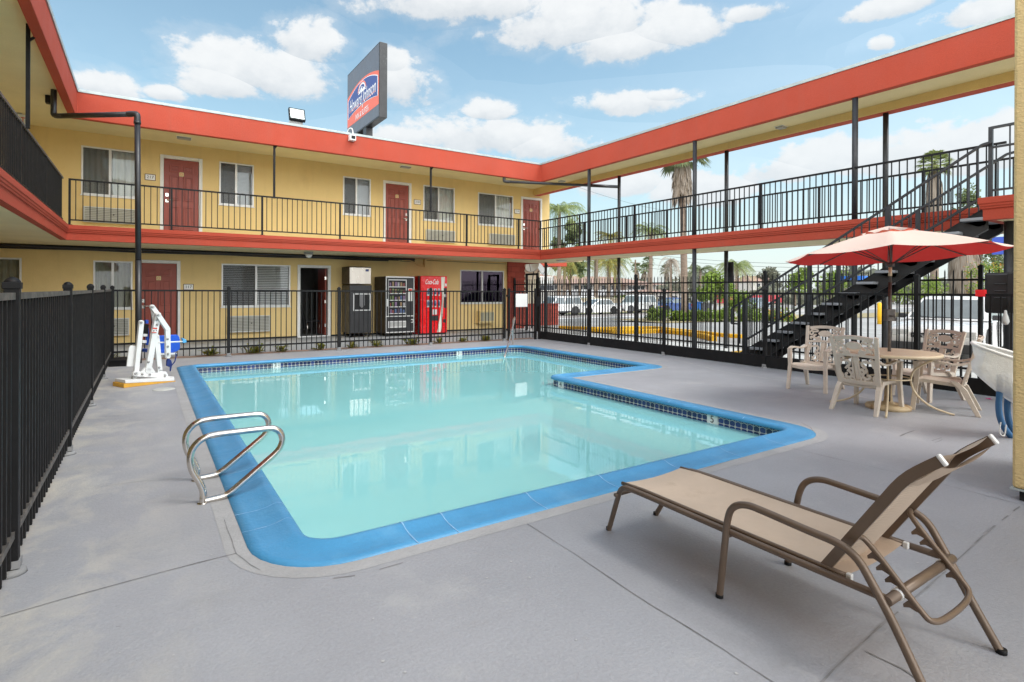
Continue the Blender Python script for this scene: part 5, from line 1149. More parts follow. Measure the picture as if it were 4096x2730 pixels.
    for s in (-1, 1):
        b = MB(); P = smoothpath([(s * .262, -.25, .615), (s * .272, -.16, .642), (s * .276, .02, .622), (s * .268, .16, .600), (s * .252, .27, .64)], 2)
        for i in range(len(P) - 1): b.bar(P[i], P[i + 1] + (P[i + 1] - P[i]) * .05, .052, .026)
        b.build('arm', m_tan, r, bevel=.006)
        def leg(P, w0, w1, nm='leg'):
            b = MB(); P = [V(p) for p in P]; m_ = len(P)
            R2 = []
            for i, p in enumerate(P):
                w = w0 + (w1 - w0) * i / (m_ - 1); R2.append([p + V((dx * w * .42, dy * w * .5, 0)) for dx, dy in ((-1, -1), (1, -1), (1, 1), (-1, 1))])
            for i in range(m_ - 1):
                for k in range(4): b.poly([R2[i][k], R2[i][(k + 1) % 4], R2[i + 1][(k + 1) % 4], R2[i + 1][k]])
            b.poly(R2[0]); b.poly(R2[-1]); b.build(nm, m_tan, r, bevel=.005, weld=True)
        leg([(s * .262, -.255, .62), (s * .262, -.245, .50), (s * .255, -.25, .38), (s * .272, -.285, .0)], .062, .052)
        leg([(s * .225, .12, .40), (s * .235, .22, .30), (s * .262, .36, .0)], .085, .05)
    b = MB().box((-.22, .155, .30), (.22, .185, .37)).box((-.235, -.235, .325), (.235, -.215, .375)); b.build('apron', m_tan, r, bevel=.004)
    return r
def put_chair(o, fl, fr, bl, br):
    """place from the four foot points"""
    f = (fl + fr) / 2; k = (bl + br) / 2; c = (f + k) / 2; d = f - k; o.location = (c.x, c.y, 0); o.rotation_euler = (0, 0, math.atan2(d.y, d.x) + PI / 2); return o
Z = lambda x, y: V((x, y, 0))
proto = make_chair('tan resin chair turned away from the table, its open seat facing the pool')
put_chair(proto, Z(8.294, 4.80), Z(8.258, 4.237), Z(8.80, 4.78), Z(8.95, 4.36))
for lab, P in (('tan resin chair with its scroll back turned towards the pool, tucked against the table', (Z(7.95, 3.10), Z(7.93, 3.68), Z(7.387, 3.16), Z(7.39, 3.64))),
               ('tan resin chair seen side on at the right of the table, near the white net', (Z(8.16, 3.10), Z(8.68, 3.20), Z(8.344, 2.569), Z(8.798, 2.661))),
               ('tan resin chair behind the table, facing it in front of the white car', (Z(9.05, 3.62), Z(8.83, 3.20), Z(9.62, 3.44), Z(9.344, 3.03)))):
    c = copy_tree(proto); c['label'] = lab; put_chair(c, *P)

# ---- pool net, hose, equipment box, tape
m_net = mat('white net mesh', (.80, .80, .78), .8, alpha=.78, var=.06, vs=9, bump=.4, bs=60)
NC = V((7.50, 1.86, .82)); nr_ = V((-.10, -.25, .93)).normalized(); e1 = (V((.8345, -.551, -.27))).normalized(); nr_ = (nr_ - e1 * nr_.dot(e1)).normalized(); e2 = nr_.cross(e1).normalized(); e1 = e2.cross(nr_)
NC = atD(4040, 1418, 5.75); pn = thing('leaf_net', 'large white pool leaf net hung beside the yellow wall', 'pool net', (NC.x, NC.y, 0))
Rn = .385; ring = [NC + e1 * (Rn * math.cos(2 * PI * k / 40)) + e2 * (Rn * .48 * math.sin(2 * PI * k / 40)) for k in range(40)]
MB().tube(ring, .016, 8, closed=True).build('rim', m_wht, pn)
b = MB(); prev = ring; levels = [(.98, .08, 0), (.94, .14, .0), (1.02, .20, -.0), (1.02, .29, .03), (.90, .37, .11), (.70, .44, .20), (.42, .50, .30), (.12, .52, .36)]
for sc_, dz, sh in levels:
    cur = []
    for k in range(40):
        a = 2 * PI * k / 40; wv = 1 + .05 * math.sin(a * 3 + dz * 20) + .03 * math.sin(a * 7 + dz * 9); cur.append(NC + e1 * (Rn * sc_ * wv * math.cos(a) + sh) + e2 * (Rn * .48 * sc_ * wv * math.sin(a)) - V((0, 0, dz * (1 + .06 * math.sin(a * 2 + 1)))))
    b.rings(prev, cur); prev = cur
b.build('net_bag', m_net, pn, weld=True)
m_hose = mat('blue ribbed hose', (.045, .16, .36), .45, var=.12, vs=6)
hs = []
for kk, (du, off) in enumerate(((0, 0), (34, .10))):
    q0, q1, q2, q3 = atD(4000 + du, 1560, 5.7 + off), atD(3992 + du, 1640, 5.7 + off), atD(4010 + du, 1705 + 20 * kk, 5.7 + off), atD(4048 + du, 1752 + 0 * kk, 5.72 + off)
    P = smoothpath([q0 + V((0, 0, .15)), q0, q1, q2, q3, q3 + (q3 - q2) * .6 + V((0, 0, .03))], 3); n = 150; seg = []
    L = [0]
    for i in range(1, len(P)): L.append(L[-1] + (P[i] - P[i - 1]).length)
    for i in range(n):
        s = L[-1] * i / (n - 1); j = max(k for k in range(len(L)) if L[k] <= s + 1e-9); j = min(j, len(P) - 2); seg.append(P[j].lerp(P[j + 1], (s - L[j]) / (L[j + 1] - L[j])))
    hs.append((seg, [.030 if i % 2 else .0255 for i in range(n)]))
b = MB()
for s_, r_ in hs: b.tube(s_, r_, 12)
tag(b.build('vacuum_hose', m_hose), 'blue ribbed vacuum hose looped at the foot of the yellow wall', 'hose')
b = MB().tube(smoothpath([atD(4003, 1690, 5.66), atD(3996, 1728, 5.66), atD(4006, 1744, 5.66), atD(4020, 1744, 5.66), atD(4024, 1700, 5.66)], 2), .006, 8); tag(b.build('hook', m_wht), 'small white wire hook hanging beside the blue hose', 'hook')
b = MB().lathe([(.001, -.06), (.016, -.055), (.02, -.02), (.016, .02), (.001, .03)], atD(4062, 1530, 5.2), 12); tag(b.build('pole_end', m_tan2), 'short cream pole end poking out by the yellow wall', 'pole')
bx = onX(3936, 1092, 10.36); bz = onX(3936, 1253, 10.36); b = MB().box((10.36, bx.y - .52, bz.z), (10.50, bx.y, bx.z)); eb = b.build('equipment_box', m_mach, bevel=.035, seg=3); tag(eb, 'black ribbed plastic box fixed to the dark column at the right', 'equipment box')
b = MB(); hgt = bx.z - bz.z
for t in (.36, .53, .70): b.box((10.345, bx.y - .26, bz.z + hgt * t), (10.362, bx.y - .12, bz.z + hgt * t + .02))
b.box((10.335, bx.y - .52, bz.z + .01), (10.3605, bx.y - .27, bx.z - .01)); b.build('cover', m_mach, eb, bevel=.008)
p = onX(4022, 1270, 10.3); b = MB().lathe([(.001, -.11), (.03, -.10), (.045, -.06), (.035, .0), (.018, .06), (.016, .10), (.001, .10)], p, 14); tag(b.build('hanging_bulb', m_wht), 'white pear shaped float hanging under the black box', 'float')
a, c = onX(3901, 1160, 10.07), onX(3940, 1188, 10.07); b = MB().box((10.06, c.y, c.z), (10.145, a.y, a.z)); tag(b.build('red_cloth', mat('red cloth', (.85, .015, .02), .7, var=.06, vs=9), bevel=.008), 'small bright red cloth wrapped round the end of the fence rail', 'cloth')
# petal, weeds
p = onZ(3960, 1600, 0); b = MB()
for k in range(4): a = k * 1.6; b.poly([(p.x + .02 * k * .6, p.y, .004), (p.x + .05 * math.cos(a), p.y + .05 * math.sin(a), .02), (p.x + .05 * math.cos(a + .9), p.y + .05 * math.sin(a + .9), .012)])
tag(b.build('petal', mat('magenta petal', (.55, .01, .20), .7)), 'magenta flower petal fallen on the deck by the fence', 'petal')
def weed(x, y, s, label, m=m_weed):
    b = MB()
    for k in range(int(60 * s) + 14):
        a = random.random() * 6.28; l = random.uniform(.05, .17) * (.7 + s); h = random.uniform(.3, 1.1) * l; q = V((x + random.gauss(0, .06 * s), y + random.gauss(0, .03 * s), -.003)); d = V((math.cos(a), math.sin(a) * .6, 0)); t = V((-d.y, d.x, 0)) * l * .16
        mid = q + d * l * .55 + V((0, 0, h * .8)); tip = q + d * l + V((0, 0, h * .7)); b.poly([q, mid - t, tip, mid + t])
    return tag(b.build('weed', m), label, 'weed', 'weeds in the planter strip behind the fence')
for u, v, s, lab in ((840, 1421, .9, 'olive weed in the planter strip left of the second fence post'), (1000, 1405, 1.1, 'tall sprawling weed in the planter strip below the air conditioner'), (1112, 1400, .7, 'bright green weed in the planter strip below the blinds window'), (1266, 1394, .7, 'small weed in the planter strip in front of the open doorway'),
                     (1392, 1388, .8, 'weed in the planter strip in front of the ice machine'), (1495, 1384, .7, 'weed in the planter strip in front of the snack machine'), (1622, 1374, 1.0, 'leafy weed in the planter strip before the soda machine'), (1728, 1368, .6, 'tiny weed in the planter strip right of the soda machine'), (1812, 1362, .7, 'weed in the planter strip below the purple window'), (1905, 1358, .9, 'broad weed in the planter strip below the cream air conditioner'), (447, 1436, .8, 'weed in the strip beside the black tub at the fence corner')):
    p = onZ(u, v, 0); weed(p.x, 14.13, s, lab)

# ================================================================ STREET SIDE
m_tyre = mat('tyre rubber', (.018, .018, .018), .8, var=.2, vs=9); m_rimm = mat('alloy rim', (.55, .55, .56), .3, .7, var=.1, vs=9); m_cargl = glassmat('car glass', tint=(.10, .12, .12), ior=1.7); m_cargl2 = mat('car windscreen', (.16, .19, .20), .06, spec=1., var=.2, vs=1.2)
m_bump = mat('dark bumper plastic', (.06, .062, .065), .6, var=.1, vs=5); m_lamp = mat('clear lamp', (.55, .55, .53), .15, var=.1, vs=9); m_amber = mat('amber lamp', (.80, .28, .03), .2, var=.1, vs=9); m_redl = mat('red tail lamp', (.45, .01, .01), .2, var=.1, vs=9)
def carpaint(n, c): return mat(n, c, .28, var=.03, vs=2, coat=.6)
m_cwhite = carpaint('white car paint', (.88, .88, .87)); m_csil = carpaint('silver white car paint', (.66, .67, .66)); m_cblue = carpaint('blue car paint', (.02, .06, .22)); m_cgrey = carpaint('grey blue car paint', (.30, .36, .42))
def car(label, loc, head, L, W, Hh, paint, kind='sedan', cladding=False, name='parked_car', cat='car', group='cars parked along the far side of the street', big=False):
    r = thing(name, label, cat, (0, 0, 0), group); l, w = L / 2, W / 2; wr = .33 if kind != 'suv' else .37; gc = .20 if kind != 'suv' else .30
    belt = Hh * (.62 if kind == 'sedan' else .58)
    if kind == 'sedan': prof = [(-l + .06, gc), (-l, gc + .22), (-l + .01, belt - .18), (-l + .10, belt - .02), (-l + .75, belt + .02), (.05 * l, belt), (.42 * l, belt - .02), (.78 * l, belt - .10), (.95 * l, belt - .20), (l, belt - .34), (l - .01, gc + .12), (l - .10, gc)]
    else: prof = [(-l + .06, gc), (-l, gc + .2), (-l, belt - .1), (-l + .05, belt), (.30 * l, belt), (.44 * l, belt - .02), (.86 * l, belt - .06), (.97 * l, belt - .16), (l, belt - .3), (l - .0, gc + .14), (l - .08, gc)]
    cx = 0; cz = belt * .55; b = MB(); rows = []
    for fy, sh in ((-1, .90), (-.985, .955), (-.93, .99), (-.75, 1.0), (0, 1.012), (.75, 1.0), (.93, .99), (.985, .955), (1, .90)):
        rows.append([((x - cx) * (1 - (1 - sh) * .55), fy * w * (1 - .05 * max(0, (z - cz) / belt)), cz + (z - cz) * sh) for x, z in prof])
    for i in range(len(rows) - 1):
        for k in range(len(prof)):
            k2 = (k + 1) % len(prof); b.poly([rows[i][k], rows[i][k2], rows[i + 1][k2], rows[i + 1][k]], True)
    b.poly(rows[0][::-1]); b.poly(rows[-1]); body = b.build('body', paint, r, weld=True)
    if kind == 'sedan': xb0, xb1, xt0, xt1 = -l + .62, .46 * l, -l + 1.15, .02 * l
    else: xb0, xb1, xt0, xt1 = -l + .03, .42 * l, -l + .22, .16 * l
    wb, wt = w * .93, w * .74; zb = belt - .01; b = MB()
    def gp(s, side, t):      # s 0 rear..1 front, t 0 belt..1 roof
        return V((xb0 + (xb1 - xb0) * s + ((xt0 + (xt1 - xt0) * s) - (xb0 + (xb1 - xb0) * s)) * t, side * (wb + (wt - wb) * t), zb + (Hh - .05 - zb) * t))
    rr = [[gp(0, -1, 0), gp(1, -1, 0), gp(1, 1, 0), gp(0, 1, 0)], [gp(0, -1, 1), gp(1, -1, 1), gp(1, 1, 1), gp(0, 1, 1)]]
    for k in range(4): b.poly([rr[0][k], rr[0][(k + 1) % 4], rr[1][(k + 1) % 4], rr[1][k]])
    c = V(((xt0 + xt1) / 2, 0, Hh)); t2 = [V((c.x + (p.x - c.x) * .86, p.y * .84, Hh)) for p in rr[1]]
    for k in range(4): b.poly([rr[1][k], rr[1][(k + 1) % 4], t2[(k + 1) % 4], t2[k]], True)
    b.poly(t2); b.build('roof', paint, r, bevel=.02, weld=True)
    def pane(P, nm, m):
        P = [V(p) for p in P]; n_ = (P[1] - P[0]).cross(P[2] - P[0]).normalized(); ctr_ = sum(P, V()) / 4; n_ = n_ if n_.dot(ctr_ - V((0, 0, belt))) > 0 else -n_
        MB().poly([p + n_ * .006 for p in P]).build(nm, m, r)
    lerp4 = lambda a, b_, c_, d_, i, j: [V(a).lerp(b_, i).lerp(V(d_).lerp(c_, i), j), V(a).lerp(b_, 1 - i).lerp(V(d_).lerp(c_, 1 - i), j), V(a).lerp(b_, 1 - i).lerp(V(d_).lerp(c_, 1 - i), 1 - j), V(a).lerp(b_, i).lerp(V(d_).lerp(c_, i), 1 - j)]
    gl = m_cargl2
    pane(lerp4(gp(1, -1, 0), gp(1, 1, 0), gp(1, 1, 1), gp(1, -1, 1), .05, .07), 'windscreen', gl); pane(lerp4(gp(0, -1, 0), gp(0, 1, 0), gp(0, 1, 1), gp(0, -1, 1), .07, .09), 'rear_window', gl)
    for sd in (-1, 1):
        for a0, a1 in (((.05, .46), (.50, .93)) if kind == 'sedan' else ((.03, .30), (.33, .62), (.65, .95))):
            pane([gp(a0, sd, .08), gp(a1, sd, .08), gp(a1, sd, .90), gp(a0, sd, .90)], 'side_window', gl)
        for a0 in (-.60 * l, .62 * l):
            b = MB().lathe([(wr * .62, -.10), (wr * .95, -.105), (wr, -.07), (wr, .07), (wr * .95, .105), (wr * .62, .10)], (a0, sd * (w - .10), wr), 28, ax=(V((1, 0, 0)), V((0, 0, 1)), V((0, -sd, 0)))); wh = b.build('wheel', m_tyre, r)
            b = MB().lathe([(.001, -.085), (wr * .2, -.09), (wr * .58, -.07), (wr * .66, -.10), (wr * .66, -.06)], (a0, sd * (w - .10), wr), 20, ax=(V((1, 0, 0)), V((0, 0, 1)), V((0, -sd, 0))))
            b.build('rim', m_rimm, wh); b = MB()
            for k in range(5): a = k * 1.2566 + .3; b.prism([V((a0 + wr * .58 * math.cos(a + da) * q, sd * (w + .0), wr + wr * .58 * math.sin(a + da) * q)) for da, q in ((-.35, 1), (.35, 1), (0, .45))], V((0, sd * -.012, 0)))
            b.build('spoke_gap', m_tyre, wh)
            P = [V((a0 + (wr + .075) * math.cos(t), sd * (w * 1.0 + .004), wr + (wr + .075) * math.sin(t))) for t in np.linspace(-.25, PI + .25, 16)]; MB().prism(P, V((0, -sd * .10, 0))).build('wheel_arch', m_bump if cladding else m_tyre, r)
        hl = MB().obox((l - .10, sd * w * .70, belt - .29), (.085, 0, .0), (0, w * .19, 0), (-.02, 0, .075)); hl.build('headlight', m_lamp, r, bevel=.02)
        MB().obox((l - .17, sd * w * .885, belt - .29), (.09, -.00, 0), (.02, w * .10, 0), (-.02, 0, .065)).build('indicator', m_amber, r, bevel=.02)
        MB().obox((-l + .05, sd * w * .84, belt - .22), (.055, 0, 0), (0, w * .12, 0), (0, 0, .12 if kind == 'sedan' else .2)).build('tail_light', m_redl, r, bevel=.02)
        MB().obox((xb1 - .30, sd * (w + .05), belt + .06), (.05, 0, 0), (0, .085, 0), (0, 0, .06)).build('mirror', m_bump if big else paint, r, bevel=.02)
        MB().box((-.1 * l, sd * (w - .002), belt - .16), (-.1 * l + .16, sd * (w + .014), belt - .135)).build('door_handle', m_bump, r)
        b = MB()
        for xx in (-.28 * l, .12 * l, .44 * l): b.box((xx, sd * (w * .985), gc + .1), (xx + .012, sd * (w + .002), belt - .04))
        b.build('door_seam', m_bump, r)
    b = MB().obox((l - .035, 0, belt - .33), (.045, 0, 0), (0, w * .46, 0), (0, 0, .055)); b.build('grille', m_bump, r, bevel=.01)
    MB().obox((l - .012, 0, belt - .32), (.04, 0, 0), (0, w * .42, 0), (0, 0, .008)).lathe([(.001, -.006), (.07, -.005), (.075, .004)], (l + .018, 0, belt - .31), 16, ax=(V((0, 1, 0)), V((0, 0, .65)), V((1, 0, 0)))).build('grille_trim', m_rimm, r)
    MB().obox((l - .05, 0, gc + .10), (.10, 0, 0), (0, w * .93, 0), (0, 0, .10)).build('bumper', m_bump if (cladding or big) else paint, r, bevel=.03); MB().obox((-l + .05, 0, gc + .12), (.09, 0, 0), (0, w * .93, 0), (0, 0, .10)).build('bumper', m_bump if (cladding or big) else paint, r, bevel=.03)
    MB().obox((l + .055, 0, gc + .14), (.006, 0, 0), (0, .15, 0), (0, 0, .045)).build('number_plate', m_paper, r)
    if cladding: MB().box((-l * .5, -w - .012, gc), (l * .5, w + .012, gc + .13)).build('sill_trim', m_bump, r, bevel=.01)
    if kind == 'suv':
        b = MB()
        for sd in (-1, 1): b.tube([(xt0 + .1, sd * wt * .85, Hh + .05), (xt1 - .2, sd * wt * .85, Hh + .05)], .018, 6)
        b.build('roof_rail', m_bump, r)
    if big:
        b = MB()
        for y0_, y1_ in ((.35, -.25), (-.2, -.62)): b.bar(gp(1, 1, .03).lerp(gp(1, -1, .03), .5 - y0_ * .5) + V((.03, 0, .02)), gp(1, 1, .10).lerp(gp(1, -1, .10), .5 - y1_ * .5) + V((.02, 0, .02)), .02, .015)
        b.build('wiper', m_bump, r)
    r.location = loc; r.rotation_euler = (0, 0, head); return r
def carat(uc, y, *a, **k):
    p = dirG(uc, y); return car(*a[:1], p, *a[1:], **k)
car('white sedan parked nose in behind the stairs and patio chairs', (16.95, 5.52, -.05), PI + .14, 4.4, 1.74, 1.44, m_cwhite, 'sedan', name='parked_car', group=None, big=True)
carat(2222, 36.0, 'white four wheel drive car with its tail showing right of the low brick wall', PI, 4.6, 1.8, 1.62, m_cwhite, 'suv', cladding=True)
carat(2380, 36.7, 'white saloon with a dark front grille parked between the first two columns', PI, 4.7, 1.8, 1.38, m_cwhite, 'sedan')
carat(2538, 36.7, 'silver white four wheel drive car with dark cladding, parked between saloon and blue car', PI, 4.4, 1.8, 1.72, m_csil, 'suv', cladding=True)
carat(2680, 37.2, 'dark blue car partly behind the thick palm trunk across the street', PI, 4.5, 1.78, 1.45, m_cblue, 'sedan')
p = dirG(2300, 44); carat(2300, 44, 'white car whose roof shows over the beige wall across the street', PI, 4.6, 1.8, 1.70, m_cwhite, 'suv', group=None)
carat(3020, 42, 'pale blue grey car half hidden behind shrubs left of the second stair rail', PI, 4.4, 1.75, 1.4, m_cgrey, 'sedan')
# walls and buildings across the street
m_bwall = mat('beige garden wall', (.60, .50, .38), .9, var=.06, vs=.8, bump=.2, bs=20); m_roof = mat('pink brown shingle roof', (.36, .235, .19), .9, var=.1, vs=1.2, bump=.3, bs=8); m_apt = mat('pale apartment wall', (.50, .47, .44), .9, var=.08, vs=.6); m_dkwin = mat('dark window', (.035, .04, .05), .15, var=.2, vs=2); m_aptd = mat('dark brown wall', (.26, .20, .17), .9, var=.1, vs=1)  # plain darker brown for the apartment doors and balcony posts
m_crm = mat('cream plaster', (.68, .62, .46), .9, var=.05, vs=.8, bump=.2, bs=20); m_bal = mat('white balcony boards', (.62, .62, .64), .7, var=.06, vs=1)
x0, x1 = dirG(2276, 40.5).x, dirG(2630, 40.5).x; gw = thing('garden_wall', 'low beige garden wall behind the parked cars across the street', 'wall', ((x0 + x1) / 2, 40.5, gz(40.5)))
MB().box((x0, 40.4, gz(40.5) - .1), (x1, 40.6, .70)).build('wall', m_bwall, gw); MB().box((x0 - .04, 40.35, .701), (x1 + .04, 40.65, .78)).build('coping', m_crm, gw)
tag(MB().poly([(x0 - 8, 38.5, gz(38.5) + .03), (x1 + 30, 38.5, gz(38.5) + .03), (x1 + 30, 40.4, gz(40.4) + .03), (x0 - 8, 40.4, gz(40.4) + .03)]).build('grass_verge', mat('verge grass', (.16, .20, .06), .9, var=.3, vs=1.5, bump=.6, bs=20), loc=(0, 0, 0)), kind='structure')
YA = 66; xa0, xa1 = dirG(2192, YA).x, dirG(2625, YA).x; za = gz(YA)
ez, rz = onY(2420, 1135, YA).z, onY(2420, 1108, YA + 5).z
ap = thing('apartment_building', 'long two storey apartment building with a pink brown hipped roof across the street', 'apartment building', ((xa0 + xa1) / 2, YA + 5, za))
MB().box((xa0, YA, za - .2), (xa1, YA + 10, ez)).build('wall', m_apt, ap)
ov = 1.2; e0, e1, e2, e3 = V((xa0 - ov, YA - ov, ez - .1)), V((xa1 + ov, YA - ov, ez - .1)), V((xa1 + ov, YA + 10 + ov, ez - .1)), V((xa0 - ov, YA + 10 + ov, ez - .1)); r0, r1 = V((xa0 + 5, YA + 5, rz)), V((xa1 - 5, YA + 5, rz))
MB().poly([e0, e1, r1, r0]).poly([e2, e3, r0, r1]).poly([e1, e2, r1]).poly([e3, e0, r0]).poly([e3, e2, e1, e0]).build('roof', m_roof, ap)
bzt, bzb = onY(2420, 1162, YA - 1).z, onY(2420, 1181, YA - 1).z
MB().box((xa0 + 1, YA - 1.25, bzb), (xa1 - .5, YA - 1.15, bzt)).build('balcony', m_bal, ap); MB().box((xa0 + 1, YA - 1.14, bzb - .15), (xa1 - .5, YA - .01, bzb)).build('balcony_floor', m_apt, ap)
n = 11
for k in range(n):
    x = xa0 + 2 + (xa1 - xa0 - 4) * k / (n - 1)
    for zz0, zz1 in ((bzt + .05, ez - .25), (za + 1.0, bzb - .35)):
        if k % 3 == 1 and zz0 > bzt: MB().box((x - .6, YA - .05, bzb + .01), (x + .5, YA - .004, ez - .15)).build('door', m_aptd, ap)
        else:
            q = MB().box((x - .95, YA - .06, zz0), (x + .95, YA - .003, zz1)).build('window', m_white, ap); MB().box((x - .85, YA - .07, zz0 + .08), (x - .04, YA - .0601, zz1 - .08)).box((x + .04, YA - .07, zz0 + .08), (x + .85, YA - .0601, zz1 - .08)).build('pane', m_dkwin, q)
    if k < n - 1: MB().box((x + 1.6, YA - 1.10, za), (x + 1.75, YA - .95, bzb - .16)).build('balcony_post', m_aptd, ap)
# neighbour to the left: cream house end, red eaves, dishes, low brick wall
yb = 24.0; xb = dirG(2160, yb).x; nb = thing('neighbour_house', 'cream house end with a red eaves board seen past the brick pier', 'house', (xb - 2, yb + 2, gz(yb)))
MB().box((xb - 5, yb, gz(yb) - .1), (xb, yb + 7, onY(2140, 1052, yb).z + .1)).build('wall', m_crm, nb); z_ = onY(2180, 1056, yb - 1.5).z; MB().box((xb - 5, yb - 1.6, z_ - .1), (dirG(2262, yb - 1.5).x, yb + 7, z_ + .18)).build('eaves', m_orange, nb)
b = MB(); a = onY(2162, 1108, yb + 3); 
for k in range(7): b.bar((a.x - .1 + k * .16, yb + 3, a.z - .5), (a.x - .1 + k * .16, yb + 3, a.z), .04, .04, up=(1, 0, 0))
b.bar((a.x - .15, yb + 3, a.z), (a.x + .95, yb + 3, a.z), .05, .05); b.build('porch_rail', m_white, nb)
def dish(u, v, y, rot, lab):
    p = onY(u, v, y); n_ = V((math.sin(rot), -math.cos(rot), .55)).normalized(); e = n_.cross(V((0, 0, 1))).normalized(); f_ = n_.cross(e); r = thing('satellite_dish', lab, 'satellite dish', (p.x, y, p.z - .3), 'satellite dishes outside the gate')
    MB().lathe([(.001, 0), (.18, .02), (.30, .06), (.36, .10), (.365, .11), (.30, .075), (.001, .012)], p, 24, ax=(e, f_, n_)).build('reflector', m_grey, r); MB().tube([p - f_ * -.3, p + n_ * .42], .012, 6).obox(p + n_ * .42, e * .04, f_ * .03, n_ * .06).build('feed_arm', m_charc, r); MB().tube([p, p - n_ * .12, V((p.x - n_.x * .12, p.y + .2, p.z - 1.0)), V((p.x - n_.x * .12, p.y + .2, gz(y)))], .025, 8).build('mast', m_charc, r)
dish(2131, 1068, 20.5, -1.1, 'pale satellite dish turned edge on outside the gate'); dish(2160, 1082, 21.5, .5, 'tilted satellite dish just right of the gate frame')
c0, c1 = dirG(2098, 22.6), dirG(2234, 22.6); lw = thing('brick_wall', 'low red painted brick wall outside the spiked gate', 'wall', ((c0.x + c1.x) / 2, 22.6, gz(22.6)))
MB().box((c0.x - 3, 22.6, gz(22.6) - .1), (c1.x, 22.9, .78)).build('wall', m_brk, lw); MB().box((c0.x - 3, 22.58, .781), (c1.x + .02, 22.92, .82)).build('coping', m_brick, lw)
# red shop and far houses on the right
yr = 60; x0, x1 = dirG(2880, yr).x, dirG(3115, yr).x; sh = thing('red_building', 'low shop with a magenta red band and pale wall across the street', 'building', ((x0 + x1) / 2, yr + 4, gz(yr)))
m_mag = mat('magenta red band', (.48, .06, .075), .7, var=.1, vs=.4); MB().box((x0 + 1.5, yr, gz(yr)), (x1, yr + 1.5, onY(2900, 1213, yr).z)).build('wall', m_crm, sh); MB().box((x0 + 1.2, yr - .5, onY(2900, 1214, yr).z + .01), (x1 + .3, yr + 1.5, onY(2900, 1183, yr).z)).build('band', m_mag, sh)
for k in range(5): x = x0 + 2 + (x1 - x0 - 2) * (k + .5) / 5; MB().box((x - 1.6, yr - .03, gz(yr) + .4), (x + 1.6, yr - .002, onY(2900, 1216, yr).z - .2)).build('window', m_dkwin, sh)
def house(u0, u1, vt_, ve, y, label):
    a, c = dirG(u0, y), dirG(u1, y); z_e, z_r = onY((u0 + u1) / 2, ve, y).z, onY((u0 + u1) / 2, vt_, y + 3).z; r = thing('far_house', label, 'house', ((a.x + c.x) / 2, y + 3, gz(y)))
    MB().box((a.x, y, gz(y) - 1), (c.x, y + 6, z_e)).build('wall', m_apt, r); mx = (a.x + c.x) / 2
    MB().poly([(a.x - .4, y - .4, z_e), (c.x + .4, y - .4, z_e), (c.x - 1, y + 3, z_r), (a.x + 1, y + 3, z_r)]).poly([(c.x + .4, y + 6.4, z_e), (a.x - .4, y + 6.4, z_e), (a.x + 1, y + 3, z_r), (c.x - 1, y + 3, z_r)]).poly([(a.x - .4, y - .4, z_e), (a.x + 1, y + 3, z_r), (a.x - .4, y + 6.4, z_e)]).poly([(c.x + .4, y - .4, z_e), (c.x + .4, y + 6.4, z_e), (c.x - 1, y + 3, z_r)]).build('roof', m_roof, r)
    for t in (.25, .7): x = a.x + (c.x - a.x) * t; MB().box((x - .7, y - .03, z_e - 1.5), (x + .7, y - .002, z_e - .5)).build('window', m_dkwin, r)
house(3010, 3105, 1106, 1128, 85, 'small house with a pink roof behind the red shop'); house(2150, 2215, 1092, 1108, 50, 'low pink roofed house left of the apartment building'); house(2615, 2730, 1160, 1172, 58, 'low house with a pale roof left of the thick palm trunk')
# dumpster, blue box, bollard, signs
p = dirG(2802, 30); r = thing('dumpster', 'blue and black rubbish container behind the shrubs right of the thick palm', 'dumpster', p); hgt = (1240 - 1193) / 2221.5 * (p.x * .551 + p.y * .8345); m_dblue = mat('blue container', (.02, .13, .42), .5, var=.15, vs=2)
MB().box((p.x - .2, p.y, p.z), (p.x + .12, p.y + .3, p.z + hgt)).build('side', m_dblue, r, bevel=.03); MB().box((p.x + .121, p.y - .1, p.z), (p.x + 1.3, p.y + .3, p.z + hgt * .95)).build('body', m_bump, r, bevel=.03); MB().box((p.x - .25, p.y - .12, p.z + hgt), (p.x + .15, p.y + .35, p.z + hgt + .06)).build('lid', m_dblue, r)
p = dirG(3518, 12.5); bh = 1.0; b = MB().lathe([(.001, bh + .05), (.07, bh + .03), (.09, bh - .02), (.09, 0)], p, 16); tag(b.build('bollard', m_ylwkerb), 'yellow bollard on the far side of the parking lot behind the parasol pole', 'bollard')
p = dirG(3480, 16); zc1, zc2 = onY(3480, 1105, 16).z, onY(3480, 1124, 16).z; r = thing('blue_canopy', 'small bright blue canopy behind the stair treads', 'canopy', p); m_bcan = mat('blue canopy cloth', (.02, .16, .62), .6, var=.06, vs=2)
MB().prism([(p.x - 1, p.y, zc2), (p.x + 1.1, p.y, zc2), (p.x + .9, p.y, zc1), (p.x - 1.1, p.y, zc1)], (0, 1.5, 0)).build('cloth', m_bcan, r); MB().tube([(p.x - .9, p.y + .1, p.z), (p.x - .9, p.y + .1, zc2)], .04, 8).tube([(p.x + 1, p.y + .1, p.z), (p.x + 1, p.y + .1, zc2)], .04, 8).build('post', m_grey, r)
q0, q1 = onX(3968, 975, 34), onX(4050, 1016, 34); r = thing('street_sign', 'blue sign board on a post far behind the right hand column', 'sign', (34, q1.y, gz(5)))
MB().box((34, q1.y - .4, q1.z), (34.2, q0.y, q0.z + .3)).build('board', mat('blue sign board', (.04, .09, .45), .5, var=.06, vs=2), r); MB().tube([(34.1, q1.y, gz(5)), (34.1, q1.y, q0.z)], .07, 8).build('post', m_grey, r)
p = onX(2905, 1060, 13.35); tz = p.z; b = MB().box((13.15, p.y + .50, onX(2905, 1128, 13.15).z), (13.19, p.y - .18, tz)); 
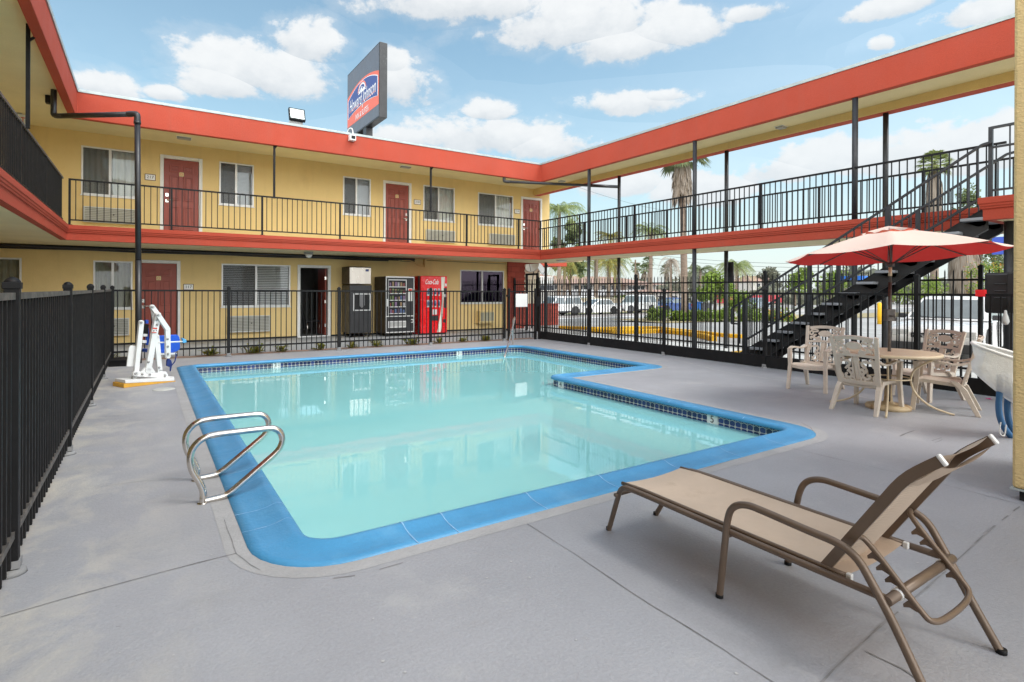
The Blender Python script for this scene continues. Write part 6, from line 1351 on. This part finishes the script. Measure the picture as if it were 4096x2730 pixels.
tag(MB().box((13.12, onX(2893, 1100, 13.1).y, onX(2905, 1130, 13.1).z), (13.16, onX(2931, 1100, 13.1).y, onX(2905, 1049, 13.1).z)).build('sign_board', m_charc, bevel=.02), 'dark sign board seen from behind, fixed to a column of the raised walkway', 'sign board')

# ---- palms and trees
def frond(b, o, dirv, L, droop, n, lw, lift=.5, mi=0, m2=0):
    """feather leaf: arching rachis with hanging leaflets"""
    d = V(dirv).normalized(); P = []; sd = V((-d.y, d.x, 0)).normalized()
    for i in range(n + 1):
        t = i / n; P.append(V(o) + d * (L * t * (1 - .22 * t * droop)) + V((0, 0, L * (lift * t - droop * t * t))))
    for i in range(n):
        t = (i + .5) / n; q = P[i]; dq = (P[i + 1] - P[i]).normalized(); ll = lw * (math.sin(PI * min(1, .12 + t * .95)) ** .6) * random.uniform(.8, 1.1); w = L / n * .30
        b.poly([P[i] - sd * .015, P[i] + sd * .015, P[i + 1] + sd * .012, P[i + 1] - sd * .012])
        for s in (-1, 1):
            for kk in (0, .5):
                q = P[i].lerp(P[i + 1], kk); tip = q + sd * s * ll * random.uniform(.55, .8) + dq * ll * .55 - V((0, 0, ll * random.uniform(.25, .75))); b.poly([q - dq * w * .5, q + dq * w * .5, tip])
def trunk(b, p, top, r0, r1, n=10, sway=.0):
    P = [V(p).lerp(V(top), i / 9) + V((math.sin(i * .35) * sway, math.cos(i * .4) * sway * .5, 0)) * (i / 9) for i in range(10)]; rr = [r0 + (r1 - r0) * i / 9 + (r0 * .35 if i == 0 else 0) for i in range(10)]; b.tube(P, rr, n); return P[-1]
def feather_palm(u, vc, y, L, label, r0=.18, nf=22, m=m_palm, droop=.75, skirt=0, lift=.75, base=None, lw=.55, name='palm_tree'):
    p = base or dirG(u, y); c = onY(u, vc, p.y); c.x = p.x + (c.x - p.x); r = thing(name, label, 'palm tree', p, 'palm trees beyond the motel')
    b = MB(); t = trunk(b, p, c, r0, r0 * .7, sway=.1); b.build('trunk', m_trunk, r); b = MB()
    for k in range(nf):
        a = k * 2.399 + random.uniform(-.2, .2); e = random.uniform(.1, 1.15); frond(b, t + V((0, 0, -.05)), (math.cos(a), math.sin(a), 0), L * random.uniform(.85, 1.1) * (1 - .25 * max(0, e - .8)), droop * random.uniform(.7, 1.2), 16, lw, lift * e * 1.2 - .05)
    b.build('crown', m, r)
    if skirt:
        b = MB()
        for k in range(skirt): a = random.random() * 6.28; frond(b, t - V((0, 0, .15)), (math.cos(a), math.sin(a), 0), L * .7, 1.2, 10, lw * .8, -.1)
        b.build('skirt', m_palmy if m is m_palmy else m_dead, r)
    return r
def fan_palm(u, vc, y, R, label, r0=.2, nf=34, skirt=40, sklen=1.6, m=m_palm, base=None, name='palm_tree'):
    p = base or dirG(u, y); c = onY(u, vc, p.y); r = thing(name, label, 'palm tree', p, 'palm trees beyond the motel'); b = MB(); t = trunk(b, p, c, r0, r0 * .75); b.build('trunk', m_trunk, r); b = MB()
    for k in range(nf):
        a = k * 2.399; e = 1.35 - 1.9 * (k / nf); d = V((math.cos(a) * math.cos(e), math.sin(a) * math.cos(e), math.sin(e))); hub_ = t + d * R * .48; sd = d.cross(V((0, 0, 1))).normalized() if abs(d.z) < .99 else V((1, 0, 0)); uu = sd.cross(d)
        b.bar(t, hub_, .03, .02)
        for j in range(15):
            q = -1.15 + 2.3 * j / 14; dd = (d * math.cos(q) + sd * math.sin(q)).normalized(); l = R * .55 * (1 - .22 * abs(q)) * random.uniform(.9, 1.08); mid = hub_ + dd * l * .6 + uu * .02; tip = hub_ + dd * l - V((0, 0, l * .28)); w = dd.cross(uu) * (l * .085); b.poly([hub_, mid - w, tip, mid + w])
    b.build('crown', m, r); b = MB()
    for k in range(skirt):
        a = random.random() * 6.28; h = random.uniform(0, sklen * .55); l = random.uniform(.6, 1.15) * sklen * .6; q = t + V((math.cos(a) * r0 * .9, math.sin(a) * r0 * .9, -h)); o = random.uniform(.25, .55) * R * .45
        for j in range(6):
            aa = a + random.uniform(-.35, .35); tip = q + V((math.cos(aa) * o, math.sin(aa) * o, -l * random.uniform(.7, 1.1))); s_ = V((-math.sin(aa), math.cos(aa), 0)) * .05 * (1 + R * .2); mid = q.lerp(tip, .5) + V((math.cos(aa), math.sin(aa), 0)) * o * .25; b.poly([q, mid - s_, tip, mid + s_])
    if skirt: b.build('skirt', m_dead, r)
    return r
def tree(u, vb, vt_, y, wpx, label, m=m_leafb, n=1500, leaf=.14, name='tree', cat='tree', group='trees beyond the motel', base=None, squat=1., trunkless=False, clumps=16, flowers=None):
    p = base or dirG(u, y); k_ = (p.x * .551 + p.y * .8345) / 2221.5; zt_top = onY(u, vt_, p.y).z; R = wpx * k_ / 2; r = thing(name, label, cat, p, group); zc = p.z if trunkless else p.z + (zt_top - p.z) * .28; Hc = zt_top - zc
    if not trunkless:
        b = MB(); t = trunk(b, p, (p.x, p.y, zc + Hc * .35), .11 + R * .03, .07, 8, .05)
        for j in range(6): a = j * 1.05 + .4; b.tube(smoothpath([V((p.x, p.y, zc + Hc * .02 * j - .15)), V((p.x + math.cos(a) * R * .35, p.y + math.sin(a) * R * .35, zc + Hc * .25)), V((p.x + math.cos(a) * R * .65, p.y + math.sin(a) * R * .6, zc + Hc * .6))]), [.06 - .004 * q for q in range(len(smoothpath([V(), V(), V()])))], 6)
        b.build('trunk', m_bark, r)
    C_ = []
    for j in range(clumps):
        a = random.random() * 6.28; q = math.sqrt(random.random()) * .78; h = random.uniform(.18, .86); s = math.sqrt(max(.15, 1 - (2 * h - .9) ** 2)); C_.append((V((p.x + math.cos(a) * q * R * s, p.y + math.sin(a) * q * R * s, zc + Hc * h)), R * random.uniform(.22, .40)))
    b = MB()
    for j in range(n):
        c, rr = random.choice(C_); d = V((random.gauss(0, 1), random.gauss(0, 1), random.gauss(0, .75))).normalized() * (rr * random.uniform(.55, 1.08)); o = c + d; l = leaf * random.uniform(.7, 1.5); a = V((random.gauss(0, 1), random.gauss(0, 1), random.gauss(0, .6))).normalized(); s_ = a.cross(V((random.gauss(0, 1), random.gauss(0, 1), random.gauss(0, 1)))).normalized() * l * .42
        b.poly([o, o + a * l * .5 + s_, o + a * l, o + a * l * .5 - s_])
    if flowers:
        for j in range(n // 7):
            c, rr = random.choice(C_); d = V((random.gauss(0, 1), random.gauss(0, 1), random.gauss(0, .8))).normalized() * rr * 1.08; o = c + d; s = leaf * .6; b.poly([o, o + V((s, 0, s * .3)), o + V((s * .3, s, s))], mi=1); b.poly([o, o + V((0, s, .3 * s)), o + V((-s, s * .3, s))], mi=1)
    b.build('foliage', [m, flowers] if flowers else m, r); return r
# left group, seen under and over the raised walkway
feather_palm(2236, 838, 44, 4.2, 'large feather palm rising beside the end of the upper wall', .22, 26, m_palm, .85, lw=.9)
feather_palm(2256, 1030, 46, 3.0, 'palm with an orange brown trunk and yellow hanging fronds by the red eaves', .20, 16, m_palmy, 1.1, 14, lw=.8)
feather_palm(2319, 1068, 62, 3.4, 'mid sized feather palm standing over the apartment roof left of the first column', .2, 24, m_palm, .9, lw=.7)
feather_palm(2383, 1002, 50, 3.4, 'palm with a straight bare trunk just right of the first column', .30, 18, m_palmy, .9, 8, lw=.8)
feather_palm(2433, 1050, 55, 3.6, 'yellow green feather palm, left one of the close pair before the second column', .26, 22, m_palmy, 1.0, 10, lw=.8); feather_palm(2460, 1042, 56, 3.6, 'yellow green feather palm, right one of the close pair before the second column', .24, 22, m_palm, 1.0, 6, lw=.8)
feather_palm(2440, 945, 70, 3.6, 'round crowned palm showing above the walkway floor between the columns', .2, 30, m_palmy, .8, lw=.8); feather_palm(2602, 922, 58, 3.8, 'round crowned palm with a pale trunk right of the second column', .34, 32, m_palm, .85, 6, lw=.9)
fan_palm(2547, 1075, 85, 1.6, 'shaggy fan palm, left of the small pair over the apartment roof', .3, 26, 50, 3.0, m_palmd); fan_palm(2577, 1080, 88, 1.7, 'shaggy fan palm, right of the small pair over the apartment roof', .35, 26, 60, 3.2, m_palmd)
fan_palm(2592, 1050, 98, 1.9, 'tall thin fan palm behind the pale trunk, crown cut by the walkway', .22, 24, 40, 2.5, m_palmd); fan_palm(2667, 1082, 92, 2.0, 'distant fan palm with a long skirt left of the thick trunk', .3, 28, 60, 4.2, m_palmd)
feather_palm(2682, 1040, 42, 2.6, 'palm with dry brown fronds hanging low beside a thin trunk', .17, 12, m_dead, 1.9, 10, lw=.5)
p = onG(2740, 1287); fan_palm(2728, 622, p.y, 1.75, 'thick trunked fan palm with a shaggy brown skirt, crown behind the roof', .21, 34, 170, 2.7, m_palmd, base=p)
feather_palm(2800, 1078, 48, 3.4, 'dark feather palm right of the thick palm trunk', .2, 20, m_palmd, .9, lw=.7); feather_palm(2945, 1060, 34, 3.0, 'feather palm with orange fruit stalks right of the dark sign board', .24, 26, m_palm, .95, 16, lw=.75)
fan_palm(3738, 660, 26, 2.0, 'fan palm with a broad brown skirt above the stair railing at upper right', .42, 40, 190, 8.2, m_palm)
fan_palm(3860, 940, 20, 3.2, 'massive palm with a grey brown mat of dead fronds behind the white car', .62, 12, 520, 5.2, m_palmd)
tree(2280, 1010, 868, 52, 150, 'dense dark green tree behind the walkway railing by the upper wall', m_leafd, 3200, .38); tree(2480, 1240, 1185, 43, 90, 'small green shrub over the beige wall between the columns', m_leafb, 900, .2, trunkless=True, name='shrub', cat='shrub', group='shrubs beyond the fence')
tree(2860, 1235, 1085, 30, 160, 'bright leafy tree right of the second front column', m_leafb, 3600, .17); tree(2960, 1260, 1170, 31, 110, 'olive bush below the feather palm with orange stalks', m_leafb, 1600, .15, trunkless=True, name='shrub', cat='shrub', group='shrubs beyond the fence')
for u, w, v, lab in ((2640, 120, 1233, 'low green shrub at the left end of the island, before the blue car'), (2720, 90, 1244, 'low green shrub at the foot of the thick palm'), (2800, 110, 1245, 'low green shrub under the bright leafy tree'), (2890, 130, 1238, 'low green shrub behind the second rear column'), (3000, 130, 1240, 'low green shrub left of the stair foot'), (3110, 130, 1245, 'low shrub with yellow flowers behind the stair foot')):
    p = onG(u, 1288); tree(u, 0, v, p.y, w, lab, m_leafb, 1300, .10, trunkless=True, name='shrub', cat='shrub', group='shrubs on the planted island', base=p, flowers=m_flower if u == 3110 else None)
isl = onG(2610, 1293); isr = onG(3150, 1300); tag(MB().poly([(isl.x, isl.y - .8, gz(isl.y) + .05), (isr.x + 25, isr.y - .8, gz(isr.y) + .05), (isr.x + 25, isr.y + 3.5, gz(isr.y) + .05), (isl.x, isl.y + 3.5, gz(isl.y) + .05)]).build('island_soil', mat('dry grass soil', (.34, .28, .15), .95, var=.3, vs=1.2, bump=.5, bs=10), loc=(0, 0, 0)), kind='structure')
for u, vt_, y, w, lab, m, lf_ in ((3075, 1062, 85, 95, 'far dark eucalyptus left of the stair rail', m_leafe, .5), (2843, 1058, 80, 50, 'far round topped eucalyptus above the bright leafy tree', m_leafe, .4), (3180, 1068, 50, 140, 'green tree behind the middle of the stair rail', m_leafb, .3), (3320, 1085, 40, 170, 'green tree behind the upper stair treads', m_leafb, .25), (3420, 1060, 60, 110, 'dark tree under the left of the parasol', m_leafd, .35),
                                  (3560, 1130, 22, 130, 'leafy bush under the parasol pole', m_leafb, .13), (3720, 1115, 17.5, 150, 'bright bush in front of the grey brown palm mat', m_leafb, .12), (3860, 700, 30, 160, 'dark green tree right of the skirted palm at upper right', m_leafd, .3), (3985, 960, 32, 160, 'tall dark tree behind the blue sign', m_leafd, .28)):
    tree(u, 0, vt_, y, w, lab, m, 1700, lf_)
tree(3965, 0, 1038, 16, 190, 'bush with orange flowers right of the grey brown palm mat', m_leafb, 2200, .11, flowers=m_flower)
# far greenery that closes the view: reads as one mass
b = MB()
for k in range(5200):
    a = random.uniform(.62, 1.42); d_ = random.uniform(118, 150); h = random.uniform(0, 1) ** .6 * (4.2 + 2.2 * math.sin(a * 23) + 1.5 * math.sin(a * 57)); o = V((math.sin(a) * d_, math.cos(a) * d_, -1.6 + max(.2, h))); s = random.uniform(.4, 1.1); e = V((random.gauss(0, 1), random.gauss(0, 1), random.gauss(0, 1))).normalized() * s; f_ = e.cross(V((random.gauss(0, 1), random.gauss(0, 1), random.gauss(0, 1)))).normalized() * s * .6; b.poly([o, o + e + f_, o + e * 2, o + e - f_])
tag(b.build('treeline', m_leafe, loc=(0, 0, 0)), kind='stuff')
# utility poles and wires
def pole(u, vt_, y, label):
    p = dirG(u, y); zt = onY(u, vt_, y).z; r = thing('utility_pole', label, 'utility pole', p, 'utility poles'); MB().tube([p, (p.x, p.y, zt)], [.16, .11], 8).build('shaft', m_bark, r); MB().bar((p.x - 1.1, p.y, zt - .5), (p.x + 1.1, p.y, zt - .5), .1, .12).build('crossarm', m_bark, r); return V((p.x, p.y, zt - .4))
pa = pole(2541, 1040, 62, 'brown utility pole over the apartment roof'); pb = pole(3076, 1068, 95, 'far utility pole with a cross arm left of the stair rail')
def wire(p0, p1, sag, lab, r=.018):
    P = [V(p0).lerp(V(p1), i / 24) - V((0, 0, sag * 4 * (i / 24) * (1 - i / 24))) for i in range(25)]; tag(MB().tube(P, r, 5).build('overhead_wire', m_black), lab, 'wire', 'overhead wires across the street')
for k, (v0, v1) in enumerate(((1022, 1052), (1036, 1068), (1062, 1080), (1078, 1094))):
    wire(onY(2580, v0 - 6, 48), onX(3500, v1, 60), .5, ['topmost overhead wire across the street', 'second overhead wire from the top across the street', 'third overhead wire from the top across the street', 'lowest overhead wire across the street'][k])
wire(onY(2300, 745, 40), onX(2680, 845, 60), .3, 'thin wire against the sky beyond the upper walkway', .012)

# ================================================================ SKY, SUN, CAMERA
SUN = V((.36, -.42, .83)).normalized()
w = bpy.data.worlds.new('World'); sc.world = w; w.use_nodes = True; nt = w.node_tree; N = nt.nodes; Lk = nt.links
bg = N['Background']; sky = N.new('ShaderNodeTexSky'); sky.sky_type = 'NISHITA'; sky.sun_disc = False
sky.sun_elevation = math.asin(SUN.z); sky.sun_rotation = math.atan2(SUN.x, SUN.y); sky.air_density = 1.0; sky.dust_density = .6; sky.ozone_density = 1.6
def mt(op, a, b_=None, c=None, clamp=False):
    n = N.new('ShaderNodeMath'); n.operation = op; n.use_clamp = clamp
    for k, x in enumerate((a, b_, c)):
        if x is None: continue
        if hasattr(x, 'links'): Lk.new(x, n.inputs[k])
        else: n.inputs[k].default_value = x
    return n.outputs[0]
def sstep(x, a, b_):
    n = N.new('ShaderNodeMapRange'); n.interpolation_type = 'SMOOTHSTEP'; n.inputs[1].default_value = a; n.inputs[2].default_value = b_; Lk.new(x, n.inputs[0]); return n.outputs[0]
tc = N.new('ShaderNodeTexCoord'); sp = N.new('ShaderNodeSeparateXYZ'); Lk.new(tc.outputs['Generated'], sp.inputs[0])
az = mt('ARCTAN2', sp.outputs[0], sp.outputs[1]); el = mt('ARCSINE', sp.outputs[2])
def nz(scale, det=6, rough=.58, off=(0, 0, 0), dist=0.):
    mp = N.new('ShaderNodeMapping'); mp.inputs['Location'].default_value = off; mp.inputs['Scale'].default_value = (1, 1, 1.5); Lk.new(tc.outputs['Generated'], mp.inputs[0])
    n = N.new('ShaderNodeTexNoise'); n.inputs['Scale'].default_value = scale; n.inputs['Detail'].default_value = det; n.inputs['Roughness'].default_value = rough; n.inputs['Distortion'].default_value = dist; Lk.new(mp.outputs[0], n.inputs['Vector']); return n.outputs[0]
def azel(u, v): d = ray(u, v).normalized(); return math.atan2(d.x, d.y), math.asin(d.z)
# cumulus banks where the photograph has them: (u, v, half width, half height)
BL = [(1060, 300, 300, 130), (1230, 180, 140, 110), (900, 350, 190, 95), (430, 355, 140, 62), (665, 380, 90, 36), (1590, 340, 140, 105), (1570, 260, 70, 70),
      (1850, 30, 420, 110), (2300, 110, 420, 150), (2480, 190, 300, 95), (2700, 130, 300, 100), (3000, 60, 140, 50), (1950, 560, 360, 95), (1960, 450, 110, 55), (2180, 590, 220, 75), (1600, 560, 160, 55),
      (2520, 420, 220, 60), (2640, 390, 110, 34), (3560, 30, 240, 60), (3950, 40, 260, 80), (3525, 178, 55, 36), (3250, 640, 240, 90), (3120, 690, 200, 70), (3600, 640, 300, 110), (3900, 590, 300, 150), (2780, 760, 260, 100), (2480, 740, 240, 90)]
dens = None; dyw = None
for u, v, ru, rv in BL:
    a0, e0 = azel(u, v); a1, _ = azel(u + ru, v); _, e1 = azel(u, v - rv); sa, se = 1 / max(.004, abs(a1 - a0) * 1.22), 1 / max(.004, abs(e1 - e0) * 1.25)
    dx = mt('MULTIPLY', mt('SUBTRACT', az, a0), sa); dy = mt('MULTIPLY', mt('SUBTRACT', el, e0), se); dyb = mt('MAXIMUM', dy, mt('MULTIPLY', dy, -1.45))
    q = mt('SUBTRACT', 1.0, mt('SQRT', mt('ADD', mt('MULTIPLY', dx, dx), mt('MULTIPLY', dyb, dyb))))
    if dens is None: dens = q; dyw = dy
    else:
        gt = mt('GREATER_THAN', q, dens); mx = N.new('ShaderNodeMix'); Lk.new(gt, mx.inputs[0]); Lk.new(dyw, mx.inputs[2]); Lk.new(dy, mx.inputs[3]); dyw = mx.outputs[0]; dens = mt('MAXIMUM', dens, q)
n1 = nz(11, 8, .60, dist=.25); n2 = nz(30, 6, .62, (3, 1, 2)); n3 = nz(3.2, 5, .55, (7, 2, 1))
puff = mt('ADD', mt('MULTIPLY', mt('SUBTRACT', n1, .5), 1.9), mt('MULTIPLY', mt('SUBTRACT', n2, .5), .8))
d1 = mt('ADD', mt('MAXIMUM', dens, -1.2), puff)
# broken cloud elsewhere in the sky (behind and above the camera)
away = mt('MULTIPLY', mt('SUBTRACT', n3, .47), 7.0); far_ = mt('ABSOLUTE', mt('SUBTRACT', az, .62)); farm = sstep(far_, .85, 1.15); higm = sstep(el, .60, .80); om = mt('MAXIMUM', farm, higm)
d2 = mt('ADD', mt('MULTIPLY', away, om), mt('MULTIPLY', mt('SUBTRACT', om, 1.0), 3.0))
cm = sstep(mt('MAXIMUM', d1, d2), .02, .46)
thin = mt('MULTIPLY', sstep(mt('ADD', mt('MAXIMUM', dens, -1.2), mt('MULTIPLY', mt('SUBTRACT', n1, .5), 2.4)), -.55, .5), .35)
hz = mt('MULTIPLY', mt('POWER', 2.718, mt('MULTIPLY', mt('MAXIMUM', el, 0.0), mt('MULTIPLY_ADD', sstep(az, .5, 1.15), 2.2, -5.6))), .92)
allc = mt('MAXIMUM', mt('MAXIMUM', cm, thin), hz)
lit = mt('ADD', mt('MULTIPLY', sstep(mt('ADD', dyw, mt('MULTIPLY', mt('SUBTRACT', n1, .5), 2.2)), -.75, .45), .62), mt('MULTIPLY', n2, .5), clamp=True)
cc = N.new('ShaderNodeMix'); cc.data_type = 'RGBA'; Lk.new(lit, cc.inputs[0]); CB = 1.0
cc.inputs[6].default_value = (2.75, 3.1, 3.45, 1); cc.inputs[7].default_value = (4.8, 4.9, 4.95, 1)
hs_ = N.new('ShaderNodeMix'); hs_.data_type = 'RGBA'; Lk.new(mt('MULTIPLY', hz, 1.0, clamp=True), hs_.inputs[0]); Lk.new(cc.outputs[2], hs_.inputs[6]); hs_.inputs[7].default_value = (4.3, 4.65, 4.85, 1)
tn = N.new('ShaderNodeMix'); tn.data_type = 'RGBA'; tn.blend_type = 'MULTIPLY'; tn.inputs[0].default_value = 1; Lk.new(sky.outputs[0], tn.inputs[6]); tn.inputs[7].default_value = (1.02, 1.17, .99, 1); SKYTINT = tn
fin = N.new('ShaderNodeMix'); fin.data_type = 'RGBA'; Lk.new(allc, fin.inputs[0]); Lk.new(tn.outputs[2], fin.inputs[6]); Lk.new(hs_.outputs[2], fin.inputs[7])
# sky brightness added outside the view to lift light on walls and fascias
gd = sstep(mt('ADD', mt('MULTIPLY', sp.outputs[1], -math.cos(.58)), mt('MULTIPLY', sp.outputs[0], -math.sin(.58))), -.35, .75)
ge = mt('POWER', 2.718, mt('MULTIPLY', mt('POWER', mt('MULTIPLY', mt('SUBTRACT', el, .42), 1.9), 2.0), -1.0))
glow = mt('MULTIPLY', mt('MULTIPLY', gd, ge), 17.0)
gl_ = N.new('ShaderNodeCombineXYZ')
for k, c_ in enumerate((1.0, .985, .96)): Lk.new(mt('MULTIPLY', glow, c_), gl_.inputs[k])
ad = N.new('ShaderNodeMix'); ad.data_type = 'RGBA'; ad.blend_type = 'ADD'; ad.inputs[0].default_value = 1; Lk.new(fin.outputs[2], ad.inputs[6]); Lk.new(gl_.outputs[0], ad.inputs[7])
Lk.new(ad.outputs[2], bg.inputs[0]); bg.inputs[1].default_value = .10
sl = bpy.data.lights.new('sun', 'SUN'); sl.energy = .95; sl.angle = math.radians(22); sl.color = (1, .96, .90); so_ = bpy.data.objects.new('sun', sl); COL.objects.link(so_); so_.rotation_euler = SUN.to_track_quat('Z', 'Y').to_euler()
cam = bpy.data.cameras.new('camera'); co = bpy.data.objects.new('camera', cam); COL.objects.link(co); sc.camera = co
R3 = np.stack([CM @ np.array([1, 0, 0]), CM @ np.array([0, 1, 0]), -(CM @ np.array([0, 0, 1]))], 1)
co.matrix_world = Matrix.Translation(CAM) @ Matrix([list(r) for r in R3]).to_4x4()
cam.sensor_width = 36; cam.sensor_fit = 'HORIZONTAL'; cam.lens = F / 4096 * 36; cam.shift_y = -(1365 - CY) / 4096; cam.clip_end = 2000; cam.clip_start = .05
vs = sc.view_settings; sc.display_settings.display_device = 'sRGB'; vs.view_transform = 'Standard'; vs.look = 'None'; vs.exposure = 1.0; vs.gamma = 1; vs.use_curve_mapping = False
sc.render.engine = 'CYCLES'; sc.cycles.use_denoising = True; sc.cycles.max_bounces = 10; sc.cycles.transparent_max_bounces = 24; sc.cycles.diffuse_bounces = 4; sc.cycles.caustics_reflective = False; sc.cycles.caustics_refractive = False
sc.cycles.sample_clamp_indirect = 8
